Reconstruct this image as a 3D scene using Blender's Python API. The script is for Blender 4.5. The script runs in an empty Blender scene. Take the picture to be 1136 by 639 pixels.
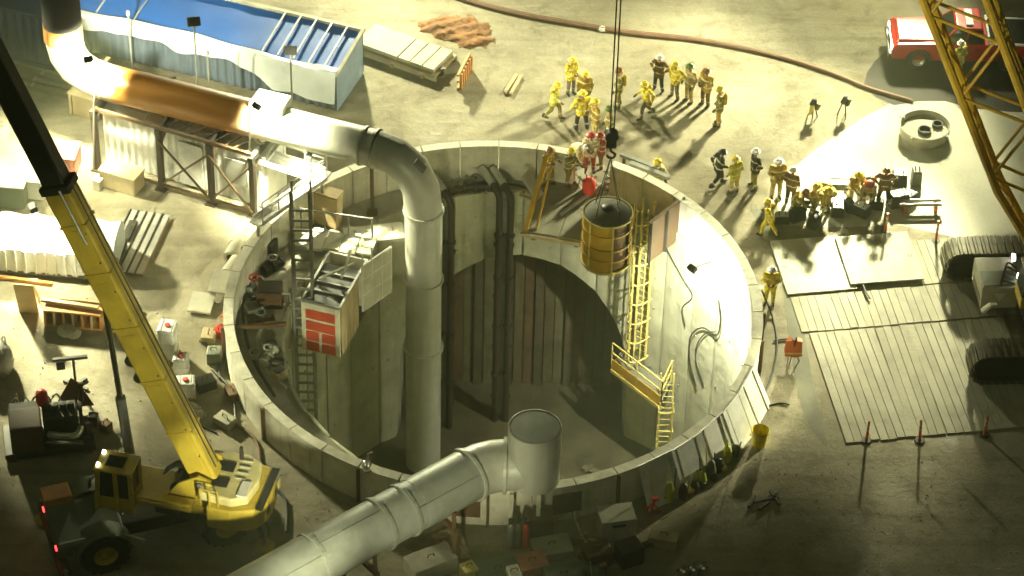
import bpy, bmesh, math, random
from mathutils import Vector, Matrix, Euler
random.seed(7)
S = bpy.context.scene
COL = S.collection
R = math.radians

# ------------------------------------------------------------------ camera
PW, PH = 1136.0, 639.0
DIST, DEP, ROLL = 110.0, R(40.2), R(1.5)
FPX = 31.0 * DIST
LOOK = Vector((0.64, 1.00, 1.5))
CAM_POS = LOOK + Vector((0, -math.cos(DEP), math.sin(DEP))) * DIST
cam = bpy.data.cameras.new('camera')
cam.sensor_width = 36.0
cam.lens = FPX / PW * 36.0
cam.clip_start = 1.0
cam.clip_end = 2000.0
cam_o = bpy.data.objects.new('camera', cam)
COL.objects.link(cam_o)
fwd = (LOOK - CAM_POS).normalized()
right = fwd.cross(Vector((0, 0, 1))).normalized()
up = right.cross(fwd)
q = Matrix.Rotation(-ROLL, 3, fwd)
right, up = q @ right, q @ up
RM = Matrix((right, up, -fwd)).transposed()
cam_o.matrix_world = Matrix.Translation(CAM_POS) @ RM.to_4x4()
S.camera = cam_o

def W(px, py, z=0.0):
    """photo pixel -> the point where its ray meets the level z"""
    d = fwd + right * ((px - PW / 2) / FPX) - up * ((py - PH / 2) / FPX)
    return CAM_POS + d * ((z - CAM_POS.z) / d.z)

def proj(p):
    d = Vector(p) - CAM_POS
    k = FPX / d.dot(fwd)
    return PW / 2 + d.dot(right) * k, PH / 2 - d.dot(up) * k

# ------------------------------------------------------------------ world, sky glow fill, exposure
wd = bpy.data.worlds.new('World')
S.world = wd
wd.use_nodes = True
nt = wd.node_tree
bg = nt.nodes['Background']
sky = nt.nodes.new('ShaderNodeTexSky')
sky.sky_type = 'NISHITA'
sky.sun_disc = False
sky.sun_elevation = R(-4)
sky.sun_rotation = R(150)
nt.links.new(sky.outputs[0], bg.inputs[0])
bg.inputs[1].default_value = 0.055
sun = bpy.data.lights.new('skyglow_fill', 'SUN')
sun.energy = 0.10  # broad soft sun added as a yellow-green city glow
sun.angle = R(70)
sun.color = (0.92, 1.0, 0.5)
sun_o = bpy.data.objects.new('skyglow_fill', sun)
COL.objects.link(sun_o)
sun_o.rotation_euler = (R(20), R(-12), 0)
S.view_settings.view_transform = 'Standard'
S.view_settings.look = 'None'
S.view_settings.gamma = 1.0
S.view_settings.exposure = 1.32
S.cycles.max_bounces = 5
S.cycles.diffuse_bounces = 3
S.cycles.glossy_bounces = 2
S.cycles.transmission_bounces = 2
S.cycles.volume_bounces = 0
LC = (1.0, 0.985, 0.61)          # the colour of the site floodlights

def spot(name, loc, target, power, size=70, blend=0.6, rad=0.15, col=LC, parent=None):
    l = bpy.data.lights.new(name, 'SPOT')
    l.energy = power
    l.spot_size = R(size)
    l.spot_blend = blend
    l.shadow_soft_size = rad
    l.color = col
    o = bpy.data.objects.new(name, l)
    COL.objects.link(o)
    o.location = loc
    o.rotation_euler = (Vector(target) - Vector(loc)).to_track_quat('-Z', 'Y').to_euler()
    return o

# ------------------------------------------------------------------ materials
MATS = {}
def mat(name, col, rough=0.65, metal=0.0, var=0.25, scale=2.0, bump=0.12, bscale=25.0,
        dirt=0.0, dcol=(0.12, 0.10, 0.06), dscale=1.3, streak=0.0, emit=None, estr=0.0, trans=0.0):
    if name in MATS:
        return MATS[name]
    m = bpy.data.materials.new(name)
    m.use_nodes = True
    t = m.node_tree
    N, L = t.nodes, t.links
    b = N['Principled BSDF']
    tc = N.new('ShaderNodeTexCoord')
    n1 = N.new('ShaderNodeTexNoise')
    n1.inputs['Scale'].default_value = scale
    n1.inputs['Detail'].default_value = 6
    n1.inputs['Roughness'].default_value = 0.62
    L.new(tc.outputs['Object'], n1.inputs['Vector'])
    mr = N.new('ShaderNodeMapRange')
    mr.inputs[1].default_value = 0.3
    mr.inputs[2].default_value = 0.7
    mr.inputs[3].default_value = 1.0 - var
    mr.inputs[4].default_value = 1.0 + var * 0.6
    L.new(n1.outputs[0], mr.inputs[0])
    mx = N.new('ShaderNodeMix')
    mx.data_type = 'RGBA'
    mx.blend_type = 'MULTIPLY'
    mx.inputs[0].default_value = 1.0
    mx.inputs[6].default_value = (*col, 1)
    L.new(mr.outputs[0], mx.inputs[7])
    out = mx.outputs[2]
    if dirt > 0:
        n2 = N.new('ShaderNodeTexNoise')
        n2.inputs['Scale'].default_value = dscale
        n2.inputs['Detail'].default_value = 8
        n2.inputs['Roughness'].default_value = 0.7
        L.new(tc.outputs['Object'], n2.inputs['Vector'])
        r2 = N.new('ShaderNodeMapRange')
        r2.inputs[1].default_value = 0.62 - 0.3 * dirt
        r2.inputs[2].default_value = 0.80 - 0.2 * dirt
        r2.inputs[4].default_value = min(0.9, dirt * 1.1)
        L.new(n2.outputs[0], r2.inputs[0])
        m2 = N.new('ShaderNodeMix')
        m2.data_type = 'RGBA'
        L.new(r2.outputs[0], m2.inputs[0])
        L.new(out, m2.inputs[6])
        m2.inputs[7].default_value = (*dcol, 1)
        out = m2.outputs[2]
    if streak > 0:
        mp = N.new('ShaderNodeMapping')
        mp.inputs['Scale'].default_value = (3.2, 3.2, 0.14)
        L.new(tc.outputs['Object'], mp.inputs[0])
        n4 = N.new('ShaderNodeTexNoise')
        n4.inputs['Scale'].default_value = 1.0
        n4.inputs['Detail'].default_value = 7
        n4.inputs['Roughness'].default_value = 0.7
        L.new(mp.outputs[0], n4.inputs['Vector'])
        r4 = N.new('ShaderNodeMapRange')
        r4.inputs[1].default_value = 0.50
        r4.inputs[2].default_value = 0.72
        r4.inputs[4].default_value = streak
        L.new(n4.outputs[0], r4.inputs[0])
        m4 = N.new('ShaderNodeMix')
        m4.data_type = 'RGBA'
        L.new(r4.outputs[0], m4.inputs[0])
        L.new(out, m4.inputs[6])
        m4.inputs[7].default_value = (*dcol, 1)
        out = m4.outputs[2]
    L.new(out, b.inputs['Base Color'])
    b.inputs['Roughness'].default_value = rough
    b.inputs['Metallic'].default_value = metal
    if trans:
        b.inputs['Transmission Weight'].default_value = trans
    if emit:
        b.inputs['Emission Color'].default_value = (*emit, 1)
        b.inputs['Emission Strength'].default_value = estr
    if bump > 0:
        n3 = N.new('ShaderNodeTexNoise')
        n3.inputs['Scale'].default_value = bscale
        n3.inputs['Detail'].default_value = 4
        L.new(tc.outputs['Object'], n3.inputs['Vector'])
        bp = N.new('ShaderNodeBump')
        bp.inputs['Strength'].default_value = bump
        bp.inputs['Distance'].default_value = 0.05
        L.new(n3.outputs[0], bp.inputs['Height'])
        L.new(bp.outputs[0], b.inputs['Normal'])
    MATS[name] = m
    return m

M_white = mat('white_paint', (0.72, 0.71, 0.66), 0.5, dirt=0.25)
M_cream = mat('cream_painted_steel', (0.70, 0.67, 0.54), 0.7, dirt=0.32, dcol=(0.20, 0.15, 0.085), dscale=0.9, streak=0.4, bump=0.3, bscale=7)
M_yel = mat('crane_yellow', (0.60, 0.45, 0.055), 0.45, var=0.3, scale=0.8, dirt=0.42, dcol=(0.20, 0.15, 0.05), dscale=0.9, streak=0.25)
M_yel2 = mat('bucket_yellow', (0.60, 0.36, 0.03), 0.5, dirt=0.30, dscale=3)
M_lad = mat('ladder_yellow', (0.72, 0.60, 0.18), 0.5, dirt=0.15)
M_lat = mat('boom_orange_yellow', (0.72, 0.45, 0.04), 0.45, dirt=0.28, dscale=0.7)
M_black = mat('black_rubber', (0.018, 0.018, 0.017), 0.7, dirt=0.25, dcol=(0.10, 0.09, 0.06))
M_dark = mat('dark_steel', (0.045, 0.043, 0.036), 0.5, 0.3, dirt=0.35)
M_blackboom = mat('black_boom_paint', (0.035, 0.033, 0.026), 0.45, dirt=0.3, dcol=(0.07, 0.06, 0.04))
M_rust = mat('rusty_steel', (0.15, 0.085, 0.04), 0.75, 0.2, var=0.5, dirt=0.5, dcol=(0.07, 0.04, 0.02))
M_brown = mat('brown_steel', (0.11, 0.068, 0.035), 0.6, dirt=0.4)
M_grey = mat('grey_steel', (0.30, 0.30, 0.27), 0.45, 0.35, dirt=0.3)
M_duct = mat('duct_grey_paint', (0.55, 0.55, 0.48), 0.42, 0.1, var=0.12, dirt=0.3, dcol=(0.26, 0.22, 0.13), dscale=0.8, streak=0.3, bump=0.25, bscale=2.2)
M_duct2 = mat('galvanised_duct', (0.40, 0.42, 0.37), 0.45, 0.15, var=0.15, dirt=0.4, dcol=(0.2, 0.18, 0.12), dscale=0.9, streak=0.3, bump=0.3, bscale=2.0)
M_ductbrown = mat('brown_duct_paint', (0.33, 0.17, 0.05), 0.45, 0.1, var=0.3, dirt=0.35, dcol=(0.12, 0.06, 0.02), dscale=0.9)
M_cover = mat('matt_black_cover', (0.012, 0.012, 0.012), 0.95)
M_riser = mat('dark_riser_steel', (0.055, 0.04, 0.028), 0.6, 0.3, var=0.4, dirt=0.35, dcol=(0.10, 0.055, 0.025))
M_wood = mat('bare_timber', (0.42, 0.28, 0.13), 0.8, var=0.4, dirt=0.25)
M_ply = mat('plywood', (0.50, 0.38, 0.20), 0.8, var=0.25, dirt=0.2)
M_orange = mat('orange_plastic', (0.75, 0.16, 0.02), 0.5, dirt=0.1)
M_red = mat('red_plastic', (0.62, 0.05, 0.03), 0.45, dirt=0.1)
M_redpaint = mat('red_car_paint', (0.42, 0.022, 0.015), 0.22, var=0.1, bump=0.0)
M_glass = mat('dark_glass', (0.015, 0.02, 0.02), 0.08, var=0.05, bump=0.0)
M_chrome = mat('chrome', (0.7, 0.7, 0.68), 0.15, 1.0, var=0.1, bump=0.0)
M_silver = mat('galvanised_sheet', (0.62, 0.62, 0.58), 0.35, 0.5, var=0.2, dirt=0.15)
M_blue = mat('blue_tarpaulin', (0.010, 0.10, 0.44), 0.6, var=0.12, bump=0.15, bscale=3)
M_whitetarp = mat('white_tarpaulin', (0.62, 0.66, 0.68), 0.55, var=0.12, bump=0.4, bscale=4)
M_bluebox = mat('blue_container_paint', (0.05, 0.085, 0.15), 0.55, dirt=0.4)
M_greybox = mat('grey_container_paint', (0.10, 0.13, 0.18), 0.6, dirt=0.35)
M_green = mat('green_grey_paint', (0.13, 0.15, 0.10), 0.5, dirt=0.35)
M_conc = mat('weathered_concrete', (0.36, 0.34, 0.26), 0.85, var=0.3, dirt=0.3, bump=0.3)
M_conc2 = mat('pale_concrete', (0.46, 0.44, 0.35), 0.85, var=0.25, dirt=0.25, bump=0.25)
M_lens = mat('lamp_lens', (1, 1, 0.9), 0.3, var=0, bump=0, emit=(1, 0.95, 0.7), estr=12.0)
M_taillens = mat('red_tail_lens', (0.6, 0.02, 0.02), 0.3, var=0, bump=0, emit=(1, 0.03, 0.03), estr=4.0)
M_headlens = mat('white_lamp_lens', (0.9, 0.9, 0.85), 0.2, var=0, bump=0, emit=(1, 0.98, 0.85), estr=3.0)
M_pallet = mat('orange_brown_timber', (0.50, 0.24, 0.07), 0.8, var=0.4)
M_tan = mat('tan_paint', (0.42, 0.34, 0.20), 0.7, dirt=0.3)
M_pink = mat('faded_red_paint', (0.50, 0.20, 0.14), 0.6, dirt=0.2)
M_redpanel = mat('hoist_red_panel', (0.55, 0.085, 0.04), 0.55, dirt=0.15)

# ------------------------------------------------------------------ mesh helpers
def rotz(a):
    return Matrix.Rotation(a, 3, 'Z')

class MB:
    def __init__(s):
        s.v, s.f, s.m = [], [], []
    def add(s, vs, fs, mi=0):
        o = len(s.v)
        s.v += [tuple(v) for v in vs]
        s.f += [tuple(i + o for i in f) for f in fs]
        s.m += [mi] * len(fs)
        return s
    def box(s, c, d, rot=None, mi=0, taper=None):
        c = Vector(c)
        hx, hy, hz = d[0] / 2, d[1] / 2, d[2] / 2
        vs = []
        for sz in (-1, 1):
            for sx, sy in ((-1, -1), (1, -1), (1, 1), (-1, 1)):
                k = taper if (taper and sz > 0) else (1, 1)
                p = Vector((sx * hx * k[0], sy * hy * k[1], sz * hz))
                if rot is not None:
                    p = rot @ p
                vs.append(c + p)
        return s.add(vs, [(3, 2, 1, 0), (4, 5, 6, 7), (0, 1, 5, 4), (1, 2, 6, 5), (2, 3, 7, 6), (3, 0, 4, 7)], mi)
    def bar(s, a, b, w, h=None, upv=(0, 0, 1), mi=0):
        a, b = Vector(a), Vector(b)
        h = h or w
        d = (b - a)
        L = d.length
        if L < 1e-6:
            return s
        d.normalize()
        u = Vector(upv)
        if abs(d.dot(u)) > 0.98:
            u = Vector((1, 0, 0))
        sd = d.cross(u).normalized()
        u = sd.cross(d)
        rot = Matrix((d, sd, u)).transposed()
        return s.box((a + b) / 2, (L, w, h), rot, mi)
    def tube(s, pts, r, n=10, caps=True, mi=0, closed=False):
        pts = [Vector(p) for p in pts]
        k = len(pts)
        rs = r if isinstance(r, (list, tuple)) else [r] * k
        ref = None
        rings = []
        for i, p in enumerate(pts):
            if i == 0:
                d = pts[1] - p
            elif i == k - 1:
                d = p - pts[i - 1]
            else:
                d = (pts[i + 1] - p).normalized() + (p - pts[i - 1]).normalized()
            if d.length < 1e-9:
                d = Vector((0, 0, 1))
            d.normalize()
            if ref is None:
                ref = Vector((0, 0, 1)) if abs(d.z) < 0.9 else Vector((1, 0, 0))
            sd = d.cross(ref).normalized()
            ref = sd.cross(d).normalized()
            rings.append([p + (sd * math.cos(2 * math.pi * j / n) + ref * math.sin(2 * math.pi * j / n)) * rs[i] for j in range(n)])
        vs = [v for rg in rings for v in rg]
        fs = []
        for i in range(k - 1):
            for j in range(n):
                j2 = (j + 1) % n
                fs.append((i * n + j2, i * n + j, (i + 1) * n + j, (i + 1) * n + j2))
        if caps:
            fs.append(tuple(range(n)))
            fs.append(tuple((k - 1) * n + j for j in reversed(range(n))))
        return s.add(vs, fs, mi)
    def lathe(s, prof, n=20, c=(0, 0, 0), rot=None, mi=0, a0=0.0, a1=2 * math.pi):
        c = Vector(c)
        full = abs(a1 - a0 - 2 * math.pi) < 1e-6
        k = n if full else n + 1
        vs = []
        for (r, z) in prof:
            for j in range(k):
                a = a0 + (a1 - a0) * j / n
                p = Vector((r * math.cos(a), r * math.sin(a), z))
                if rot is not None:
                    p = rot @ p
                vs.append(c + p)
        fs = []
        for i in range(len(prof) - 1):
            for j in range(n):
                j2 = (j + 1) % k
                fs.append((i * k + j, i * k + j2, (i + 1) * k + j2, (i + 1) * k + j))
        return s.add(vs, fs, mi)
    def prism(s, poly, z0, z1, mi=0, M=None):
        """poly in x,y pushed from z0 to z1 (M: matrix applied afterwards)"""
        n = len(poly)
        vs = [Vector((x, y, z0)) for x, y in poly] + [Vector((x, y, z1)) for x, y in poly]
        if M is not None:
            vs = [M @ v for v in vs]
        fs = [tuple(reversed(range(n))), tuple(range(n, 2 * n))]
        for i in range(n):
            j = (i + 1) % n
            fs.append((i, j, n + j, n + i))
        return s.add(vs, fs, mi)
    def mesh(s, name, mats, smooth=None):
        me = bpy.data.meshes.new(name)
        me.from_pydata(s.v, [], s.f)
        for m in (mats if isinstance(mats, (list, tuple)) else [mats]):
            me.materials.append(m)
        if any(s.m):
            me.polygons.foreach_set('material_index', s.m)
        if smooth is not None:
            me.polygons.foreach_set('use_smooth', [True] * len(me.polygons))
            try:
                me.set_sharp_from_angle(angle=R(smooth))
            except Exception:
                pass
        me.update()
        return me
    def build(s, name, mats, parent=None, smooth=None, bevel=0.0, segs=2):
        o = bpy.data.objects.new(name, s.mesh(name, mats, smooth))
        COL.objects.link(o)
        if parent is not None:
            o.parent = parent
        if bevel > 0:
            b = o.modifiers.new('bevel', 'BEVEL')
            b.width = bevel
            b.segments = segs
            b.limit_method = 'ANGLE'
            b.angle_limit = R(35)
        return o

def tag(o, label=None, cat=None, group=None, kind=None):
    if label: o['label'] = label
    if cat: o['category'] = cat
    if group: o['group'] = group
    if kind: o['kind'] = kind
    return o

def thing(name, label, cat, loc=(0, 0, 0), rz=0.0, group=None):
    o = bpy.data.objects.new(name, None)
    o.empty_display_size = 0.3
    COL.objects.link(o)
    o.location = loc
    o.rotation_euler = (0, 0, rz)
    return tag(o, label, cat, group)

def copy_tree(o, parent=None):
    c = o.copy()
    COL.objects.link(c)
    if parent is not None:
        c.parent = parent
    for ch in list(o.children):
        copy_tree(ch, c)
    return c

def yaw_of(a, b):
    d = Vector(b) - Vector(a)
    return math.atan2(d.y, d.x)

def arc(c, a, b, n):
    """points from a to b bending around corner c (quadratic)"""
    a, b, c = Vector(a), Vector(b), Vector(c)
    return [(1 - t) ** 2 * a + 2 * t * (1 - t) * c + t * t * b for t in [i / n for i in range(n + 1)]]

def bezier(pts, n=8):
    """smooth Catmull-Rom line through the points"""
    P = [Vector(p) for p in pts]
    P = [P[0] * 2 - P[1]] + P + [P[-1] * 2 - P[-2]]
    out = []
    for i in range(1, len(P) - 2):
        for k in range(n):
            t = k / n
            a, b, c, d = P[i - 1], P[i], P[i + 1], P[i + 2]
            out.append(0.5 * ((2 * b) + (c - a) * t + (2 * a - 5 * b + 4 * c - d) * t * t + (3 * b - a - 3 * c + d) * t ** 3))
    out.append(P[-2])
    return out

# ================================================================== THE SETTING
RC, RO, RI = 9.55, 9.55, 9.24        # collar ring (centre 0,0)
SC, SR = Vector((1.0, 0.0, 0)), 8.42   # shaft (centre offset to the right)
ZC = 1.5                              # collar top
ZF = -11.4                            # shaft floor

def ground_material():
    m = bpy.data.materials.new('compacted_site_dirt')
    m.use_nodes = True
    t = m.node_tree
    N, L = t.nodes, t.links
    b = N['Principled BSDF']
    b.inputs['Roughness'].default_value = 0.92
    g = N.new('ShaderNodeNewGeometry')
    def noise(sc, det, rough=0.6, dist=0.0, vec=None):
        n = N.new('ShaderNodeTexNoise')
        n.inputs['Scale'].default_value = sc
        n.inputs['Detail'].default_value = det
        n.inputs['Roughness'].default_value = rough
        n.inputs['Distortion'].default_value = dist
        L.new(vec or g.outputs['Position'], n.inputs['Vector'])
        return n
    def ramp(src, stops):
        r = N.new('ShaderNodeValToRGB')
        r.color_ramp.elements[0].position, r.color_ramp.elements[0].color = stops[0][0], (*stops[0][1], 1)
        r.color_ramp.elements[1].position, r.color_ramp.elements[1].color = stops[-1][0], (*stops[-1][1], 1)
        for p, c in stops[1:-1]:
            e = r.color_ramp.elements.new(p)
            e.color = (*c, 1)
        L.new(src, r.inputs[0])
        return r
    def mix(f, a, bb, mode='MIX'):
        x = N.new('ShaderNodeMix')
        x.data_type = 'RGBA'
        x.blend_type = mode
        if isinstance(f, float): x.inputs[0].default_value = f
        else: L.new(f, x.inputs[0])
        L.new(a, x.inputs[6])
        L.new(bb, x.inputs[7])
        return x.outputs[2]
    big = ramp(noise(0.16, 5, 0.6, 0.4).outputs[0], [(0.34, (0.215, 0.185, 0.125)), (0.52, (0.295, 0.265, 0.195)), (0.68, (0.35, 0.32, 0.25))])
    med = ramp(noise(1.1, 8, 0.72, 0.8).outputs[0], [(0.33, (0.62, 0.60, 0.55)), (0.50, (0.97, 0.97, 0.96)), (0.72, (1.12, 1.11, 1.08))])
    c = mix(1.0, big.outputs[0], med.outputs[0], 'MULTIPLY')
    fine = ramp(noise(9, 6, 0.75).outputs[0], [(0.3, (0.74, 0.73, 0.70)), (0.7, (1.12, 1.12, 1.1))])
    c = mix(1.0, c, fine.outputs[0], 'MULTIPLY')
    # tyre sweeps: stretched, bent noise
    mp = N.new('ShaderNodeMapping')
    mp.inputs['Rotation'].default_value = (0, 0, R(-24))
    mp.inputs['Scale'].default_value = (0.10, 2.1, 1)
    L.new(g.outputs['Position'], mp.inputs[0])
    tr = ramp(noise(1.0, 4, 0.6, 0.35, mp.outputs[0]).outputs[0], [(0.36, (0.76, 0.74, 0.68)), (0.5, (1, 1, 1)), (0.66, (1.06, 1.05, 1.03))])
    c = mix(0.75, c, mix(1.0, c, tr.outputs[0], 'MULTIPLY'))
    # damp, muddy patches
    wet = ramp(noise(0.33, 7, 0.66, 1.1).outputs[0], [(0.56, (0, 0, 0)), (0.74, (1, 1, 1))])
    mud = N.new('ShaderNodeRGB')
    mud.outputs[0].default_value = (0.145, 0.12, 0.075, 1)
    f = N.new('ShaderNodeMath')
    f.operation = 'MULTIPLY'
    f.inputs[1].default_value = 0.6
    L.new(wet.outputs[0], f.inputs[0])
    c = mix(f.outputs[0], c, mud.outputs[0])
    # tyre tracks: pairs of long arcs, broken up by noise
    sx = N.new('ShaderNodeSeparateXYZ')
    brk = noise(0.9, 5, 0.7).outputs[0]
    for (cx, cy, rads) in ((30, -34, (34.0, 36.1, 41.5, 43.6)), (-40, -2, (21.0, 23.0, 26.4, 28.4)), (4, 60, (38.5, 40.5, 43.2)), (0, 0, (12.6, 14.7))):
        vd = N.new('ShaderNodeVectorMath')
        vd.operation = 'DISTANCE'
        vd.inputs[1].default_value = (cx, cy, 0)
        L.new(g.outputs['Position'], vd.inputs[0])
        for r_ in rads:
            s1 = N.new('ShaderNodeMath'); s1.operation = 'SUBTRACT'; s1.inputs[1].default_value = r_
            L.new(vd.outputs['Value'], s1.inputs[0])
            s2 = N.new('ShaderNodeMath'); s2.operation = 'ABSOLUTE'
            L.new(s1.outputs[0], s2.inputs[0])
            s3 = N.new('ShaderNodeMapRange'); s3.inputs[1].default_value = 0.14; s3.inputs[2].default_value = 0.30; s3.inputs[3].default_value = 1.0; s3.inputs[4].default_value = 0.0
            L.new(s2.outputs[0], s3.inputs[0])
            s4 = N.new('ShaderNodeMapRange'); s4.inputs[1].default_value = 0.42; s4.inputs[2].default_value = 0.62; s4.inputs[4].default_value = 0.5
            L.new(brk, s4.inputs[0])
            s5 = N.new('ShaderNodeMath'); s5.operation = 'MULTIPLY'
            L.new(s3.outputs[0], s5.inputs[0]); L.new(s4.outputs[0], s5.inputs[1])
            c = mix(s5.outputs[0], c, mud.outputs[0])
    L.new(c, b.inputs['Base Color'])
    rw = N.new('ShaderNodeMapRange'); rw.inputs[3].default_value = 0.93; rw.inputs[4].default_value = 0.45
    L.new(wet.outputs[0], rw.inputs[0])
    L.new(rw.outputs[0], b.inputs['Roughness'])
    bp = N.new('ShaderNodeBump')
    bp.inputs['Strength'].default_value = 0.5
    bp.inputs['Distance'].default_value = 0.08
    L.new(noise(3.5, 9, 0.7, 0.5).outputs[0], bp.inputs['Height'])
    L.new(bp.outputs[0], b.inputs['Normal'])
    return m
M_ground = ground_material()

def ring_faces(outer, inner):
    n = len(outer)
    return outer + inner, [(i, (i + 1) % n, n + (i + 1) % n, n + i) for i in range(n)]

NG = 96
def circ(c, r, n=NG, z=0.0):
    return [(c[0] + r * math.cos(2 * math.pi * i / n), c[1] + r * math.sin(2 * math.pi * i / n), z) for i in range(n)]
gm = MB()
rad = [RO - 0.15, 11, 14, 20, 40, 120, 600]
rings = [circ((0, 0), r) for r in rad]
for a, b in zip(rings[:-1], rings[1:]):
    gm.add(*ring_faces(b, a))
tag(gm.build('ground', M_ground), kind='structure')

# the ledge between collar and shaft edge, a recessed concrete shelf
lm_ = MB()
lm_.add(*ring_faces(circ((0, 0), RI + 0.1, z=-0.05), circ(SC, SR + 0.02, z=-0.05)))
tag(lm_.build('shaft_ledge', M_conc), kind='structure')

# ---- shaft floor
M_mud = mat('shaded_mud_floor', (0.095, 0.082, 0.045), 0.6, var=0.5, scale=0.8, dirt=0.4, bump=0.6, bscale=3)  # mud colour darkened to carry the back wall's shade across the floor
fm = MB()
fm.add(circ(SC, SR + 3.2, z=ZF), [tuple(range(NG))])
tag(fm.build('shaft_floor', M_mud), kind='structure')

# ---- shaft lining: one panel each, with open joints; the tunnel mouth is cut out of the far panels
PXC, PHW, PTOP, PSPR = 0.75, 4.45, -3.1, -7.8     # portal centre x, half width, crown z, springing z
def arch_top(x):
    u = (x - PXC) / PHW
    if abs(u) >= 1: return None
    return PSPR + (PTOP - PSPR) * math.sqrt(1 - u * u)

def wall_material():
    m = mat('shaft_concrete_lining', (0.50, 0.50, 0.345), 0.85, var=0.35, scale=0.7, dirt=0.42, dcol=(0.23, 0.215, 0.125), dscale=0.5, streak=0.6, bump=1.0, bscale=2.6)
    return m
M_lining = wall_material()
sw = bpy.data.objects.new('shaft_wall', None)
COL.objects.link(sw)
tag(sw, kind='structure')
bk = MB()
for i in range(180):
    a0, a1 = 2 * math.pi * i / 180, 2 * math.pi * (i + 1) / 180
    am = (a0 + a1) / 2
    r_ = SR + 0.09
    p = lambda a, z: (SC.x + r_ * math.cos(a), r_ * math.sin(a), z)
    zb = [ZF, ZF]
    if math.sin(am) > 0:
        for j, a in enumerate((a0, a1)):
            t_ = arch_top(SC.x + r_ * math.cos(a))
            if t_ is not None: zb[j] = t_
    bk.add([p(a0, zb[0]), p(a1, zb[1]), p(a1, -0.06), p(a0, -0.06)], [(1, 0, 3, 2)])
bk.build('backing', M_conc, sw)
NP = 36
for k in range(NP):
    b = MB()
    a0, a1 = 2 * math.pi * (k + 0.025) / NP, 2 * math.pi * (k + 0.975) / NP
    NS = 6
    rr = SR + random.uniform(-0.02, 0.03)
    vs, fs = [], []
    for j in range(NS + 1):
        a = a0 + (a1 - a0) * j / NS
        x, y = SC.x + rr * math.cos(a), rr * math.sin(a)
        zb = ZF
        if y > 0:
            t_ = arch_top(x)
            if t_ is not None: zb = t_
        e = 0.05 if j in (0, NS) else 0.0
        x2, y2 = SC.x + (rr + 0.12) * math.cos(a), (rr + 0.12) * math.sin(a)
        xi, yi = SC.x + (rr + e) * math.cos(a), (rr + e) * math.sin(a)
        vs += [(xi, yi, zb), (xi, yi, 0.02), (x2, y2, zb), (x2, y2, 0.02)]
    for j in range(NS):
        o = j * 4
        fs += [(o, o + 1, o + 5, o + 4), (o + 1, o + 3, o + 7, o + 5), (o + 2, o, o + 4, o + 6)]
    fs += [(0, 2, 3, 1), (NS * 4, NS * 4 + 1, NS * 4 + 3, NS * 4 + 2)]
    b.add(vs, fs)
    b.build('wall_panel', M_lining, sw, smooth=30)

# ---- tunnel mouth: soffit, headwall of soldier piles with timber lagging
tp = thing('tunnel_portal', 'dark arched tunnel mouth in the far shaft wall with upright brown piles', 'tunnel', (PXC, 8.0, ZF))
so = MB()
vs, fs = [], []
NA = 40
pl = [(-PHW, ZF)] + [(PHW * math.sin(-math.pi / 2 + math.pi * i / NA), PSPR + (PTOP - PSPR) * math.cos(-math.pi / 2 + math.pi * i / NA)) for i in range(NA + 1)] + [(PHW, ZF)]
for x, z in pl:
    yw = math.sqrt(max(0.1, (SR + 0.1) ** 2 - (PXC + x - SC.x) ** 2))
    vs += [(x, yw - 8.0 - 0.02, z - ZF), (x, 10.6 - 8.0, z - ZF)]
for i in range(len(pl) - 1):
    fs.append((2 * i, 2 * i + 1, 2 * i + 3, 2 * i + 2))
so.add(vs, fs)
so.build('soffit', M_lining, tp, smooth=40)
M_lag = mat('old_timber_lagging', (0.14, 0.115, 0.06), 0.85, var=0.5, scale=1.5, dirt=0.3)
M_lag2 = mat('rusty_soldier_pile', (0.125, 0.10, 0.058), 0.7, 0.1, var=0.5, dirt=0.3)
M_lag3 = mat('reddish_timber_lagging', (0.155, 0.095, 0.05), 0.85, var=0.5, scale=1.5, dirt=0.3)
M_lag4 = mat('olive_timber_lagging', (0.155, 0.14, 0.075), 0.85, var=0.5, scale=1.5, dirt=0.3)
npl = 22
for i in range(npl):
    x0 = -PHW + 2 * PHW * i / npl
    x1 = -PHW + 2 * PHW * (i + 1) / npl
    xm = (x0 + x1) / 2
    h0 = arch_top(PXC + xm)
    if h0 is None: continue
    h = h0 - ZF + 0.25
    if i % 3 == 1:
        b = MB().box((xm, 2.25, h / 2), (0.24, 0.20, h))
        b.box((xm, 2.16, h / 2), (0.34, 0.04, h))
        b.build('soldier_pile', M_lag2, tp)
    else:
        MB().box((xm, 2.35 + random.uniform(-0.06, 0.06), h / 2), (x1 - x0 - 0.03, 0.12, h)).build('lagging_board', (M_lag, M_lag3, M_lag4)[(i * 5) % 7 % 3], tp)
MB().box((0, 2.5, 3.9), (2 * PHW, 0.06, 7.9)).build('headwall', M_dark, tp)

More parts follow.
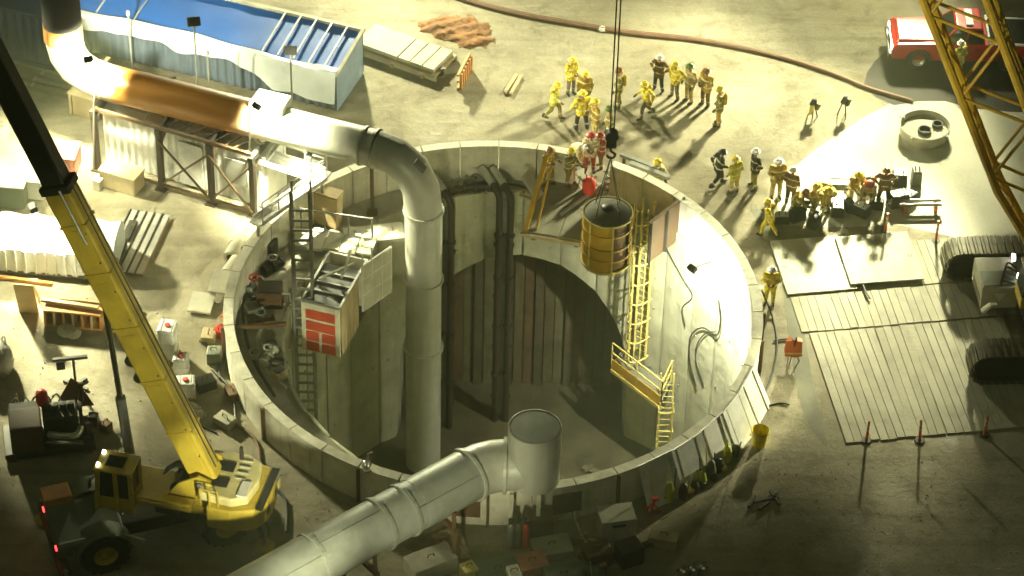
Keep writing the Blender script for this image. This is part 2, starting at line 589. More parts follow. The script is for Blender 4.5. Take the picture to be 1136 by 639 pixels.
# ---- collar: a ring of steel panels round the shaft, one gap at the landing deck
NC = 40
GAP = [(2.6, 4.9)]
col = thing('shaft_collar', 'low cream ring wall of bolted panels around the deep round shaft', 'wall', (0, 0, 0))
def collar_panel(k):
    a0, a1 = 2 * math.pi * k / NC + 0.002, 2 * math.pi * (k + 1) / NC - 0.002
    b = MB()
    vs = []
    for a in (a0, (a0 + a1) / 2, a1):
        for r_, z in ((RI, -0.06), (RI, ZC), (RO, ZC), (RO, -0.06)):
            vs.append((r_ * math.cos(a), r_ * math.sin(a), z))
    fs = [(0, 1, 2, 3)[::-1], (8, 9, 10, 11)]
    for s_ in (0, 4):
        fs += [(s_, s_ + 4, s_ + 5, s_ + 1)[::-1], (s_ + 1, s_ + 5, s_ + 6, s_ + 2)[::-1], (s_ + 2, s_ + 6, s_ + 7, s_ + 3)[::-1]]
    b.add(vs, [tuple(f) for f in fs])
    o = b.build('collar_panel', M_cream, col, smooth=30, bevel=0.015)
    # cap flange and vertical stiffeners, sub-parts
    c = MB()
    vs = []
    for a in (a0 + .0005, (a0 + a1) / 2, a1 - .0005):
        for r_, z in ((RI - 0.02, ZC + 0.003), (RI - 0.02, ZC + 0.05), (RO + 0.03, ZC + 0.05), (RO + 0.03, ZC + 0.003)):
            vs.append((r_ * math.cos(a), r_ * math.sin(a), z))
    c.add(vs, [tuple(f) for f in fs])
    c.build('cap_flange', M_cream, o, smooth=30)
    if k % 3: return o
    st = MB()
    st.box(((RO + 0.06) * math.cos(a0), (RO + 0.06) * math.sin(a0), 0.73), (0.14, 0.08, 1.46), rotz(a0))
    st.build('stiffener', M_cream if k % 3 else M_rust, o)
    return o
for k in range(NC):
    a = 2 * math.pi * (k + 0.5) / NC
    x, y = RC * math.cos(a), RC * math.sin(a)
    if y > 0 and any(g0 < x < g1 for g0, g1 in GAP):
        continue
    collar_panel(k)
# riveted patch plates seen on the near side
for (px, py, w, h, m_) in ((338, 505, 0.55, 0.9, M_cream), (832, 430, 0.5, 1.0, M_yel2), (520, 548, 0.9, 0.8, M_rust), (628, 555, 1.0, 0.85, M_brown)):
    p = W(px, py, 0.8)
    a = math.atan2(p.y, p.x)
    MB().box(((RO + 0.02) * math.cos(a), (RO + 0.02) * math.sin(a), 0.78), (0.05, w, h), rotz(a)).build('patch_plate', m_, col)

# ---- pale pad where the rescue gear lies, dark strip, painted pickup shadow
def sheet(name, poly_px, z, m, structure=True):
    b = MB()
    pts = [W(x, y, z) for x, y in poly_px]
    b.add(pts, [tuple(range(len(pts)))])
    o = b.build(name, m)
    if structure: tag(o, kind='structure')
    me = o.data
    if me.polygons[0].normal.z < 0:
        me.flip_normals()
    return o
M_pad = mat('pale_pad_tone', (0.50, 0.48, 0.38), 0.8, var=0.18, scale=0.5, dirt=0.22, dcol=(0.3, 0.27, 0.18), dscale=0.6, bump=0.25, bscale=8)
sheet('pale_pad', [(858, 205), (905, 165), (962, 128), (1030, 92), (1300, 80), (1300, 300), (1080, 268), (1000, 250), (930, 252), (868, 250)], 0.004, M_pad)  # paler sheet laid over the ground
M_strip = mat('dark_strip_tone', (0.14, 0.135, 0.085), 0.8, var=0.3, dirt=0.3)
strip = [(833, 232), (852, 268), (868, 320), (876, 380), (884, 430), (896, 470), (914, 494)]
wid = [(862, 232), (872, 262), (884, 315), (893, 375), (903, 430), (912, 470), (918, 494)]
sheet('dark_ground_strip', strip + wid[::-1], 0.008, M_strip)  # flat darker band following the collar
sheet('painted_truck_shadow', [(958, 96), (962, 80), (972, 66), (986, 54), (1010, 48), (1300, 40), (1300, 130), (1120, 124), (1078, 120), (1048, 112), (1020, 112), (992, 117), (972, 108)], 0.007,  # dark sheet paints the pickup's cast shadow on the ground
      mat('truck_shadow_tone', (0.030, 0.023, 0.012), 0.8, var=0.35, scale=0.6, dirt=0.2, dcol=(0.06, 0.045, 0.025)))
M_soil = mat('red_brown_soil', (0.22, 0.10, 0.035), 0.95, var=0.6, scale=1.5, bump=0.8, bscale=5)

# spoil mound of red-brown earth, uneven
def mound(name, outline_px, h, m, label, cat, seed=1):
    rnd = random.Random(seed)
    pts = [W(x, y, 0) for x, y in outline_px]
    c = sum(pts, Vector()) / len(pts)
    vs, fs = [], []
    RG = 7
    n = len(pts) * 4
    ring = []
    for i in range(n):
        a, b_ = pts[i // 4], pts[(i // 4 + 1) % len(pts)]
        ring.append(a.lerp(b_, (i % 4) / 4))
    for k in range(RG):
        t = k / RG
        for p in ring:
            q_ = p.lerp(c, t)
            j = 0.06 * (1 if k else 1.5)
            vs.append((q_.x + rnd.uniform(-j, j), q_.y + rnd.uniform(-j, j), -0.03 + h * (1 - (1 - t) ** 2) * rnd.uniform(0.65, 1.15)))
    vs.append((c.x, c.y, h))
    for k in range(RG - 1):
        for i in range(n):
            fs.append((k * n + i, k * n + (i + 1) % n, (k + 1) * n + (i + 1) % n, (k + 1) * n + i))
    for i in range(n):
        fs.append(((RG - 1) * n + i, (RG - 1) * n + (i + 1) % n, RG * n))
    b = MB()
    b.add(vs, fs)
    o = b.build(name, m, smooth=50)
    return tag(o, label, cat)
def soil_spread(name, px, py, rx, ry, rz, h, m, label, seed):
    rnd = random.Random(seed)
    ph = [rnd.uniform(0, 6.28) for _ in range(6)]
    n = 44
    vs, fs = [], []
    for i in range(n + 1):
        for j in range(n + 1):
            u, v = i / n * 2 - 1, j / n * 2 - 1
            a = math.atan2(v, u)
            edge = 0.72 + 0.12 * math.sin(2 * a + ph[0]) + 0.09 * math.sin(3 * a + ph[1]) + 0.05 * math.sin(7 * a + ph[2])
            t = 1 - (math.hypot(u, v) / edge) ** 2
            z = h * min(1, t * 1.6) + 0.05 * math.sin(u * 17 + ph[3]) * math.sin(v * 13 + ph[4]) + rnd.uniform(-.035, .035) - 0.02
            vs.append((u * rx, v * ry, max(-0.12, z)))
    for i in range(n):
        for j in range(n):
            a = i * (n + 1) + j
            fs.append((a, a + n + 1, a + n + 2, a + 1))
    o = MB().add(vs, fs).build(name, m, smooth=60)
    o.location = W(px, py, 0)
    o.rotation_euler = (0, 0, rz)
    return tag(o, label, 'soil')
soil_spread('soil_heap', 510, 34, 1.9, 1.7, R(-25), 0.14, M_soil, 'flat heap of red-brown soil behind the pale panel stack', 3)

# ---- loose stones and litter of the site floor
def scatter(name, n, region, smin, smax, m, seed, label):
    rnd = random.Random(seed)
    b = MB()
    x0, y0, x1, y1 = region
    for _ in range(n):
        p = W(rnd.uniform(x0, x1), rnd.uniform(y0, y1), 0)
        if p.length < RO + 0.2: continue
        s_ = rnd.uniform(smin, smax)
        r_ = Euler((rnd.uniform(0, 6), rnd.uniform(0, 6), rnd.uniform(0, 6))).to_matrix()
        b.box((p.x, p.y, s_ * 0.25), (s_ * rnd.uniform(.7, 1.6), s_ * rnd.uniform(.6, 1.2), s_ * rnd.uniform(.5, 1)), r_, taper=(0.6, 0.7))
    o = b.build(name, m)
    return tag(o, label, 'stones', kind='stuff')
M_stone = mat('site_rubble', (0.27, 0.24, 0.17), 0.9, var=0.4)
scatter('gravel', 350, (640, 500, 1200, 680), 0.015, 0.045, M_stone, 5, 'loose gravel over the dark ground beside the shaft')
scatter('rubble', 420, (-40, 330, 420, 640), 0.015, 0.05, M_stone, 6, 'broken rubble and litter around the cranes and collar')

# ================================================================== LAMPS
def light_tower(loc, target, label, h, beams, heads=4):
    loc = Vector(loc)
    t = thing('light_tower', label, 'light tower', loc, yaw_of(loc, target))
    b = MB().box((0, 0, 0.65), (1.7, 1.1, 0.7))
    b.build('generator_box', M_yel, t, bevel=0.04)
    b = MB()
    for s_ in (-1, 1):
        b.bar((0, 0.5 * s_, 0.3), (0, 1.5 * s_, 0.05), 0.08)
        b.box((0, 1.5 * s_, 0.03), (0.3, 0.3, 0.06))
    b.build('outrigger', M_grey, t)
    for s_ in (-1, 1):
        MB().lathe([(0.0, -0.1), (0.34, -0.1), (0.34, 0.1), (0, 0.1)], 16, (0, 0.65 * s_, 0.34), Matrix.Rotation(R(90), 3, 'X')).build('wheel', M_black, t, smooth=40)
    MB().tube([(0, 0, 1.0), (0, 0, h * 0.55), (0, 0, h * 0.55 + .01), (0, 0, h - 0.2)], [.09, .09, .06, .06], 10).build('mast', M_grey, t, smooth=40)
    MB().bar((0, -1.1, h - 0.25), (0, 1.1, h - 0.25), 0.08).build('crossbar', M_grey, t)
    for i in range(heads):
        y = -0.9 + 1.8 * i / (heads - 1)
        hd = MB().box((0.05, y, h), (0.16, 0.42, 0.36)).build('lamp_head', M_dark, t, bevel=0.02)
        MB().box((0.14, y, h), (0.02, 0.36, 0.30)).build('lens', M_lens, hd)
    d = (Vector(target) - loc)
    d.z = 0
    d.normalize()
    for k, (tg, pw, sz) in enumerate(beams):
        spot('tower_beam', loc + d * 0.35 + Vector((-d.y, d.x, 0)) * (0.25 * (k - 1.5)) + Vector((0, 0, h)), tg, pw, sz, 0.75, 0.55)
    return t
light_tower((17.5, 27.5, 0), (9, 8, 0), 'trailer light tower behind the red pickup', 10.0,
            [((15.0, 10.5, 0), 21000, 32), ((10.0, 11, 0), 26000, 32), ((5.0, 14, 0), 23000, 36), ((0, 18, 0), 12000, 44), ((14.8, 3.8, 0), 60000, 18), ((11.0, 4.2, 0), 50000, 18), ((13.0, 17.5, 0), 7500, 70)])
light_tower((-9.0, 35.0, 0), (-2, 14, 0), 'trailer light tower far behind the blue covered trough', 9.5,
            [((-4, 19, 0), 13000, 60), ((3, 18, 0), 14000, 60), ((-10, 18, 0), 13000, 60), ((-1, 8, 0), 22000, 40)])
light_tower((-23.5, 11.0, 0), (-14, 3, 0), 'trailer light tower beyond the white covered trailer', 8.5,
            [((-16, 5, 0), 8000, 56), ((-13, 9, 0), 7000, 60), ((-14.5, 0.8, 0), 20000, 30), ((-16.3, -2.6, 0), 34000, 21), ((-8.7, -4.3, 1.2), 26000, 17)])
light_tower((-3.0, -30.0, 0), (-11, -6, 0), 'unseen light tower added beyond the exhaust duct to light the cranes', 9.0,
            [((-13.0, -3.0, 10.0), 5200, 32), ((-9.6, -7.2, 2.8), 15000, 12), ((-1.2, -9.0, 3.2), 6000, 22), ((-6.6, -6.8, 1.1), 12000, 13), ((14.5, 3.5, 15.0), 15000, 24)])  # added tower out of view, brightens the cranes, duct and near rim

def work_light(px, py, z, target, power, label, pole_to=None, size=110, w=0.36, arm=None, blend=0.7, col=LC, rad=0.12):
    """a small floodlight head on a bracket or pole, shining away from the camera"""
    p = W(px, py, z)
    tg = Vector(target)
    yw = yaw_of(p, tg)
    pit = math.atan2(tg.z - p.z, (tg - p).xy.length)
    base = Vector(pole_to) if pole_to is not None else p
    t = thing('work_light', label, 'work light', base, 0)
    rt = Matrix.Rotation(yw, 3, 'Z') @ Matrix.Rotation(-pit, 3, 'Y')
    o = p - base
    hd = MB().box(o, (0.2, w, w * 0.72), rt).build('lamp_head', M_black, t, bevel=0.03)
    b = MB()
    for k in range(4):
        b.box(o + rt @ Vector((-0.12, -w * 0.35 + w * 0.7 * k / 3, 0)), (0.06, 0.03, w * 0.6), rt)
    b.build('cooling_fin', M_dark, hd)
    MB().box(o + rt @ Vector((0.106, 0, 0)), (0.012, w * 0.86, w * 0.58), rt).build('lens', M_lens, hd)
    if pole_to is not None:
        b = MB().tube([(0, 0, 0)] + [Vector(a) - base for a in (arm or [])] + [o], 0.035, 8)
        b.build('pole', M_grey, t, smooth=40)
    spot('work_light_beam', p + rt @ Vector((0.16, 0, 0)), target, power, size, blend, rad, col)
    return t

# ================================================================== VENTILATION DUCTS
def mitred(a, c, b, n):
    """segmented elbow from a to b around corner c"""
    return arc(c, a, b, n)

# ---- tall supply duct: comes down from above, runs over the frames, bends down into the shaft
ZD = 3.9
E1, E2 = W(74, 80, ZD), W(470, 178, ZD)
dv = (E2 - E1).normalized()
DR = 0.70
va = thing('ventilation_duct', 'long pale ventilation duct crossing steel frames and bending down into the shaft', 'duct', (E2.x, E2.y, ZF))
o_ = Vector((E2.x, E2.y, ZF))
def seg(name, pts, r, m, par, n=28, caps=True):
    return MB().tube([Vector(p) - o_ for p in pts], r, n, caps).build(name, m, par, smooth=25)
seg('upper_riser', [E1 + Vector((0, 0, 2.2)), E1 + Vector((0, 0, 9.0))], DR * 1.02, M_cover, va)
seg('riser_sleeve', [E1 + Vector((0, 0, 1.55)), E1 + Vector((0, 0, 2.25))], DR * 1.05, M_ductbrown, va)
seg('lower_elbow', mitred(E1 + Vector((0, 0, 1.6)), E1, E1 + dv * 1.7, 4), DR, M_duct, va)
LEN = (E2 - E1).length
def lamp_falloff_duct():  # brown duct paint with the lamps' falloff graded into the colour
    m = M_duct.copy()
    m.name = 'brown_duct_lamp_falloff'
    t = m.node_tree
    N, L = t.nodes, t.links
    b = N['Principled BSDF']
    src = b.inputs['Base Color'].links[0].from_socket
    tc = N.new('ShaderNodeTexCoord')
    dt = N.new('ShaderNodeVectorMath')
    dt.operation = 'DOT_PRODUCT'
    dt.inputs[1].default_value = dv
    L.new(tc.outputs['Object'], dt.inputs[0])
    nz = N.new('ShaderNodeTexNoise')
    nz.inputs['Scale'].default_value = 1.6
    nz.inputs['Detail'].default_value = 6
    L.new(tc.outputs['Object'], nz.inputs['Vector'])
    ad = N.new('ShaderNodeMath')
    ad.operation = 'MULTIPLY_ADD'
    ad.inputs[1].default_value = 1.6
    L.new(nz.outputs[0], ad.inputs[0])
    L.new(dt.outputs['Value'], ad.inputs[2])
    mr = N.new('ShaderNodeMapRange')        # metres along the run, 0 at the riser
    off = (E1 - E2).dot(dv) + 0.8
    mr.inputs[1].default_value = off
    mr.inputs[2].default_value = off + 10.0
    L.new(ad.outputs[0], mr.inputs[0])
    cr_ = N.new('ShaderNodeValToRGB')
    el = cr_.color_ramp.elements
    el[0].position, el[0].color = 0.10, (0, 0, 0, 1)
    el[1].position, el[1].color = 0.88, (0, 0, 0, 1)
    for p, v in ((0.24, 1.0), (0.70, 1.0)):
        e = el.new(p)
        e.color = (v, v, v, 1)
    L.new(mr.outputs[0], cr_.inputs[0])
    mx = N.new('ShaderNodeMix')
    mx.data_type = 'RGBA'
    L.new(cr_.outputs[0], mx.inputs[0])
    L.new(src, mx.inputs[6])
    mx.inputs[7].default_value = (0.30, 0.135, 0.022, 1)
    L.new(mx.outputs[2], b.inputs['Base Color'])
    return m
seg('straight_run', [E1 + dv * 1.7, E1 + dv * (LEN - 1.9)], DR, lamp_falloff_duct(), va)
seg('shaft_elbow', mitred(E2 - dv * 1.9, E2, E2 + Vector((0, 0, -2.3)), 4), DR, M_duct, va)
seg('downpipe', [E2 + Vector((0, 0, -2.3)), E2 + Vector((0, 0, -5.6))], DR, M_duct, va)
seg('downpipe', [E2 + Vector((0, 0, -5.6)), (E2.x, E2.y, ZF + 0.2)], DR * 0.97, M_duct, va)
for q_ in [E1 + dv * t_ for t_ in (LEN - 2.35, LEN - 1.9)]:
    seg('flange', [q_ - dv * 0.05, q_ + dv * 0.05], DR + 0.06, M_duct, va)
for z_ in (-2.3, -5.6, -9.0):
    q_ = E2 + Vector((0, 0, z_))
    seg('flange', [q_ - Vector((0, 0, .05)), q_ + Vector((0, 0, .05))], DR + 0.07, M_duct, va)
# access hatch plates
yd = math.atan2(dv.y, dv.x)
MB().box(E2 + Vector((-0.12, -0.35, 0.02)) - o_, (0.5, 0.3, 0.12), Matrix.Rotation(yd, 3, 'Z') @ Matrix.Rotation(R(42), 3, 'Y')).build('access_hatch', M_grey, va)
bx = E1 + dv * 8.35 + Vector((0, 0.1, DR + 0.06))
MB().box(bx - o_, (1.3, 0.95, 0.5), rotz(yd)).build('junction_box', M_white, va, bevel=0.03)

# ---- exhaust duct lying over the near rim, with an upright stub
ZE = 2.7
A0, A1, A2 = W(262, 668, ZE), W(540, 516, ZE), W(592, 517, ZE)
vb = thing('exhaust_duct', 'fat galvanised duct climbing over the near rim with an upright stub', 'duct', (A1.x, A1.y, 0))
o_ = Vector((A1.x, A1.y, 0))
d1, d2 = (A1 - A0).normalized(), (A2 - A1).normalized()
BR = 0.88
L1 = (A1 - A0).length
seg('duct_length', [A0 - d1 * 4, A0 + d1 * L1 * 0.40], BR, M_duct2, vb)
seg('duct_length', [A0 + d1 * L1 * 0.40, A0 + d1 * L1 * 0.70], BR * 0.985, M_duct2, vb)
seg('duct_length', [A0 + d1 * L1 * 0.70, A1 - d1 * 0.75], BR, M_duct2, vb)
seg('elbow', mitred(A1 - d1 * 0.75, A1, A1 + d2 * 0.6, 3), BR, M_duct, vb)
seg('duct_length', [A1 + d2 * 0.6, A2 + d2 * 0.2], BR * 0.96, M_duct, vb)
st0 = A2 + Vector((0, 0, -0.5))
b = MB()
b.lathe([(0, 0), (0.88, 0), (0.88, 2.25), (0.84, 2.28), (0.82, 2.24), (0.82, 0.6), (0, 0.6)], 32, st0 - o_)
b.build('upright_stub', M_duct, vb, smooth=30)
MB().lathe([(0.0, 2.29), (0.81, 2.265), (0.83, 2.20), (0, 2.2)], 32, st0 - o_).build('damper_plate', M_duct2, vb, smooth=30)
for t_ in (0.30, 0.56, 0.66):
    q_ = A0 + d1 * L1 * t_
    seg('flange', [q_ - d1 * 0.06, q_ + d1 * 0.06], BR + 0.05, M_duct2, vb)
for q_, dd in ((A1 - d1 * 0.75, d1), (A1 + d2 * 0.6, d2)):
    seg('flange', [q_ - dd * 0.05, q_ + dd * 0.05], BR + 0.08, M_duct, vb)
# saddles down to the ground
for t_ in (0.08, 0.48, 0.80):
    q_ = A0 + d1 * L1 * t_
    sd = Vector((-d1.y, d1.x, 0))
    b = MB()
    for s_ in (-1, 1):
        b.bar(q_ + sd * (0.9 * s_) - o_ + Vector((0, 0, -ZE)), q_ + sd * (0.8 * s_) - o_ + Vector((0, 0, -0.3)), 0.14)
    b.bar(q_ - sd * 0.95 - o_ + Vector((0, 0, -1.06)), q_ + sd * 0.95 - o_ + Vector((0, 0, -1.06)), 0.16)
    b.build('support_trestle', M_rust, vb)
b = MB()
b.bar(A2 - o_ + Vector((0.2, -0.5, -ZE)), A2 - o_ + Vector((0.2, -0.4, -0.9)), 0.14)
b.bar(A2 - o_ + Vector((-0.7, -0.5, -ZE)), A2 - o_ + Vector((-0.7, -0.4, -0.9)), 0.14)
b.build('support_trestle', M_cream, vb)

# ---- steel portal frames below the long duct
F0, F1 = W(109, 188, 0), W(282, 240, 0)
fd = (F1 - F0).normalized()
fy = math.atan2(fd.y, fd.x)
fn = Vector((-fd.y, fd.x, 0))
HF = 2.75
FL = (F1 - F0).length
bays = [0.0, 0.415, 0.735, 1.0]
fr = thing('duct_support_frame', 'brown steel portal frame with crossed braces carrying the long duct', 'frame', F0, fy)
for i, t_ in enumerate(bays):
    x = FL * t_
    cb = MB()
    cb.box((x, 0, HF / 2), (0.20, 0.20, HF))
    cb.box((x, 0, 0.03), (0.42, 0.42, 0.06))
    cb.build('column', M_riser, fr)
    MB().box((x, 2.2, HF / 2), (0.20, 0.20, HF)).build('column', M_riser, fr)
    MB().box((x, 1.1, HF - 0.02), (0.2, 2.5, 0.22)).build('cross_beam', M_dark, fr)
    b = MB()
    b.bar((x, 0.0, HF - 0.7), (x, 0.75, HF - 0.05), 0.12)
    b.build('knee_brace', M_brown, fr)
    MB().lathe([(0.72, -0.06), (0.80, -0.06), (0.80, 0.06), (0.72, 0.06), (0.72, -0.06)], 20, (x, 1.15, HF + 0.85), Matrix.Rotation(R(90), 3, 'Y'), a0=R(-200), a1=R(20)).build('duct_saddle', M_brown, fr)
for y_ in (0.0, 2.2):
    for z_ in (HF + 0.16,):
        MB().bar((0, y_, z_), (FL, y_, z_), 0.12, 0.14).build('top_rail', M_brown, fr)
MB().bar((0, 0, 0.2), (FL, 0, 0.2), 0.1).build('bottom_rail', M_brown, fr)
for (t0, t1) in ((0.415, 0.735), (0.735, 1.0)):
    x0, x1 = FL * t0, FL * t1
    MB().bar((x0, -0.06, 0.25), (x1, -0.06, HF - 0.35), 0.07).build('diagonal_brace', M_brown, fr)
    MB().bar((x0, -0.12, HF - 0.35), (x1, -0.12, 0.25), 0.07).build('diagonal_brace', M_brown, fr)
    for k in range(1, 5):       # lattice up at rail height
        xa, xb = x0 + (x1 - x0) * (k - 1) / 4, x0 + (x1 - x0) * k / 4
        MB().bar((xa, 0.05, HF + 0.1 * (k % 2)), (xb, 0.9, HF + 0.1), 0.05).build('lacing', M_brown, fr)
# small round hangers
# ---- white corrugated shed under the duct
sh = thing('corrugated_shed', 'white corrugated shed standing under the long duct behind the brown frame', 'shed', F0 + fn * 0.55, fy)
def corrugated(x0, x1, z0, z1, y, pitch=0.2, depth=0.035):
    b = MB()
    n = max(2, int((x1 - x0) / (pitch / 4)))
    vs, fs = [], []
    for i in range(n + 1):
        x = x0 + (x1 - x0) * i / n
        yy = y + (depth if (i // 2) % 2 else 0.0)
        vs += [(x, yy, z0), (x, yy, z1)]
    for i in range(n):
        fs.append((2 * i, 2 * i + 2, 2 * i + 3, 2 * i + 1))
    b.add(vs, fs)
    return b
corrugated(0.05, FL + 0.3, 0.05, 2.35, 0.0, 0.3).build('front_wall', M_white, sh)
corrugated(0.05, FL + 0.3, 0.05, 2.35, 1.5, 0.3).build('back_wall', M_white, sh)
for i in range(4):
    MB().box((0.05 + (FL + .25) * (i + .5) / 4, 0.18 + 0.28 * 0, 2.50), ((FL + .25) / 4 - 0.02, 0.42, 0.05), Matrix.Rotation(R(20), 3, 'X')).build('roof_sheet', M_white, sh)
    MB().box((0.05 + (FL + .25) * (i + .5) / 4, 0.95, 2.58), ((FL + .25) / 4 - 0.02, 1.1, 0.05)).build('roof_sheet', M_white, sh)
for x in (0.05, FL + 0.3):
    MB().box((x, 0.78, 1.2), (0.05, 1.5, 2.3)).build('end_wall', M_white, sh)
MB().box((FL * 0.57, -0.07, 1.15), (1.0, 0.06, 1.95)).build('door', M_white, sh)
MB().box((FL * 0.86, -0.07, 1.45), (0.9, 0.06, 1.1)).build('window_panel', M_grey, sh)

# ---- white walkway, then its return leg towards the hoist
G0, G1, G2 = W(262, 164, 2.2), W(357, 196, 2.2), W(286, 246, 2.2)
gw = thing('white_gangway', 'white L-shaped gangway between the shed and the hoist mast', 'gangway', (G1.x, G1.y, 0))
o2 = Vector((G1.x, G1.y, 0))
for a, b_, w_ in ((G0, G1, 0.75), (G1, G2, 0.5)):
    dd = (b_ - a)
    L_ = dd.length
    dd.normalize()
    nn = Vector((-dd.y, dd.x, 0))
    for k in range(3):
        off = (k - 1) * w_ / 3
        MB().bar(a + nn * off - o2, b_ + nn * off - o2 + dd * 0.2, w_ / 3 - 0.02, 0.09).build('deck_plank', M_white, gw)
    for s_ in (-1, 1):
        MB().bar(a + nn * s_ * w_ / 2 - o2 + Vector((0, 0, 0.05)), b_ + nn * s_ * w_ / 2 - o2 + Vector((0, 0, 0.05)), 0.05, 0.2).build('toe_board', M_white, gw)
    n_ = 4
    for k in range(n_ + 1):
        p = a.lerp(b_, k / n_) + nn * w_ / 2 - o2
        MB().tube([p, p + Vector((0, 0, 1.0))], 0.03, 6).build('rail_post', M_silver, gw)
    for z_ in (0.55, 1.0):
        MB().tube([a + nn * w_ / 2 - o2 + Vector((0, 0, z_)), b_ + nn * w_ / 2 - o2 + Vector((0, 0, z_))], 0.028, 6).build('handrail', M_silver, gw)
for p in (G0, G1, G2, G1.lerp(G2, 0.5)):
    MB().bar((p.x - o2.x, p.y - o2.y, -0.05), p - o2, 0.11).build('leg', M_silver, gw)

# ---- hoist mast and its car
mp_ = W(330, 300, -1.0)
mx_, my_ = -6.88, 1.5
ms = thing('hoist_mast', 'ladder-like grey steel hoist mast rising from the left shaft edge', 'mast', (mx_, my_, ZF))
MH = 16.9
for sx in (-0.33, 0.33):
    for sy in (-0.3, 0.3):
        MB().bar((sx, sy, 0), (sx, sy, MH), 0.085).build('chord', M_grey, ms)
nr = 36
rungs = MB().bar((-0.33, -0.3, 0), (0.33, -0.3, 0), 0.06, 0.09).mesh('rung', M_grey)
diag = MB().bar((-0.33, -0.3, 0), (-0.33, 0.3, 0.42), 0.045).bar((0.33, -0.3, 0.42), (0.33, 0.3, 0), 0.045).mesh('lacing', M_grey)
for i in range(nr):
    for me, nm in ((rungs, 'rung'), (diag, 'lacing')):
        o = bpy.data.objects.new(nm, me)
        COL.objects.link(o)
        o.parent = ms
        o.location = (0, 0, 0.2 + i * (MH - 0.6) / nr)
for z_ in (4.2, 8.4, 10.0):
    MB().bar((-0.3, 0.2, z_), (-1.0, 0.9, z_), 0.1).build('wall_tie', M_grey, ms)
# car: front panel faces the camera, roof open to view
CW, CD, CH = 1.45, 2.9, 2.35
cp = W(357, 392, -1.7)
hc = thing('hoist_car', 'shaft lift car with red front panels, dark roof and pale side gate', 'lift car', cp, R(-17))
fb = MB()
fb.box((0, 0, CH / 2), (CW, 0.07, CH))
fb.build('front_wall', M_cream, hc)
rows = [(0.30, 2), (0.80, 2), (1.28, 1), (1.82, 1)]
for z_, n_ in rows:
    w_ = (CW - 0.24) / n_
    for k in range(n_):
        MB().box((-(CW - 0.24) / 2 + w_ * (k + .5), -0.05, z_), (w_ - 0.09, 0.04, 0.41)).build('red_panel', M_redpanel, hc)
MB().box((-0.02, -0.085, 0.62), (0.06, 0.04, 0.85)).build('latch_bar', M_white, hc)
MB().box((-CW / 2, CD / 2, CH / 2), (0.06, CD, CH)).build('side_wall', M_cream, hc)
for k in range(6):
    MB().box((CW / 2, 0.25 + k * 0.3, CH / 2), (0.06, 0.27, CH)).build('side_slat', M_ply if k % 2 else M_tan, hc)
MB().box((0, CD, CH / 2), (CW, 0.06, CH)).build('back_wall', M_cream, hc)
MB().box((0, CD / 2, 0.04), (CW, CD, 0.08)).build('floor', M_dark, hc)
MB().box((0, CD / 2 - 0.25, CH - 0.10), (CW - 0.1, CD - 0.7, 0.06)).build('roof', M_dark, hc)
for y_ in (0.75, 1.25, 1.8):
    MB().box((0, y_, CH - 0.05), (CW - 0.14, 0.06, 0.06)).build('roof_batten', M_grey, hc)
MB().bar((-0.55, 1.3, CH + 0.02), (0.55, 2.0, CH + 0.5), 0.07).build('roof_strut', M_cream, hc)
MB().bar((0.2, 1.6, CH), (0.35, 2.2, CH + 0.9), 0.07).build('roof_strut', M_cream, hc)
for a, b_ in (((-CW / 2, 0, CH), (CW / 2, 0, CH)), ((-CW / 2, 0, CH), (-CW / 2, CD, CH)), ((CW / 2, 0, CH), (CW / 2, CD, CH))):
    MB().bar(a, b_, 0.09, 0.1).build('top_rail', M_grey, hc)
# side gate (pale mesh frame) beyond the slats
gt = MB()
for z_ in (0.6, 1.35, 2.1, 2.75):
    gt.bar((CW / 2 + 0.12, CD - 0.85, z_), (CW / 2 + 0.75, CD + 0.5, z_ + .05), 0.05)
for t_ in (0, 0.33, 0.66, 1):
    p0 = Vector((CW / 2 + 0.12, CD - 0.85, 0)).lerp(Vector((CW / 2 + 0.75, CD + .5, 0)), t_)
    gt.bar(p0 + Vector((0, 0, 0.6)), p0 + Vector((0, 0, 2.75 + (0.6 if t_ < .4 else 0))), 0.06)
gt.build('gate_frame', M_white, hc)
M_mesh = mat('pale_gate_mesh', (0.55, 0.53, 0.40), 0.7)
p0, p1 = Vector((CW / 2 + 0.12, CD - 0.85, 1.68)), Vector((CW / 2 + 0.75, CD + 0.5, 1.68))
MB().bar(p0, p1, 0.015, 2.1).build('gate_panel', M_mesh, hc)
# landing beside the car
ld = thing('hoist_landing', 'pale plank landing on the shaft edge behind the lift car', 'landing', W(372, 268, 0.3), R(-10))
for k in range(5):
    MB().box((-1.3 + k * 0.62, 0, 0), (0.58, 1.0 + 0.2 * (k % 2), 0.1)).build('deck_plank', M_conc2, ld)
for k in range(4):
    MB().bar((-1.4 + k * 0.9, 0.45, -0.35), (-1.4 + k * 0.9, 0.45, 1.0), 0.06).build('rail_post', M_grey, ld)
MB().bar((-1.4, 0.45, 0.95), (1.3, 0.45, 0.95), 0.05).build('handrail', M_grey, ld)
for x_ in (-1.3, 1.2):
    MB().bar((x_, 0.0, -0.36), (x_, 0.0, 0), 0.14).build('bearer', M_wood, ld)

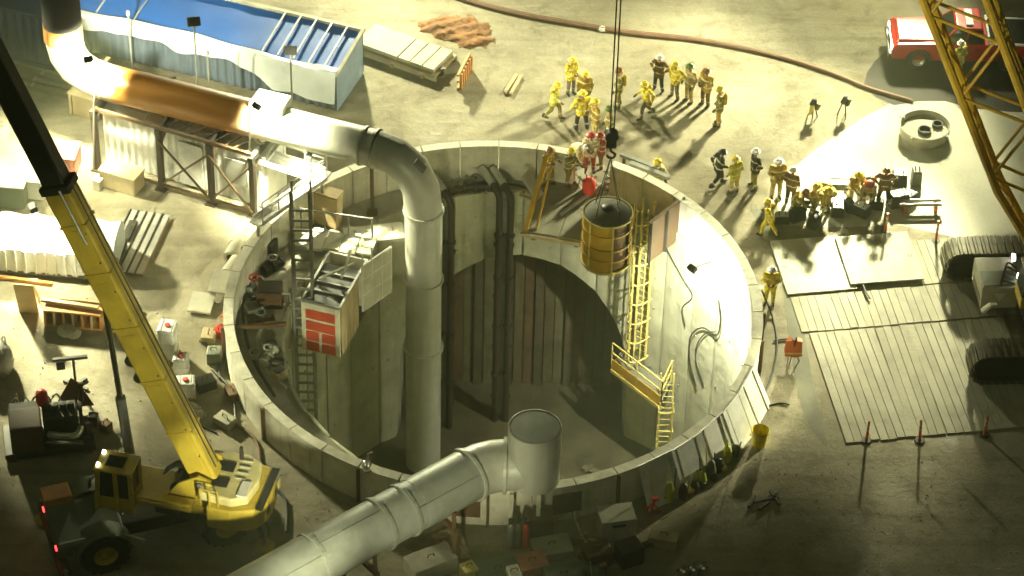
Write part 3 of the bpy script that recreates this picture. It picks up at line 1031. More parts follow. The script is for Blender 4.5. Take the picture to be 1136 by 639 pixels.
# cabinets and panels under the elbow
def cabinet(px, py, z, d, m, label, rz=0.0, cat='cabinet', name='cabinet', doors=2):
    p = W(px, py, z)
    t = thing(name, label, cat, p, rz)
    MB().box((0, 0, d[2] / 2), d).build('case', m, t, bevel=0.02)
    for k in range(doors):
        w_ = d[0] / doors
        dr = MB().box((-d[0] / 2 + w_ * (k + .5), -d[1] / 2 - 0.012, d[2] / 2), (w_ - 0.04, 0.03, d[2] - 0.12)).build('door', m, t)
        MB().box((-d[0] / 2 + w_ * (k + .5) + w_ * 0.33, -d[1] / 2 - 0.04, d[2] * 0.5), (0.03, 0.03, 0.2)).build('handle', M_grey, dr)
    MB().box((0, 0, d[2] + 0.02), (d[0] + 0.06, d[1] + 0.06, 0.05)).build('lid', m, t)
    return t
cabinet(346, 222, 0, (0.8, 0.5, 1.7), M_green, 'dark electrical cabinet below the pale duct', fy, doors=1)
cabinet(362, 246, 0, (1.15, 0.5, 1.45), M_ply, 'tan plywood cabinet beside the white gangway', fy, doors=1)
MB_p = thing('duct_prop', 'thin brown prop under the duct before its bend', 'prop', W(413, 236, 0))
MB().tube([(0, 0, -0.03), (0, 0, 3.3)], 0.075, 8).build('tube', M_brown, MB_p, smooth=40)
MB().box((0, 0, 0.03), (0.4, 0.4, 0.05)).build('base_plate', M_brown, MB_p)
MB().box((0, 0, 3.3), (0.5, 0.3, 0.06)).build('head_plate', M_brown, MB_p)
sl = thing('pale_cover_slab', 'pale slab lying on the ledge beside the shaft elbow', 'slab', W(415, 262, 0.02), R(12))
MB().box((0, 0, 0.1), (2.3, 1.0, 0.14), taper=(0.97, 0.95)).build('slab_body', M_conc2, sl, bevel=0.02)
for x_ in (-0.7, 0.7):
    MB().tube([(x_, 0, 0.16), (x_, 0.05, 0.26), (x_, 0.15, 0.26), (x_, 0.2, 0.16)], 0.02, 6).build('lifting_eye', M_rust, sl)

# ================================================================== PIPES DOWN THE FAR WALL
def riser_pair(px, name_lab, ytop):
    p = W(px, 230, 0.0)
    x = p.x
    yw = math.sqrt((SR) ** 2 - (x - SC.x) ** 2) - 0.38
    t = thing('riser_pipes', name_lab, 'pipes', (x, yw, ZF), 0)
    H = -ZF
    for s_ in (-0.2, 0.22):
        MB().tube([(s_, 0, 0.0), (s_, 0, H - 0.25)] + arc((s_, 0, H + 0.15), (s_, 0, H - 0.1), (s_ - 0.25, 0.35, H + 0.32), 4)[1:] + [(s_ - 0.75, 1.2, H + 0.55)], 0.13, 12).build('pipe', M_riser, t, smooth=40)
        MB().tube([(s_ - 0.28, 0.4, H + 0.34), (s_ - 0.72, 1.15, H + 0.54)], 0.15, 12).build('pipe_sleeve', M_silver, t, smooth=40)
        for z_ in (2.5, 5.0, 7.5, 9.6):
            MB().lathe([(0.13, -0.05), (0.19, -0.05), (0.19, 0.05), (0.13, 0.05)], 14, (s_, 0, z_)).build('coupling', M_dark, t, smooth=40)
    for z_ in (1.2, 3.8, 6.4, 9.0):
        MB().box((0, 0.16, z_), (0.8, 0.12, 0.12)).build('wall_bracket', M_dark, t)
    MB().box((0.01, 0.12, H / 2), (0.22, 0.05, H - 0.4)).build('cable_tray', M_grey, t)
    return t
riser_pair(494, 'pair of rusty riser pipes right beside the pale downpipe', 225)
riser_pair(560, 'pair of rusty riser pipes down the middle of the tunnel mouth', 205)

def hose(name, label, pts, r, m, cat='hose', n=8, steps=8, group=None):
    P = bezier(pts, steps)
    base = P[0].copy()
    o = MB().tube([p - base for p in P], r, n).build(name, m, smooth=50)
    o.location = base
    return tag(o, label, cat, group)

# bolt rings and lengthwise weld seams on the ducts
def bolt_ring(c, ax, r, n, par, org, m):
    ax = Vector(ax).normalized()
    s1 = ax.cross(Vector((0, 0, 1)))
    if s1.length < .1: s1 = Vector((1, 0, 0))
    s1.normalize()
    s2 = ax.cross(s1)
    b = MB()
    for k in range(n):
        a = 2 * math.pi * k / n
        p = Vector(c) + (s1 * math.cos(a) + s2 * math.sin(a)) * r - org
        b.bar(p - ax * .065, p + ax * .065, .03)
    tag(b.build('bolt_ring', M_duct2, par), kind='stuff')
ovb, ova = Vector((A1.x, A1.y, 0)), Vector((E2.x, E2.y, ZF))
for t_ in (0.30, 0.56, 0.66):
    bolt_ring(A0 + d1 * L1 * t_, d1, BR + .04, 20, vb, ovb, M_rust)
for q_, dd in ((A1 - d1 * 0.75, d1), (A1 + d2 * 0.6, d2)):
    bolt_ring(q_, dd, BR + .06, 20, vb, ovb, M_grey)
for z_ in (-2.3, -5.6, -9.0):
    bolt_ring(E2 + Vector((0, 0, z_)), (0, 0, 1), DR + .05, 18, va, ova, M_grey)
up1 = (Vector((0, 0, 1)) - d1 * d1.z).normalized()
sd1 = d1.cross(up1)
for (ta, tb, an) in ((0.0, .30, 50), (.30, .56, 75), (.66, .93, 40)):
    o3 = (up1 * math.sin(R(an)) + sd1 * math.cos(R(an))) * (BR + .002)
    MB().tube([A0 + d1 * L1 * ta + o3 - ovb, A0 + d1 * L1 * tb + o3 - ovb], .012, 6).build('weld_seam', M_grey, vb)
# formwork tie holes in the shaft lining and scraps on its floor
th = MB()
rh = random.Random(12)
for k in range(72):
    a = 2 * math.pi * (k + .5) / 72
    for z_ in (-1.1, -2.6, -4.1, -5.6, -7.1, -8.6):
        x, y = SC.x + (SR - .03) * math.cos(a), (SR - .03) * math.sin(a)
        t_ = arch_top(x) if y > 0 else None
        if (t_ is not None and z_ < t_ + .2) or rh.random() < .6: continue
        th.box((x, y, z_ + rh.uniform(-.05, .05)), (.06, .055, .055), rotz(a))
tag(th.build('tie_hole', M_conc, sw), kind='stuff')
for k, (x, y, a, l_) in enumerate(((1.5, 5.2, .3, 2.2), (3.0, 4.0, 1.9, 1.6), (-.5, 6.0, .9, 1.8), (4.2, 5.0, 2.6, 1.3), (2.0, 2.8, .1, 2.0))):
    t = thing('floor_plank', 'muddy plank lying on the shaft floor in front of the tunnel mouth', 'plank', (x, y, ZF), a, 'planks on the shaft floor')
    MB().box((0, 0, .06), (l_, .25, .1)).build('board', M_lag4, t)
    MB().box((l_ * .3, 0, .12), (.1, .5, .06)).build('cleat', M_lag, t)

# ================================================================== LANDING DECK AND LADDER
zd = 0.12
DA, DB, DC, DD_ = W(580, 256, zd), W(700, 276, zd), W(712, 214, zd), W(610, 190, zd)
dk = thing('landing_deck', 'steel plate landing deck jutting over the far shaft edge under the crew', 'deck', (DA.x, DA.y, 0))
ob = Vector((DA.x, DA.y, 0))
def quad_plate(a, b, c, d, th, name, m, par, org):
    q4 = [Vector(v) - org for v in (a, b, c, d)]
    MB().add([v - Vector((0, 0, th)) for v in q4] + q4, [(3, 2, 1, 0), (4, 5, 6, 7), (0, 1, 5, 4), (1, 2, 6, 5), (2, 3, 7, 6), (3, 0, 4, 7)]).build(name, m, par)
M_plate = mat('worn_deck_plate', (0.27, 0.26, 0.19), 0.6, 0.2, var=0.35, dirt=0.35)
for i in range(3):
    for j in range(2):
        g0, g1 = i / 3 + 0.004, (i + 1) / 3 - 0.004
        h0, h1 = j / 2 + 0.004, (j + 1) / 2 - 0.004
        bl = lambda u, v: DA.lerp(DB, u).lerp(DD_.lerp(DC, u), v)
        quad_plate(bl(g0, h0), bl(g1, h0), bl(g1, h1), bl(g0, h1), 0.08, 'deck_plate', M_plate, dk, ob)
MB().bar(DA - ob + Vector((-.1, -0.05, -0.12)), DB - ob + Vector((.1, -0.05, -0.12)), 0.12, 0.16).build('edge_beam', M_tan, dk)
for t_ in (0.1, 0.5, 0.9):
    p = DA.lerp(DB, t_) - ob
    MB().bar(p + Vector((0, 0, -0.25)), p + Vector((0.1, 2.4, -0.25)), 0.16, 0.24).build('bearer', M_rust, dk)
MB().bar(DA - ob + Vector((0.1, 0, 0.0)), W(607, 172, 1.6) - ob, 0.16, 0.2).build('raking_beam', M_yel2, dk)
MB().bar(DA - ob + Vector((0.5, 0.1, 0.0)), W(614, 176, 1.6) - ob, 0.08, 0.1).build('raking_beam', M_yel2, dk)
MB().bar(W(622, 238, 0.2) - ob, W(668, 205, 0.2) - ob, 0.12, 0.1).build('rail_strip', M_silver, dk)
MB().bar(W(617, 228, 0.2) - ob, W(650, 208, 0.2) - ob, 0.06, 0.1).build('rail_strip', M_grey, dk)
# brown wing plate on the right with grey return
a_, b_ = W(757, 220, 1.5), W(721, 248, 1.5)
bp_ = thing('wing_plate', 'brown steel guard plate closing the landing beside the yellow ladder', 'plate', (a_.x, a_.y, 0))
og = Vector((a_.x, a_.y, 0))
MB().bar(a_ - og + Vector((0, 0, -0.95)), b_ - og + Vector((0, 0, -0.95)), 0.06, 1.9).build('plate_sheet', M_brown, bp_)
for t_ in (0.0, 0.5, 1.0):
    p = a_.lerp(b_, t_) - og + Vector((0.05, -0.06, 0))
    MB().bar(p + Vector((0, 0, -1.9)), p + Vector((0, 0, 0.08)), 0.1).build('post', M_dark, bp_)
MB().bar(a_ - og, b_ - og, 0.12, 0.08).build('top_rail', M_rust, bp_)
c_ = W(703, 192, 1.5)
MB().bar(a_ - og + Vector((-.05, 0, -0.75)), c_ - og + Vector((0, 0, -0.75)), 0.06, 1.5).build('return_sheet', M_grey, bp_)

# yellow caged ladder with a resting platform and a lower flight
la = W(716, 240, 0.6)
dx = 5.62 - SC.x
yl = math.sqrt(SR ** 2 - dx ** 2) - 0.35
lad = thing('caged_ladder', 'yellow caged ladder down the far right shaft wall with resting platform', 'ladder', (5.62, yl, -6.6))
ang = math.atan2(yl, dx)
rl = rotz(ang - math.pi / 2)      # local -y looks into the shaft
LZ0, LZ1 = 0.1, 7.7
for s_ in (-0.26, 0.26):
    MB().bar(rl @ Vector((s_, 0.1, LZ0)), rl @ Vector((s_, 0.1, LZ1)), 0.06, 0.09).build('stile', M_lad, lad)
for k in range(22):
    z_ = LZ0 + 0.15 + k * 0.3
    MB().tube([rl @ Vector((-0.26, 0.1, z_)), rl @ Vector((0.26, 0.1, z_))], 0.02, 6).build('rung', M_lad, lad)
def hoop(z_, r_=0.40):
    pts = []
    for k in range(13):
        a = math.pi + math.pi * k / 12
        pts.append(rl @ Vector((r_ * math.cos(a), 0.05 + 0.75 * math.sin(a), z_)))
    return pts
for k in range(8):
    MB().tube(hoop(LZ0 + 0.1 + k * 0.97), 0.034, 6).build('cage_hoop', M_lad, lad, smooth=40)
for k in range(7):
    a = math.pi + math.pi * (k + 0.5) / 7
    x, y = 0.40 * math.cos(a), 0.05 + 0.75 * math.sin(a)
    MB().bar(rl @ Vector((x, y, LZ0)), rl @ Vector((x, y, LZ1)), 0.045).build('cage_strap', M_lad, lad)
# resting platform along the wall
pa, pb = Vector((4.5, 0, 0)), Vector((6.55, 0, 0))
def onwall(x, inset, z):
    d_ = x - SC.x
    return Vector((x, math.sqrt(max(0.01, SR ** 2 - d_ * d_)) - inset, z))
lo = Vector((5.62, yl, -6.6))
p1, p2, p3, p4 = onwall(4.6, 1.0, -7.0), onwall(6.5, 1.75, -7.15), onwall(6.9, 0.15, -7.15), onwall(4.95, 0.1, -7.0)
quad_plate(p1, p2, p3, p4, 0.08, 'platform_floor', M_plate, lad, lo)
MB().bar(p1 - lo + Vector((0, 0, 0.02)), p2 - lo + Vector((0, 0, 0.02)), 0.04, 0.55).build('kick_plate', M_yel2, lad)
MB().bar(p1 - lo + Vector((0, 0, -.3)), p2 - lo + Vector((0, 0, -.3)), 0.1, 0.16).build('edge_beam', M_lad, lad)
for a, b in ((p1, p2), (p2, p3)):
    for z_ in (0.6, 1.1):
        MB().bar(a - lo + Vector((0, 0, z_)), b - lo + Vector((0, 0, z_)), 0.05).build('handrail', M_lad, lad)
    for t_ in (0, .5, 1):
        p = a.lerp(b, t_) - lo
        MB().bar(p, p + Vector((0, 0, 1.1)), 0.05).build('rail_post', M_lad, lad)
p5 = onwall(6.7, 1.15, 0) - lo
for s_ in (-0.25, 0.25):
    MB().bar(Vector((p5.x + s_, p5.y, -4.3)), Vector((p5.x + s_, p5.y, 0.6)), 0.06).build('stile', M_lad, lad)
    for q_ in (-0.35, -0.7):
        MB().bar(Vector((p5.x + s_, p5.y + q_, -4.2)), Vector((p5.x + s_, p5.y + q_, -0.3)), 0.045).build('cage_strap', M_lad, lad)
for k in range(14):
    MB().tube([Vector((p5.x - .25, p5.y, -3.9 + k * .3)), Vector((p5.x + .25, p5.y, -3.9 + k * .3))], 0.02, 6).build('rung', M_lad, lad)
for k in range(4):
    z_ = -3.8 + k
    MB().tube([Vector((p5.x - .25, p5.y, z_)), Vector((p5.x - .3, p5.y - .7, z_)), Vector((p5.x + .3, p5.y - .7, z_)), Vector((p5.x + .25, p5.y, z_))], 0.03, 6).build('cage_hoop', M_lad, lad)

# ================================================================== RESCUE BUCKET ON THE HOOK
BK = Vector((3.95, 3.95, 0.75))
kx = W(673, 262, 1.9)
BK.x, BK.y = kx.x, kx.y
bk_ = thing('rescue_bucket', 'round yellow man-riding bucket with dark domed roof hanging from the hook', 'bucket', BK)
br, bh = 0.88, 2.25
MB().lathe([(0, 0), (br, 0), (br, 0.1), (br - 0.04, 0.12), (0, 0.12)], 28).build('floor', M_yel2, bk_, smooth=30)
b = MB()
for a0, a1 in ((R(-20), R(285)),):
    b.lathe([(br, 0.08), (br, bh), (br - 0.03, bh), (br - 0.03, 0.08)], 30, a0=a0 - R(5), a1=a1)
b.build('wall', M_yel2, bk_, smooth=30)
b = MB().lathe([(br - 0.10, 0.12), (br - 0.10, bh - 0.15)], 8, a0=R(285), a1=R(335))
b.build('doorway_shade_panel', M_rust, bk_, smooth=30)  # brown inner panel paints the dark inside of the open doorway
for z_ in (0.12, 0.62, 1.12, 1.75, bh):
    MB().lathe([(br, -0.035), (br + 0.05, -0.035), (br + 0.05, 0.035), (br, 0.035)], 30, (0, 0, z_)).build('band', M_lad if z_ in (0.12, bh) else M_yel2, bk_, smooth=30)
for a in (R(225), R(283), R(337), R(60), R(150)):
    MB().bar((br * 1.02 * math.cos(a), br * 1.02 * math.sin(a), 0), (br * 1.02 * math.cos(a), br * 1.02 * math.sin(a), bh + .05), 0.07).build('upright', M_lad, bk_)
M_roof = mat('olive_bucket_roof', (0.16, 0.15, 0.10), 0.8, var=0.3, dirt=0.3)
MB().lathe([(0.24, bh + 0.22), (0.5, bh + 0.17), (br - 0.05, bh + 0.02), (br + 0.03, bh - 0.02), (br + 0.03, bh - 0.07)], 30).build('roof', M_roof, bk_, smooth=50)
MB().lathe([(0.24, bh + 0.24), (0.2, bh + 0.27), (0.1, bh + 0.3), (0, bh + 0.31)], 20).build('roof_hatch', M_dark, bk_, smooth=50)
HK = BK + Vector((0, 0, 5.55))
b = MB()
for a in (R(45), R(135), R(225), R(315)):
    pt_ = Vector((0.62 * math.cos(a), 0.62 * math.sin(a), bh + 0.12))
    o = MB().tube([pt_, (0, 0, 4.75)], 0.018, 6).build('sling', M_dark, bk_)

# hook block and hoist rope belong to the crawler crane (built below)

# ================================================================== WHITE/BLUE TROUGH, CONTAINERS (top left)
T0, T1 = W(374, 124, 0), W(38, 44, 0)
tu = (T1 - T0).normalized()
ty = math.atan2(tu.y, tu.x)
TH, TW_, TL = 1.75, 2.7, (T1 - T0).length
tk = thing('covered_trough', 'long open trough lined with blue tarpaulin and draped in white sheeting', 'trough', T0, ty + math.pi)
# local x runs back along -tu (so x<0 goes left in the picture); y away from camera
def wavy_sheet(u0, u1, f0, f1, nu, nv, amp, seed):
    rnd = random.Random(seed)
    ph = [rnd.uniform(0, 6.28) for _ in range(8)]
    vs, fs = [], []
    for i in range(nu + 1):
        for j in range(nv + 1):
            u, v = i / nu, j / nv
            p = Vector(f0(u)).lerp(Vector(f1(u)), v)
            w = amp * (math.sin(u * 23 + ph[0] + 3 * v) * .5 + math.sin(u * 51 + ph[1] - 4 * v) * .3 + math.sin(v * 9 + u * 14 + ph[2]) * .3)
            vs.append(p + Vector((0, w * 0.7, w)))
    for i in range(nu):
        for j in range(nv):
            a = i * (nv + 1) + j
            fs.append((a, a + nv + 1, a + nv + 2, a + 1))
    b = MB()
    b.add(vs, fs)
    return b
def drape(nu, nv):
    vs, fs = [], []
    for i in range(nu + 1):
        u = i / nu
        drop = 1.35 if u < .2 else 1.35 - 0.85 * min(1, (u - .2) / .14)
        drop += 0.10 * math.sin(u * 17) + 0.05 * math.sin(u * 41)
        for j in range(nv + 1):
            v = j / nv
            x = -TL * u
            if v < .3:
                p = Vector((x, 0.28 - 0.1 * math.sin(u * 9) - (0.36 - 0.1 * math.sin(u * 9)) * v / .3, TH + 0.14 + 0.03 * math.sin(u * 30 + v * 9)))
            else:
                w = (v - .3) / .7
                fold = 0.10 * w * (0.6 + 0.5 * math.sin(u * 61 + 2 * w) + 0.4 * math.sin(u * 27 + 1))
                p = Vector((x, -0.10 - fold, TH + 0.12 - drop * w))
            vs.append(p)
    for i in range(nu):
        for j in range(nv):
            a = i * (nv + 1) + j
            fs.append((a, a + nv + 1, a + nv + 2, a + 1))
    return MB().add(vs, fs)
corrugated(-TL, 0, 0.05, TH, 0.0, 0.36, 0.07).build('near_wall', M_greybox, tk)
corrugated(-TL, 0, 0.05, TH + 0.3, TW_, 0.36, 0.07).build('far_wall', M_greybox, tk)
MB().add([(0, 0, 0), (0, TW_, 0), (0, TW_, TH + 0.32), (0, 0, TH)], [(0, 1, 2, 3)]).build('end_wall', mat('blue_white_sheet', (0.30, 0.40, 0.55), 0.6), tk)
wavy_sheet(0, 1, lambda u: (-TL * u, 0.05, TH - 0.05), lambda u: (-TL * u, TW_ - 0.05, TH + 0.3), 60, 10, 0.025, 3).build('blue_liner', M_blue, tk, smooth=60)
drape(90, 14).build('white_sheet', M_whitetarp, tk, smooth=60)
MB().bar((-TL, TW_ + .04, TH + 0.36), (0.05, TW_ + .04, TH + 0.36), 0.16, 0.12).build('far_coping', M_conc2, tk)
MB().bar((0.02, -.05, TH + 0.05), (0.02, TW_ + .1, TH + 0.38), 0.14, 0.12).build('end_coping', M_conc2, tk)
for k in range(5):
    x = -0.62 - k * 0.66
    MB().bar((x, 0.3, TH + 0.10), (x, TW_, TH + 0.40), 0.06, 0.06).build('tie_rib', M_white, tk)
for x in (-8.8, -10.4):
    MB().bar((x, 0.3, TH + 0.12), (x, TW_, TH + 0.40), 0.06, 0.06).build('tie_rib', M_silver, tk)

cb = W(62, 78, 0)
ct = thing('blue_shipping_container', 'dark blue corrugated shipping container at the end of the covered trough', 'container', cb, ty + math.pi)
corrugated(-6.0, 0, 0.12, 2.5, 0.0, 0.40, 0.08).build('side_wall', M_bluebox, ct)
corrugated(-6.0, 0, 0.12, 2.5, 2.4, 0.40, 0.08).build('side_wall', M_bluebox, ct)
MB().box((0, 1.2, 1.3), (0.06, 2.4, 2.4)).build('end_wall', M_bluebox, ct)
MB().box((-3, 1.22, 2.52), (6.0, 2.46, 0.08)).build('roof', M_bluebox, ct)
for z_ in (0.1, 2.5):
    MB().bar((-6, -0.04, z_), (0.03, -0.04, z_), 0.1, 0.14).build('rail', M_bluebox, ct)
for x in (-0.03, -2.6, -3.1):
    MB().bar((x, -0.08, 0.1), (x, -0.08, 2.5), 0.09).build('corner_post', M_dark, ct)
for k in range(3):
    z_ = 0.25 + k * 0.0
for k, (px, py) in enumerate(((70, 92), (62, 98), (60, 104))):
    t = thing('timber_beam', 'long dark timber beam lying in front of the blue container', 'beam', W(px, py, 0), ty + math.pi + R(2 * k - 2), 'dark beams by the blue container')
    MB().box((-1.5, 0, 0.12), (5.0, 0.24, 0.22), Matrix.Rotation(R(0.4), 3, 'Y')).build('beam_body', M_lag, t, bevel=0.02)
    MB().box((-0.9, 0, 0.235), (0.08, 0.26, 0.02)).build('strap', M_grey, t)

# ---- lamp poles among the sheds
def pole_lamp(px, py, zt, tgt, power, lab, size=100, w=0.5):
    top = W(px, py, zt)
    return work_light(px, py, zt, tgt, power, lab, pole_to=(top.x, top.y, 0.0), size=size, w=w)
pole_lamp(322, 56, 4.6, W(325, 60, 1.6), 220, 'black floodlight on a pole in front of the blue liner with white ribs', 100)
pole_lamp(215, 24, 4.6, W(205, 34, 1.6), 260, 'black floodlight on a tall pole above the plain blue liner', 100)
work_light(98, 66, 6.0, E1 + dv * 0.55 + Vector((0, 0, 0.3)), 9000, 'black work light shining on the duct elbow by the riser', pole_to=W(104, 190, 0.0), arm=[W(104, 66, 5.6)], size=125, w=0.34)
work_light(285, 118, 5.4, E1 + dv * 8.8 + Vector((0, 0, -0.1)), 8000, 'black work light on a thin pole shining on the duct middle', pole_to=W(277, 205, 0.6), arm=[W(277, 124, 5.2)], size=125, w=0.34)
work_light(344, 170, 3.1, W(330, 225, 0.6), 120, 'work light added under the duct to brighten the shed and gangway', pole_to=W(346, 205, 1.75), size=150, w=0.26)  # added lamp, lifts the shed and gangway
for (px, py, h_) in ((145, 56, 3.0), (233, 110, 3.4)):
    t = thing('antenna_pole', 'thin grey pole standing against the %s' % ('white sheeting of the trough' if px < 200 else 'dark stretch of the duct'), 'pole', W(px, py, 1.0) * 1.0)
    MB().tube([(0, 0, -1.0), (0, 0, h_ - 1.2)], 0.035, 8).build('tube', M_silver, t, smooth=40)
    MB().lathe([(0, .12), (.07, .08), (.07, -.08), (0, -.1)], 8, (0, 0, h_ - 1.2)).build('cap', M_white, t)

# ---- crates and boxes beside the shed
def crate(px, py, d, m, label, rz=0.0, cat='crate', name='crate', z=0.0, lidm=None, battens=True, group=None):
    t = thing(name, label, cat, W(px, py, z), rz, group)
    MB().box((0, 0, d[2] / 2), d).build('body', m, t, bevel=0.015)
    MB().box((0, 0, d[2] + 0.025), (d[0] + 0.07, d[1] + 0.07, 0.06)).build('lid', lidm or m, t, bevel=0.01)
    if battens:
        for x in (-d[0] / 2 + 0.1, d[0] / 2 - 0.1):
            MB().box((x, -d[1] / 2 - 0.018, d[2] / 2), (0.1, 0.035, d[2] - 0.04)).build('batten', m, t)
    for y in (-d[1] * 0.3, d[1] * 0.3):
        MB().box((0, y, -0.0), (d[0] * 0.98, 0.1, 0.05)).build('skid', M_wood, t)
    return t
crate(136, 206, (1.5, 0.8, 0.75), M_tan, 'large tan tool chest in front of the white corrugated shed', fy)
crate(110, 208, (0.3, 0.4, 0.42), M_conc2, 'little pale block beside the tan tool chest', fy, battens=False, cat='block', name='block')
crate(97, 124, (1.15, 0.8, 0.95), M_tan, 'tan box tucked under the bright duct elbow', fy)
crate(66, 186, (1.5, 1.1, 0.85), M_pink, 'faded red site box beside the black boom section', R(-6), cat='box', name='site_box')
crate(38, 198, (1.0, 0.9, 0.7), M_tan, 'tan wooden box between the red site box and the green bin', R(-4))
crate(8, 220, (1.6, 1.1, 0.95), M_green, 'grey-green steel bin with pale lid near the white covered trailer', R(-5), cat='bin', name='bin', lidm=M_conc2)
crate(36, 214, (1.1, 0.8, 0.8), M_conc2, 'pale box standing next to the grey-green bin', R(-5), cat='box', name='site_box')
mound('sand_heap', [(-6, 142), (6, 135), (14, 142), (8, 154), (-8, 158)], 0.3, mat('grey_sand', (0.25, 0.24, 0.19), 0.95, bump=0.6), 'small grey heap of sand left of the black boom', 'soil', 9)

# ---- white covered trailer and ribbed panels, brightly lit
tr0 = W(-20, 305, 0)
wt = thing('covered_trailer', 'white sheeted flat trailer glaring under its own work light', 'trailer', tr0, R(-5))
TLn = 4.9
prof = [(0, 0.0), (0.06, 0.95), (0.55, 1.35), (1.1, 1.45), (1.7, 1.35), (2.15, 0.95), (2.2, 0.0)]
nx = 36
vs, fs = [], []
for i in range(nx + 1):
    x = TLn * i / nx
    for (y, z) in prof:
        vs.append((x, y + 0.02 * math.sin(i * 1.9 + y * 3), 0.3 + z * (1 + 0.04 * math.sin(i * 0.8 + y * 2)) + 0.0))
k_ = len(prof)
for i in range(nx):
    for j in range(k_ - 1):
        a = i * k_ + j
        fs.append((a, a + k_, a + k_ + 1, a + 1))
fs.append(tuple(range(k_)))
fs.append(tuple(nx * k_ + j for j in reversed(range(k_))))
MB().add(vs, fs).build('sheet_cover', M_whitetarp, wt, smooth=40)
for i in range(13):
    x = 0.2 + i * 0.37
    MB().bar((x, -0.03, 0.3), (x, 0.03, 1.2), 0.05, 0.05).build('cover_rib', M_white, wt)
MB().box((TLn / 2, 1.1, 0.27), (TLn + 0.1, 2.2, 0.14)).build('flatbed', M_dark, wt)
for x in (1.0, 1.9, 3.9):
    for y in (0.25, 1.95):
        MB().lathe([(0, -.12), (.3, -.12), (.3, .12), (0, .12)], 16, (x, y, 0.3), Matrix.Rotation(R(90), 3, 'X')).build('wheel', M_black, wt, smooth=40)
work_light(37, 231, 3.2, W(60, 275, 1.2), 1500, 'black work light shining down on the white covered trailer', pole_to=W(37, 231, 3.2) + Vector((0.1, 0.5, -3.2)), size=140, w=0.40)

# ribbed roof sheets stacked flat
rs0 = W(150, 300, 0)
rsy = yaw_of(W(137, 303, 0), W(168, 238, 0))
rb = thing('roof_sheet_stack', 'stack of ribbed galvanised roof sheets beside the white covered trailer', 'sheet stack', W(152, 271, 0), rsy)
MB().box((0, 0, 0.05), (3.3, 1.5, 0.1)).build('packing', M_wood, rb)
for k in range(5):
    y = -0.62 + k * 0.31
    MB().box((0.0, y, 0.125), (3.5, 0.24, 0.05)).build('sheet_pan', M_silver, rb)
    MB().box((0.0, y + 0.155, 0.14), (3.5, 0.05, 0.10)).build('sheet_rib', M_dark, rb)
MB().box((0.45, 0.42, 0.22), (1.1, 0.3, 0.12)).build('offcut', M_dark, rb)

# ---- orange crate rack and pale boards
rk = thing('timber_rack', 'orange-brown timber rack with open compartments below the crane boom', 'rack', W(84, 358, 0), R(-6))
for z_ in (0.06, 0.72):
    MB().box((0, 0, z_), (2.1, 0.7, 0.08)).build('shelf', M_pallet, rk)
for k in range(7):
    MB().box((-1.02 + k * 0.34, -0.02, 0.38), (0.09, 0.66, 0.62)).build('divider', M_ply if k % 2 else M_pallet, rk)
MB().box((0, 0.33, 0.38), (2.0, 0.04, 0.6)).build('back_board', M_brown, rk)
MB().bar((-1.2, 0.1, 0.86), (0.9, -0.05, 0.86), 0.14, 0.1).build('loose_board', M_ply, rk)
MB().bar((-0.6, 0.3, 0.83), (1.0, 0.26, 0.83), 0.1, 0.07).build('loose_board', M_wood, rk)
bd = thing('leaning_board', 'upright pale plywood board left of the timber rack', 'board', W(31, 350, 0), R(-6))
MB().box((0, 0, 0.8), (0.72, 0.06, 1.65), Matrix.Rotation(R(12), 3, 'X')).build('sheet', M_ply, bd)
MB().bar((0.25, 0.22, 1.2), (0.25, 0.75, 0.02), 0.06).build('prop', M_wood, bd)
MB().bar((-0.25, 0.22, 1.2), (-0.25, 0.75, 0.02), 0.06).build('prop', M_wood, bd)
bm = thing('long_batten', 'long orange-brown batten lying across the ground behind the timber rack', 'batten', W(20, 312, 0.0), R(-9))
MB().box((0, 0, 0.08), (2.6, 0.14, 0.14)).build('batten_body', M_pallet, bm)
MB().box((0.6, 0.0, 0.165), (0.3, 0.16, 0.02)).build('cleat', M_ply, bm)
for (px, py, s_) in ((62, 345, 0.3), (74, 369, 0.35), (82, 372, 0.28)):
    t = thing('cement_sack', 'slumped pale cement sack on the ground in front of the timber rack', 'sack', W(px, py, 0), random.uniform(0, 3), 'cement sacks by the rack')
    MB().lathe([(0, 0), (s_ * .8, 0.0), (s_, 0.08), (s_ * .85, 0.2), (s_ * .3, 0.26), (0, 0.26)], 12).build('sack_body', M_conc2, t, smooth=60)
    MB().bar((-s_ * .5, 0, .25), (s_ * .5, 0.05, .25), 0.1, 0.05).build('sack_seam', M_tan, t)
bag = thing('bulk_bag', 'big grey bulk bag slumped on the lit ground', 'bag', W(-6, 410, 0), 0.2)
MB().lathe([(0, 0), (0.62, 0), (0.72, 0.35), (0.66, 0.8), (0.5, 1.05), (0.25, 1.15), (0, 1.12)], 18).build('bag_body', M_grey, bag, smooth=60)
for k in range(4):
    a = k * math.pi / 2 + .5
    MB().tube(arc((0.55 * math.cos(a), 0.55 * math.sin(a), 1.6), (0.5 * math.cos(a - .3), .5 * math.sin(a - .3), 1.0), (.5 * math.cos(a + .3), .5 * math.sin(a + .3), 1.0), 5), 0.03, 6).build('loop', M_white, bag)

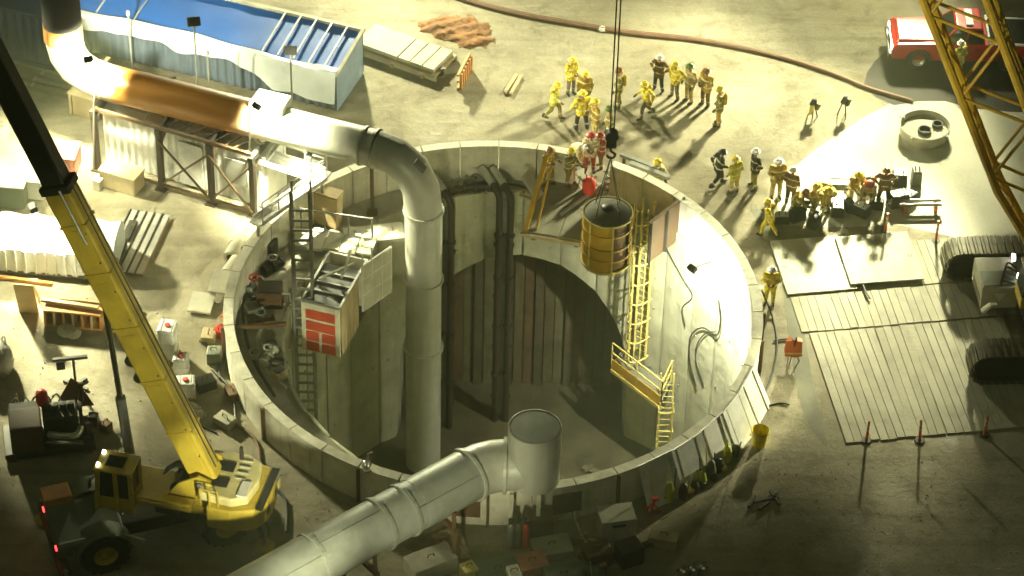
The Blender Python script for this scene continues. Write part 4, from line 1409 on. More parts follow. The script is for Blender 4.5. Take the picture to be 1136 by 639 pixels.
# ---- white water containers
def tote(px, py, d, label, rz):
    t = thing('water_tank', label, 'tank', W(px, py, 0), rz)
    MB().box((0, 0, 0.07), (d[0] + .04, d[1] + .04, 0.14)).build('pallet', M_wood, t)
    MB().box((0, 0, 0.14 + d[2] / 2), d).build('tank_body', M_white, t, bevel=0.06, segs=3)
    for k in range(3):
        z_ = 0.2 + d[2] * (k + .5) / 3
        MB().box((0, 0, z_), (d[0] + 0.03, d[1] + 0.03, 0.03)).build('cage_bar', M_silver, t)
    for sx in (-1, 1):
        MB().box((sx * d[0] * .3, 0, 0.14 + d[2] / 2), (0.03, d[1] + 0.035, d[2] + 0.03)).build('cage_bar', M_silver, t)
    MB().lathe([(0, .06), (.1, .05), (.1, 0)], 12, (0, 0, 0.14 + d[2])).build('cap', M_red, t, smooth=40)
    return t
tote(188, 396, (0.62, 0.7, 1.35), 'tall white water tank standing by the dusty ground outside the collar', R(-8))
tote(202, 418, (0.5, 0.5, 0.85), 'middle-sized white water tank next to the tall one', R(-5))
tote(207, 440, (0.62, 0.55, 0.65), 'squat pale water tank nearest the crane counterweight', R(6))

# ---- pale plates and pipes outside the collar
def slab(px, py, d, m, label, rz, tilt=0.0, z=0.0, name='plate', cat='plate'):
    t = thing(name, label, cat, W(px, py, z), rz)
    rr = Matrix.Rotation(tilt, 3, 'X')
    MB().box((0, 0, d[2] / 2 + 0.5 * d[1] * abs(math.sin(tilt)) + 0.06), d, rr).build('sheet', m, t, bevel=0.01)
    for x in (-d[0] * .35, d[0] * .35):
        MB().box((x, 0, 0.03), (0.1, d[1] * .8, 0.07)).build('bearer', M_wood, t)
    return t
slab(247, 318, (0.85, 1.05, 0.1), M_conc2, 'pale square plate resting outside the collar', R(-10), R(12), 0.25)
slab(224, 340, (0.85, 0.95, 0.1), M_conc2, 'pale square plate lying a step lower, farther from the collar', R(-8), R(8))
for k, (px, py) in enumerate(((258, 303), (260, 284), (264, 270))):
    t = thing('pipe_stub', 'short grey pipe stub with dark mouth leaning on the collar', 'pipe', W(px, py, 0), R(250 + 6 * k), 'pipe stubs against the collar')
    MB().lathe([(0.16, -.45), (0.27, -.45), (0.27, .45), (0.16, .45), (0.16, -.45)], 18, (0, 0, 0.27), Matrix.Rotation(R(90), 3, 'Y')).build('pipe_wall', M_conc2, t, smooth=30)
    MB().lathe([(0, 0), (0.165, 0)], 14, (0.0, 0, 0.27), Matrix.Rotation(R(90), 3, 'Y')).build('plug', M_black, t)

# ================================================================== PALE PANEL STACK (top middle)
ps = thing('panel_stack', 'stack of pale formwork panels lying flat on bearers beside the soil heap', 'panel stack', W(448, 62, 0), yaw_of(W(405, 30, 0), W(495, 62, 0)))
MB().box((0, 0, 0.2), (3.9, 1.7, 0.12)).build('bottom_panel', M_tan, ps)
for k in range(4):
    w_ = 0.52 if k else 1.9
    x = -0.85 if k == 0 else 0.42 + (k - 1) * 0.56
    MB().box((x, 0.05, 0.35), (w_, 1.5, 0.16)).build('panel', M_conc2, ps, bevel=0.01)
for s_ in (-1, 1):
    MB().bar((-1.9, 0.82 * s_, 0.10), (2.0, 0.82 * s_, 0.10), 0.1, 0.18).build('side_beam', M_conc2, ps)
for x in (-1.4, 0.0, 1.4):
    MB().box((x, 0, 0.07), (0.14, 1.9, 0.14)).build('bearer', M_wood, ps)
for k, (px, py) in enumerate(((452, 74), (466, 80), (478, 84), (490, 83))):
    t = thing('fitting', 'small dark steel fitting on the ground by the panel stack', 'fitting', W(px, py, 0), k, 'fittings by the panel stack')
    MB().lathe([(.05, 0), (.13, 0), (.13, .08), (.07, .1), (.07, .3), (.1, .3), (.1, .34), (0, .34)], 10).build('body', M_dark, t, smooth=40)
    MB().bar((-.16, 0, .3), (.16, 0, .3), .05).build('handle', M_grey, t)
pt_ = thing('pallet_stack', 'orange-brown timber pallet stood on edge beside the soil heap', 'pallet', W(517, 88, 0), yaw_of(W(510, 92, 0), W(526, 62, 0)))
for k in range(6):
    MB().box((-0.65 + k * 0.26, 0, 0.36), (0.14, 0.10, 0.72)).build('slat', M_pallet, pt_)
for z_ in (0.06, 0.4, 0.7):
    MB().box((0, 0.1, z_), (1.55, 0.1, 0.1)).build('runner', M_ply, pt_)
for k, (a, b_) in enumerate((((560, 104), (576, 80)), ((566, 106), (580, 82)))):
    t = thing('loose_plank', 'short pale plank lying alone on the open ground near the crew', 'plank', W(*a, 0), yaw_of(W(*a, 0), W(*b_, 0)), 'planks on the open ground')
    MB().box((0.65, 0, 0.06), (1.3, 0.12, 0.08)).build('board', M_ply, t)
    MB().box((0.1, 0, 0.105), (0.08, 0.13, 0.012)).build('end_band', M_grey, t)
wr = thing('paper_scrap', 'crumpled white scrap on the ground by the red-brown hose', 'litter', W(668, 33, 0))
MB().lathe([(0, 0), (.16, .0), (.22, .05), (.12, .12), (0, .1)], 7).build('fold', M_white, wr)
MB().box((.14, .05, .05), (.25, .14, .05), Euler((.3, .4, .5)).to_matrix()).build('flap', M_white, wr)

# red-brown hose bundle across the ground
M_hose = mat('red_brown_hose', (0.20, 0.105, 0.06), 0.75, var=0.3, dirt=0.3)
base_line = [(430, -40), (500, -6), (570, 14), (640, 27), (705, 37), (770, 44), (830, 55), (880, 68), (930, 85), (962, 98), (1010, 112)]
for k in range(3):
    hose('supply_hose', 'red-brown supply hose, one of a bundle sweeping past the crew', [W(x + k * 1.5, y + (k - 1) * 2.6 * (1.25 - x / 1200), 0.04 + 0.015 * (k == 1)) for x, y in base_line], 0.075 - 0.01 * (k == 0), M_hose, group='supply hose bundle')

# ================================================================== MOBILE CRANE (left foreground)
def wheel(par, c, r, w, hub, axis='y', name='wheel', rimr=0.52):
    rt = Matrix.Rotation(R(90), 3, 'X')
    n = 28
    ty_ = MB()
    ty_.lathe([(r * rimr, -w / 2), (r * .88, -w / 2), (r * .97, -w * .4), (r, -w * .25), (r, w * .25), (r * .97, w * .4), (r * .88, w / 2), (r * rimr, w / 2)], n, c, rt)
    o = ty_.build('tyre', M_black, par, smooth=35)
    tr = MB()
    for k in range(18):
        a = 2 * math.pi * k / 18
        for s_ in (-1, 1):
            p = Vector(c) + Vector((r * 1.005 * math.cos(a + .08 * s_), s_ * w * .24, r * 1.005 * math.sin(a + .08 * s_)))
            tr.box(p, (0.07, w * .42, 0.09), Matrix.Rotation(-a, 3, 'Y') @ Matrix.Rotation(s_ * .4, 3, 'X'))
    tr.build('tread', M_black, o)
    rm = MB()
    rm.lathe([(0, -w * .30), (r * .20, -w * .34), (r * .22, -w * .2), (r * .46, -w * .16), (r * rimr, -w * .44), (r * rimr, w * .44), (r * .46, w * .16), (r * .22, w * .2), (r * .2, w * .34), (0, w * .3)], 24, c, rt)
    rm.build('rim', hub, o, smooth=35)
    return o

CAR_YAW = R(20)
cc = W(172, 590, 0)
car = thing('mobile_crane', 'yellow telescopic mobile crane with long raised boom beside the shaft collar', 'crane', cc, 0)
rc = rotz(CAR_YAW)
def CR(v):
    return rc @ Vector(v)
# carrier: chassis, decks, fenders (local x forward along carrier)
def rbox(c, d, rot=rc, **k):
    return MB().box(rot @ Vector(c), d, rot, **k)
rbox((0, 0, 0.95), (6.6, 1.15, 0.55)).build('chassis', M_dark, car, bevel=0.04)
rbox((-2.3, 0, 1.42), (2.2, 2.5, 0.22)).build('rear_deck', M_green, car, bevel=0.06)
rbox((2.4, 0, 1.35), (1.9, 2.4, 0.22)).build('front_deck', M_green, car, bevel=0.06)
rbox((-3.2, 0, 1.15), (0.5, 2.3, 0.7)).build('engine_cowl', M_green, car, bevel=0.1, segs=3)
for x in (-1.95, 2.15):
    for s_ in (-1, 1):
        c = Vector((x, 1.12 * s_, 0.8))
        wo = wheel(car, (0, 0, 0), 0.80, 0.62, M_yel)
        wo.name = 'wheel'
        wo.location = CR(c)
        wo.rotation_euler = (0, 0, CAR_YAW)
        fb = MB()
        pts = []
        for k in range(9):
            a = R(10) + R(160) * k / 8
            pts.append((0.98 * math.cos(a), 0.98 * math.sin(a)))
        pts += [(p[0] * .93, p[1] * .93) for p in reversed(pts)]
        M4 = Matrix.Translation(CR((x, 1.12 * s_, 0.8))) @ rc.to_4x4() @ Matrix.Rotation(R(90), 4, 'X')
        fb.prism(pts, -0.36, 0.36, M=M4)
        fb.build('fender', M_green, car, smooth=35)
for x, lab in ((-3.35, 'outrigger'), (3.3, 'outrigger')):
    b = MB()
    b.box(CR((x, 0, 0.62)), (0.36, 3.6, 0.32), rc)
    b.build('outrigger_beam', M_dark, car)
    for s_ in (-1, 1):
        MB().tube([CR((x, 1.75 * s_, 0.9)), CR((x, 1.75 * s_, 0.08))], 0.09, 10).build('outrigger_jack', M_grey, car, smooth=40)
        MB().lathe([(0, .1), (.3, .07), (.34, 0), (0, 0)], 16, CR((x, 1.75 * s_, 0))).build('outrigger_pad', M_yel, car, smooth=30)
for p in ((26, 560), (56, 596)):
    q_ = W(*p, 1.15) - cc
    MB().box(CR((-3.47, 0.95 if p[0] < 40 else -0.95, 1.2)), (0.05, 0.16, 0.12), rc).build('tail_light', M_taillens, car)
for a, b_ in (((-3.4, -1.15, 1.56), (-2.2, -1.15, 1.56)), ((-1.3, -1.28, 1.5), (-0.6, -1.28, 1.0)), ((-0.9, 1.2, 1.56), (-2.6, 1.2, 1.56))):
    MB().tube([CR(a), CR(b_)], 0.035, 6).build('grab_rail', M_silver, car)
rbox((-3.0, 1.0, 1.66), (0.95, 0.7, 0.34)).build('tool_box', M_pallet, car, bevel=0.03)

# superstructure: its own axis, boom pointing left and away
TY = R(168)
rt_ = rotz(TY)
SLW = W(213, 552, 1.7) - cc
SLW.z = 1.62
def TR(v):
    return SLW + rt_ @ Vector(v)
def tbox(c, d, rot=None, **k):
    return MB().box(TR(c), d, rt_ if rot is None else rt_ @ rot, **k)
MB().lathe([(0, -0.1), (0.85, -0.1), (0.85, 0.12), (0, 0.12)], 28, TR((0, 0, 0))).build('slew_ring', M_dark, car, smooth=30)
tbox((0.2, 0, 0.28), (3.6, 1.5, 0.34)).build('turntable', M_yel, car, bevel=0.04)
# counterweight: rounded rear
poly = [(-0.9, -1.25), (-1.7, -1.3), (-2.45, -1.05), (-2.75, -0.5), (-2.8, 0), (-2.75, 0.5), (-2.45, 1.05), (-1.7, 1.3), (-0.9, 1.25)]
M4 = Matrix.Translation(SLW) @ rt_.to_4x4()
MB().prism(poly, 0.12, 1.05, M=M4).build('counterweight', M_yel, car, bevel=0.07, segs=3)
poly2 = [(x * 0.97 - 0.01, y * 0.93) for x, y in poly]
M_hood = mat('pale_yellow_hood', (0.70, 0.62, 0.30), 0.4, dirt=0.2)
MB().prism([(-0.55, -1.0), (-1.7, -1.1), (-2.2, -0.85), (-2.35, 0), (-2.2, 0.85), (-1.7, 1.1), (-0.55, 1.0)], 1.05, 1.42, M=M4).build('engine_hood', M_hood, car, bevel=0.06)
for k in range(2):
    tbox((-1.15 - 0.0, -0.35 + 0.75 * k, 1.44), (0.55, 0.42, 0.05)).build('hood_grille', M_black, car)
for k in range(4):
    tbox((-1.75, -0.75 + 0.28 * k, 1.44), (0.35, 0.05, 0.05)).build('hood_slat', M_silver, car)
tbox((-2.0, 0.55, 1.45), (0.3, 0.7, 0.05)).build('hood_panel', M_white, car)
tbox((-2.62, 0.0, 1.075), (0.24, 2.0, 0.05)).build('walkway_tread', M_black, car)
for k in range(3):
    MB().tube([TR((-0.7 - .3 * k, 1.15, 1.05)), TR((-0.7 - .3 * k, 1.2, 1.75))], 0.03, 6).build('rail_post', M_yel, car)
MB().tube([TR((-0.7, 1.2, 1.75)), TR((-1.3, 1.2, 1.75))], 0.03, 6).build('handrail', M_yel, car)
# winch drums
for x in (-0.35, 0.25):
    MB().lathe([(0, -.45), (.33, -.45), (.33, -.4), (.2, -.4), (.2, .4), (.33, .4), (.33, .45), (0, .45)], 20, TR((x, 0, 0.8)), rt_ @ Matrix.Rotation(R(90), 3, 'X')).build('winch_drum', M_dark, car, smooth=30)
# boom foot cheeks
for s_ in (-1, 1):
    MB().prism([(-1.0, 0.4), (0.8, 0.4), (0.2, 1.3), (-0.5, 1.75), (-0.9, 1.6)], -0.04, 0.04, M=Matrix.Translation(TR((0, 0.62 * s_, 0))) @ rt_.to_4x4() @ Matrix.Rotation(R(90), 4, 'X')).build('boom_cheek', M_yel, car)
# side frame with opening linking cab to hood
tbox((0.55, 1.02, 0.75), (1.9, 0.5, 0.14)).build('side_deck', M_yel, car)
tbox((0.55, 1.26, 0.95), (1.9, 0.06, 0.10)).build('side_rail', M_yel, car)
tbox((0.45, 1.0, 0.55), (0.8, 0.4, 0.4)).build('battery_box', M_black, car)
# cab on the near side: corner posts, sill, roof, panes
cx0, cx1, cy0, cy1, cz0, cz1 = 1.55, 2.75, 0.55, 1.45, 0.35, 2.05
def cabp(x, y, z): return TR((x, y, z))
MB().prism([(cx0, cz0), (cx1 + .1, cz0), (cx1 + .1, cz0 + 0.55), (cx0, cz0 + 0.62)], -cy1, -cy0, M=M4 @ Matrix.Rotation(R(90), 4, 'X')).build('cab_sill', M_yel, car, bevel=0.03)
for x, y in ((cx0, cy0), (cx0, cy1), (cx1, cy0), (cx1, cy1), ((cx0 + cx1) / 2 - .1, cy1)):
    MB().bar(cabp(x, y, cz0), cabp(x - (.12 if x == cx1 else 0), y, cz1), 0.15).build('cab_post', M_yel, car)
MB().box(cabp((cx0 + cx1) / 2 - .03, (cy0 + cy1) / 2, cz1 + .02), (cx1 - cx0 + .1, cy1 - cy0 + .1, 0.1), rt_).build('cab_roof', M_yel, car, bevel=0.05)
MB().box(cabp((cx0 + cx1) / 2, (cy0 + cy1) / 2, cz1 + .085), (0.6, 0.5, 0.03), rt_).build('roof_window', M_glass, car)
MB().box(cabp((cx0 + cx1) / 2, cy1 - .02, 1.45), (cx1 - cx0 - .12, 0.02, 1.05), rt_).build('side_pane', M_glass, car)
MB().box(cabp(cx1 - .05, (cy0 + cy1) / 2, 1.45), (0.02, cy1 - cy0 - .12, 1.05), rt_).build('windscreen', M_glass, car)
MB().box(cabp(cx0 + .02, (cy0 + cy1) / 2, 1.45), (0.02, cy1 - cy0 - .12, 1.05), rt_).build('rear_pane', M_glass, car)
MB().box(cabp(cx0 + .5, cy0 + .02, 1.45), (0.9, 0.02, 1.05), rt_).build('side_pane', M_glass, car)
# boom: pivot at the rear, leaning up and to the left
PV = cc + TR((-0.55, 0, 1.35))
bpx = proj(PV)
# direction: passes over photo point (66,206) at a height set by the lift angle
def boom_dir():
    best, bt = None, None
    az = math.cos(TY), math.sin(TY)
    for k in range(300, 850):
        e = R(k / 10)
        p = PV + Vector((az[0] * math.cos(e), az[1] * math.cos(e), math.sin(e))) * 12
        x, y = proj(p)
        s_ = (x - bpx[0]) / (y - bpx[1])
        t_ = abs(s_ - (66 - bpx[0]) / (206 - bpx[1]))
        if bt is None or t_ < bt: best, bt = e, t_
    return best
BE = boom_dir()
bdv = Vector((math.cos(TY) * math.cos(BE), math.sin(TY) * math.cos(BE), math.sin(BE)))
L66 = min(range(600, 2200), key=lambda k: abs(proj(PV + bdv * (k / 100))[1] - 206)) / 100.0
def boom_box(s0, s1, w, h, name, m, bev=0.04):
    a, b_ = PV + bdv * s0 - cc, PV + bdv * s1 - cc
    return MB().bar(a, b_, w, h).build(name, m, car, bevel=bev)
boom_box(-0.5, L66, 0.70, 0.92, 'main_boom_section', M_yel, 0.08)
boom_box(L66 - 0.1, L66 + 0.18, 0.80, 1.02, 'boom_collar', M_dark, 0.03)
boom_box(L66, L66 + 10.5, 0.60, 0.78, 'inner_boom_section', M_blackboom, 0.06)
boom_box(L66 + 10.4, L66 + 18, 0.6, 0.76, 'tip_boom_section', M_yel, 0.05)
sdv = bdv.cross(Vector((0, 0, 1))).normalized()
upb = sdv.cross(bdv).normalized()
if upb.z < 0: upb = -upb
for s_ in (2.0, 4.2, 6.4, 8.6, 10.5):
    a = PV + bdv * s_ - cc
    MB().box(a, (0.1, 0.74, 0.96), Matrix((bdv, sdv, upb)).transposed()).build('boom_band', M_yel, car)
hp = [PV + bdv * t_ - cc + sdv * 0.42 * (1 if (PV + sdv).y < PV.y else -1) + upb * 0.2 for t_ in (L66 - 2.0, L66 - 1.2, L66 - 0.3, L66 + 0.1)]
MB().tube(hp, 0.05, 8).build('hydraulic_line', M_grey, car, smooth=40)
for t_ in (L66 * 0.36, L66 * 0.42):
    a = PV + bdv * t_ - cc - upb * 0.53
    MB().lathe([(0, -.2), (.2, -.2), (.2, .2), (0, .2)], 14, a, Matrix((bdv, upb, sdv)).transposed()).build('boom_roller', M_black, car, smooth=30)
# lift cylinder
lc0 = TR((2.0, -0.05, 0.5))
lc1 = PV + bdv * (L66 * 0.60) - cc - upb * 0.55
lmid = lc0.lerp(lc1, 0.48)
MB().tube([lc0, lmid], 0.17, 14).build('lift_cylinder', M_grey, car, smooth=40)
MB().tube([lmid, lc1], 0.10, 12).build('lift_rod', M_chrome, car, smooth=40)

# ================================================================== CRAWLER CRANE (right)
kb = W(1172, 352, 0)
cr = thing('crawler_crane', 'crawler crane with orange-yellow lattice boom on the timber mats', 'crane', kb, R(4))
cyaw = rotz(R(4))
def track(y):
    L_, h_, w_ = 7.6, 1.25, 1.0
    pts = []
    for k in range(13):
        a = R(90) + R(180) * k / 12
        pts.append((-L_ / 2 + h_ / 2 + h_ / 2 * math.cos(a), h_ / 2 + h_ / 2 * math.sin(a)))
    for k in range(13):
        a = R(-90) + R(180) * k / 12
        pts.append((L_ / 2 - h_ / 2 + h_ / 2 * math.cos(a), h_ / 2 + h_ / 2 * math.sin(a)))
    M_ = Matrix.Translation((0, y, 0)) @ Matrix.Rotation(R(90), 4, 'X')
    core = MB().prism([(x * .96, 0.07 + (z - .0) * .87) for x, z in pts], -w_ * .32, w_ * .32, M=M_)
    tk_ = core.build('track_frame', M_dark, cr)
    # shoes, one by one
    per = []
    seglen = []
    P = pts + [pts[0]]
    tot = sum((Vector(P[i + 1]) - Vector(P[i])).length for i in range(len(P) - 1))
    n = 58
    shoe = MB().box((0, 0, 0), (tot / n * .86, w_, 0.07)).box((0, 0, 0.05), (0.05, w_, 0.05)).mesh('track_shoe', M_trk)
    i, acc = 0, 0.0
    for k in range(n):
        d_ = tot * k / n
        while acc + (Vector(P[i + 1]) - Vector(P[i])).length < d_ - 1e-9:
            acc += (Vector(P[i + 1]) - Vector(P[i])).length
            i += 1
        a, b_ = Vector(P[i]), Vector(P[i + 1])
        q_ = a + (b_ - a).normalized() * (d_ - acc)
        tdir = (b_ - a).normalized()
        o = bpy.data.objects.new('track_shoe', shoe)
        COL.objects.link(o)
        o.parent = tk_
        o.location = (q_.x, y, q_.y + 0.04)
        nrm = Vector((tdir.y, -tdir.x))
        o.rotation_euler = (0, -math.atan2(tdir.y, tdir.x) + math.pi, 0)
    for k in range(7):
        x = -L_ / 2 + .6 + k * (L_ - 1.2) / 6
        MB().lathe([(0, -.34), (.3, -.34), (.3, -.2), (.2, -.15), (.2, .15), (.3, .2), (.3, .34), (0, .34)], 16, (x, y, 0.42), Matrix.Rotation(R(90), 3, 'X')).build('track_roller', M_dark, tk_, smooth=30)
M_trk = mat('muddy_track_steel', (0.10, 0.09, 0.06), 0.7, 0.3, var=0.4, dirt=0.6, dcol=(0.24, 0.20, 0.11), dscale=2.0)
track(2.6)
track(-3.1)
MB().box((0.2, 0.15, 0.95), (3.4, 4.2, 0.6)).build('car_body', M_dark, cr, bevel=0.05)
MB().lathe([(0, 1.2), (1.3, 1.2), (1.3, 1.5), (0, 1.5)], 28, (0.2, 0.15, 0)).build('slew_ring', M_dark, cr, smooth=30)
MB().box((-2.3, 0.55, 1.25), (1.35, 1.75, 0.95)).build('front_box', M_conc2, cr, bevel=0.04)
MB().box((-2.3, 0.2, 1.74), (1.2, 0.8, 0.03)).build('front_box_lid', M_green, cr)
MB().prism([(-0.22, 0.18), (0.22, 0.18), (0, -0.22)], 0.0, 0.012, M=Matrix.Translation((-2.3, -0.335, 1.3)) @ Matrix.Rotation(R(90), 4, 'X')).build('warning_triangle', M_white, cr)
for z_ in (0.95, 1.15):
    MB().box((-2.99, 0.5, z_), (0.04, 1.5, 0.05)).build('rung', M_grey, cr)
MB().box((1.9, 0.15, 2.25), (5.4, 2.9, 1.5)).build('machine_house', M_yel, cr, bevel=0.07)
for s_ in (-1, 1):
    for k in range(3):
        MB().box((0.3 + 1.4 * k, 0.15 + 1.46 * s_, 2.25), (1.2, 0.04, 1.2)).build('house_door', M_yel, cr)
MB().box((4.9, 0.15, 2.0), (1.0, 3.6, 1.9)).build('counterweight', M_dark, cr, bevel=0.06)
MB().box((-1.3, -1.5, 2.4), (1.4, 1.0, 0.5)).build('cab_base', M_yel, cr, bevel=0.04)
MB().box((-1.3, -1.5, 3.15), (1.4, 1.0, 1.0), taper=(0.85, 0.92)).build('cab_glass', M_glass, cr, bevel=0.05)
MB().box((-1.3, -1.5, 3.68), (1.3, 1.0, 0.08)).build('cab_roof', M_white, cr)
for y in (-0.9, 0.1, 1.2):
    MB().lathe([(0, -.05), (.14, -.05), (.16, .05), (0, .06)], 14, (-1.62, y - .1, 1.95 if y > -.5 else 2.75), Matrix.Rotation(R(-90), 3, 'Y')).build('work_lamp', M_headlens, cr, smooth=30)
for k in range(5):
    MB().tube(bezier([(-1.5, 0.9 - .25 * k, 1.6), (-1.9 - .1 * k, 0.8 - .25 * k, 1.95), (-2.0, .6 - .2 * k, 1.3 - .05 * k)], 4), 0.04, 6).build('hydraulic_hose', M_black, cr, smooth=40)
MB().tube([(-2.9, -0.6, 0.9), (-2.7, -.75, 1.3), (-2.5, -.7, 1.25)], 0.11, 8).build('exhaust', M_silver, cr, smooth=40)
for x0 in (-1.2, 0.0):
    MB().lathe([(0, -.7), (.45, -.7), (.45, -.62), (.3, -.62), (.3, .62), (.45, .62), (.45, .7), (0, .7)], 22, (x0, 0.5, 3.3), Matrix.Rotation(R(90), 3, 'X')).build('winch_drum', M_rust, cr, smooth=30)
# lattice boom: foot on the crane, head over the bucket
foot = W(1184, 318, 2.4)
def boom_head():
    best, bt = 40, 1e9
    for k in range(250, 640):
        z_ = k / 10
        h_ = Vector((BK.x, BK.y, z_))
        pr0 = None
        for i in range(80):
            p = foot.lerp(h_, i / 80)
            x, y = proj(p)
            if y <= 0:
                if abs(x - 1060) < bt: best, bt = z_, abs(x - 1060)
                break
    return Vector((BK.x, BK.y, best))
HD = boom_head()
bax = (HD - foot).normalized()
BLEN = (HD - foot).length
wax = bax.cross(Vector((0, 0, 1))).normalized()
dax = wax.cross(bax).normalized()
inv = cyaw.inverted()
def LB(s, a, b_):
    t_ = min(1.0, s / 5.0, (BLEN - s) / 5.0 + 0.25)
    k = 0.35 + 0.65 * max(0.0, t_)
    return inv @ (foot + bax * s + wax * a * k + dax * b_ * k - kb)
HW, HD2 = 0.45, 1.0
for a in (-HW, HW):
    for b_ in (-HD2, HD2):
        MB().tube([LB(s, a, b_) for s in (0, 5, BLEN * .5, BLEN - 4, BLEN)], 0.15, 8).build('boom_chord', M_lat, cr, smooth=40)
step = 1.75
ns = int((BLEN - 1) / step)
for i in range(ns):
    s0, s1 = 0.4 + i * step, 0.4 + (i + 1) * step
    far = s0 > 30
    z = 1 if i % 2 else -1
    b = MB()
    for a in (-HW, HW):
        b.tube([LB(s0, a, -HD2 * z), LB(s1, a, HD2 * z)], 0.06, 6)
    for c_ in (-HD2, HD2):
        b.tube([LB(s0, -HW * z, c_), LB(s1, HW * z, c_)], 0.04, 6)
        b.tube([LB(s0, -HW, c_), LB(s0, HW, c_)], 0.04, 6)
    b.build('boom_lacing', M_lat, cr, smooth=40)
MB().lathe([(0, -.3), (.5, -.3), (.5, .3), (0, .3)], 20, inv @ (HD - kb), Matrix.Rotation(R(90), 3, 'X')).build('boom_sheave', M_dark, cr, smooth=30)
MB().tube([LB(4, -0.25, HD2 + .3), LB(BLEN, 0, 0.4)], 0.03, 6).build('luffing_rope', M_dark, cr)
MB().tube([LB(4, 0.25, HD2 + .3), LB(BLEN, 0.2, 0.4)], 0.03, 6).build('luffing_rope', M_dark, cr)
for dx_ in (-0.07, 0.07):
    MB().tube([inv @ (HD + Vector((dx_, 0, 0)) - kb), inv @ (HK + Vector((dx_, 0, .3)) - kb)], 0.028, 6).build('hoist_rope', M_dark, cr)
hb = MB().box(inv @ (HK - kb), (0.36, 0.22, 0.62)).build('hook_block', M_black, cr, bevel=0.04)
MB().lathe([(0, -.13), (.24, -.13), (.24, .13), (0, .13)], 16, inv @ (HK + Vector((0, 0, .2)) - kb), Matrix.Rotation(R(90), 3, 'X')).build('sheave', M_dark, hb, smooth=30)
hk = [inv @ (HK - kb + Vector(v)) for v in ((0, 0, -.3), (0, 0, -.5), (.14, 0, -.62), (.1, 0, -.78), (-.08, 0, -.78), (-.13, 0, -.66))]
MB().tube(bezier(hk, 4), 0.05, 8).build('hook', M_dark, hb, smooth=40)

# the crane's own work lamp, lighting the mats and the collar
spot('crane_lamp', kb + Vector((-3.4, 0.3, 3.4)), (7.6, -4.6, 0.6), 7500, 26, 0.7, 0.15)

# ================================================================== TIMBER CRANE MATS AND ROAD PLATES
MY = R(9.5)
mu, mv = Vector((math.cos(MY), math.sin(MY), 0)), Vector((math.sin(MY), -math.cos(MY), 0))
M0 = W(876, 330, 0)
M_mat = [mat('dusty_mat_timber_%d' % k, c, 0.9, var=0.35, scale=1.2, dirt=0.3, dcol=(0.16, 0.14, 0.085), dscale=1.2, bump=0.4, bscale=9) for k, c in enumerate(((0.40, 0.38, 0.30), (0.385, 0.365, 0.285), (0.41, 0.39, 0.31), (0.36, 0.34, 0.26)))]
rndm = random.Random(21)
def mat_row(v0, v1, u0, u1, lab, grp):
    nmat = round((u1 - u0) / 1.2)
    for i in range(nmat):
        c = M0 + mu * (u0 + 1.2 * (i + .5)) + mv * ((v0 + v1) / 2)
        t = thing('crane_mat', lab, 'crane mat', (c.x, c.y, 0), MY - math.pi / 2 + R(rndm.uniform(-.7, .7)), grp)
        for k in range(4):
            L_ = (v1 - v0) - rndm.uniform(0.0, 0.06)
            MB().box((rndm.uniform(-.02, .02), -0.45 + 0.3 * k, -0.02 + rndm.uniform(-0.004, 0.005)), (L_, 0.292 - rndm.choice((0, 0, 0, 0, .012)), 0.12), rotz(R(rndm.uniform(-.06, .06)))).build('timber', rndm.choice(M_mat), t, bevel=0.012, segs=1)
mat_row(0.0, 2.0, 0.0, 6.9, 'dusty timber crane mat in the short row next to the road plates', 'short timber crane mats')
mat_row(2.06, 7.9, 0.25, 7.1, 'long dusty timber crane mat running toward the orange delineators', 'long timber crane mats')
mat_row(-2.6, -0.05, 5.1, 14, 'dark muddy timber mat under the crawler crane', 'timber mats under the crawler crane')
mat_row(0.0, 2.0, 7.0, 15.2, 'dark muddy timber mat under the crawler crane', 'timber mats under the crawler crane')
def road_plate(u, v, du, dv_, lab, z=0.09, rz=0.0):
    c = M0 + mu * u + mv * v
    t = thing('road_plate', lab, 'steel plate', (c.x, c.y, 0), MY + rz)
    MB().box((0, 0, z), (du, dv_, 0.06)).build('plate_body', M_pad if z < .1 else M_conc2, t, bevel=0.01)
    for sx in (-1, 1):
        MB().lathe([(0.05, 0), (0.09, 0)], 12, (sx * du * .42, 0, z + .032)).build('lifting_hole', M_black, t)
    MB().box((0, 0, z / 2 - .02), (du * .96, dv_ * .96, z)).build('packing', M_dark, t)
road_plate(1.25, -1.65, 2.6, 3.1, 'pale road plate nearest the dark strip below the rescue gear', 0.05)
road_plate(3.75, -1.65, 2.75, 2.75, 'pale raised road plate with dark edges near the crawler track', 0.12, R(-1))
hose('dark_cable', 'black cable running down between the two pale road plates', [W(946, 278, .12), W(952, 295, .1), (W(958, 318, .1)), W(965, 331, .12)], 0.035, M_black, 'cable')

# ================================================================== RED PICKUP
tb = W(1066, 62, 0)
tk2 = thing('red_pickup', 'red pickup truck with black load cover parked behind the lattice boom', 'truck', tb, R(180))
prof = [(-2.95, .55), (-2.95, 1.15), (-2.9, 1.22), (1.05, 1.22), (2.7, 1.16), (2.9, 1.05), (2.95, .85), (2.93, .5), (2.4, .42), (-2.6, .42)]
MB().prism(prof, -0.98, 0.98, M=Matrix.Rotation(R(90), 4, 'X')).build('body', M_redpaint, tk2, bevel=0.07, segs=3)
MB().box((1.9, 0, 1.2), (1.75, 1.7, 0.14), taper=(0.9, 0.86)).build('hood', M_redpaint, tk2, bevel=0.04, segs=3)
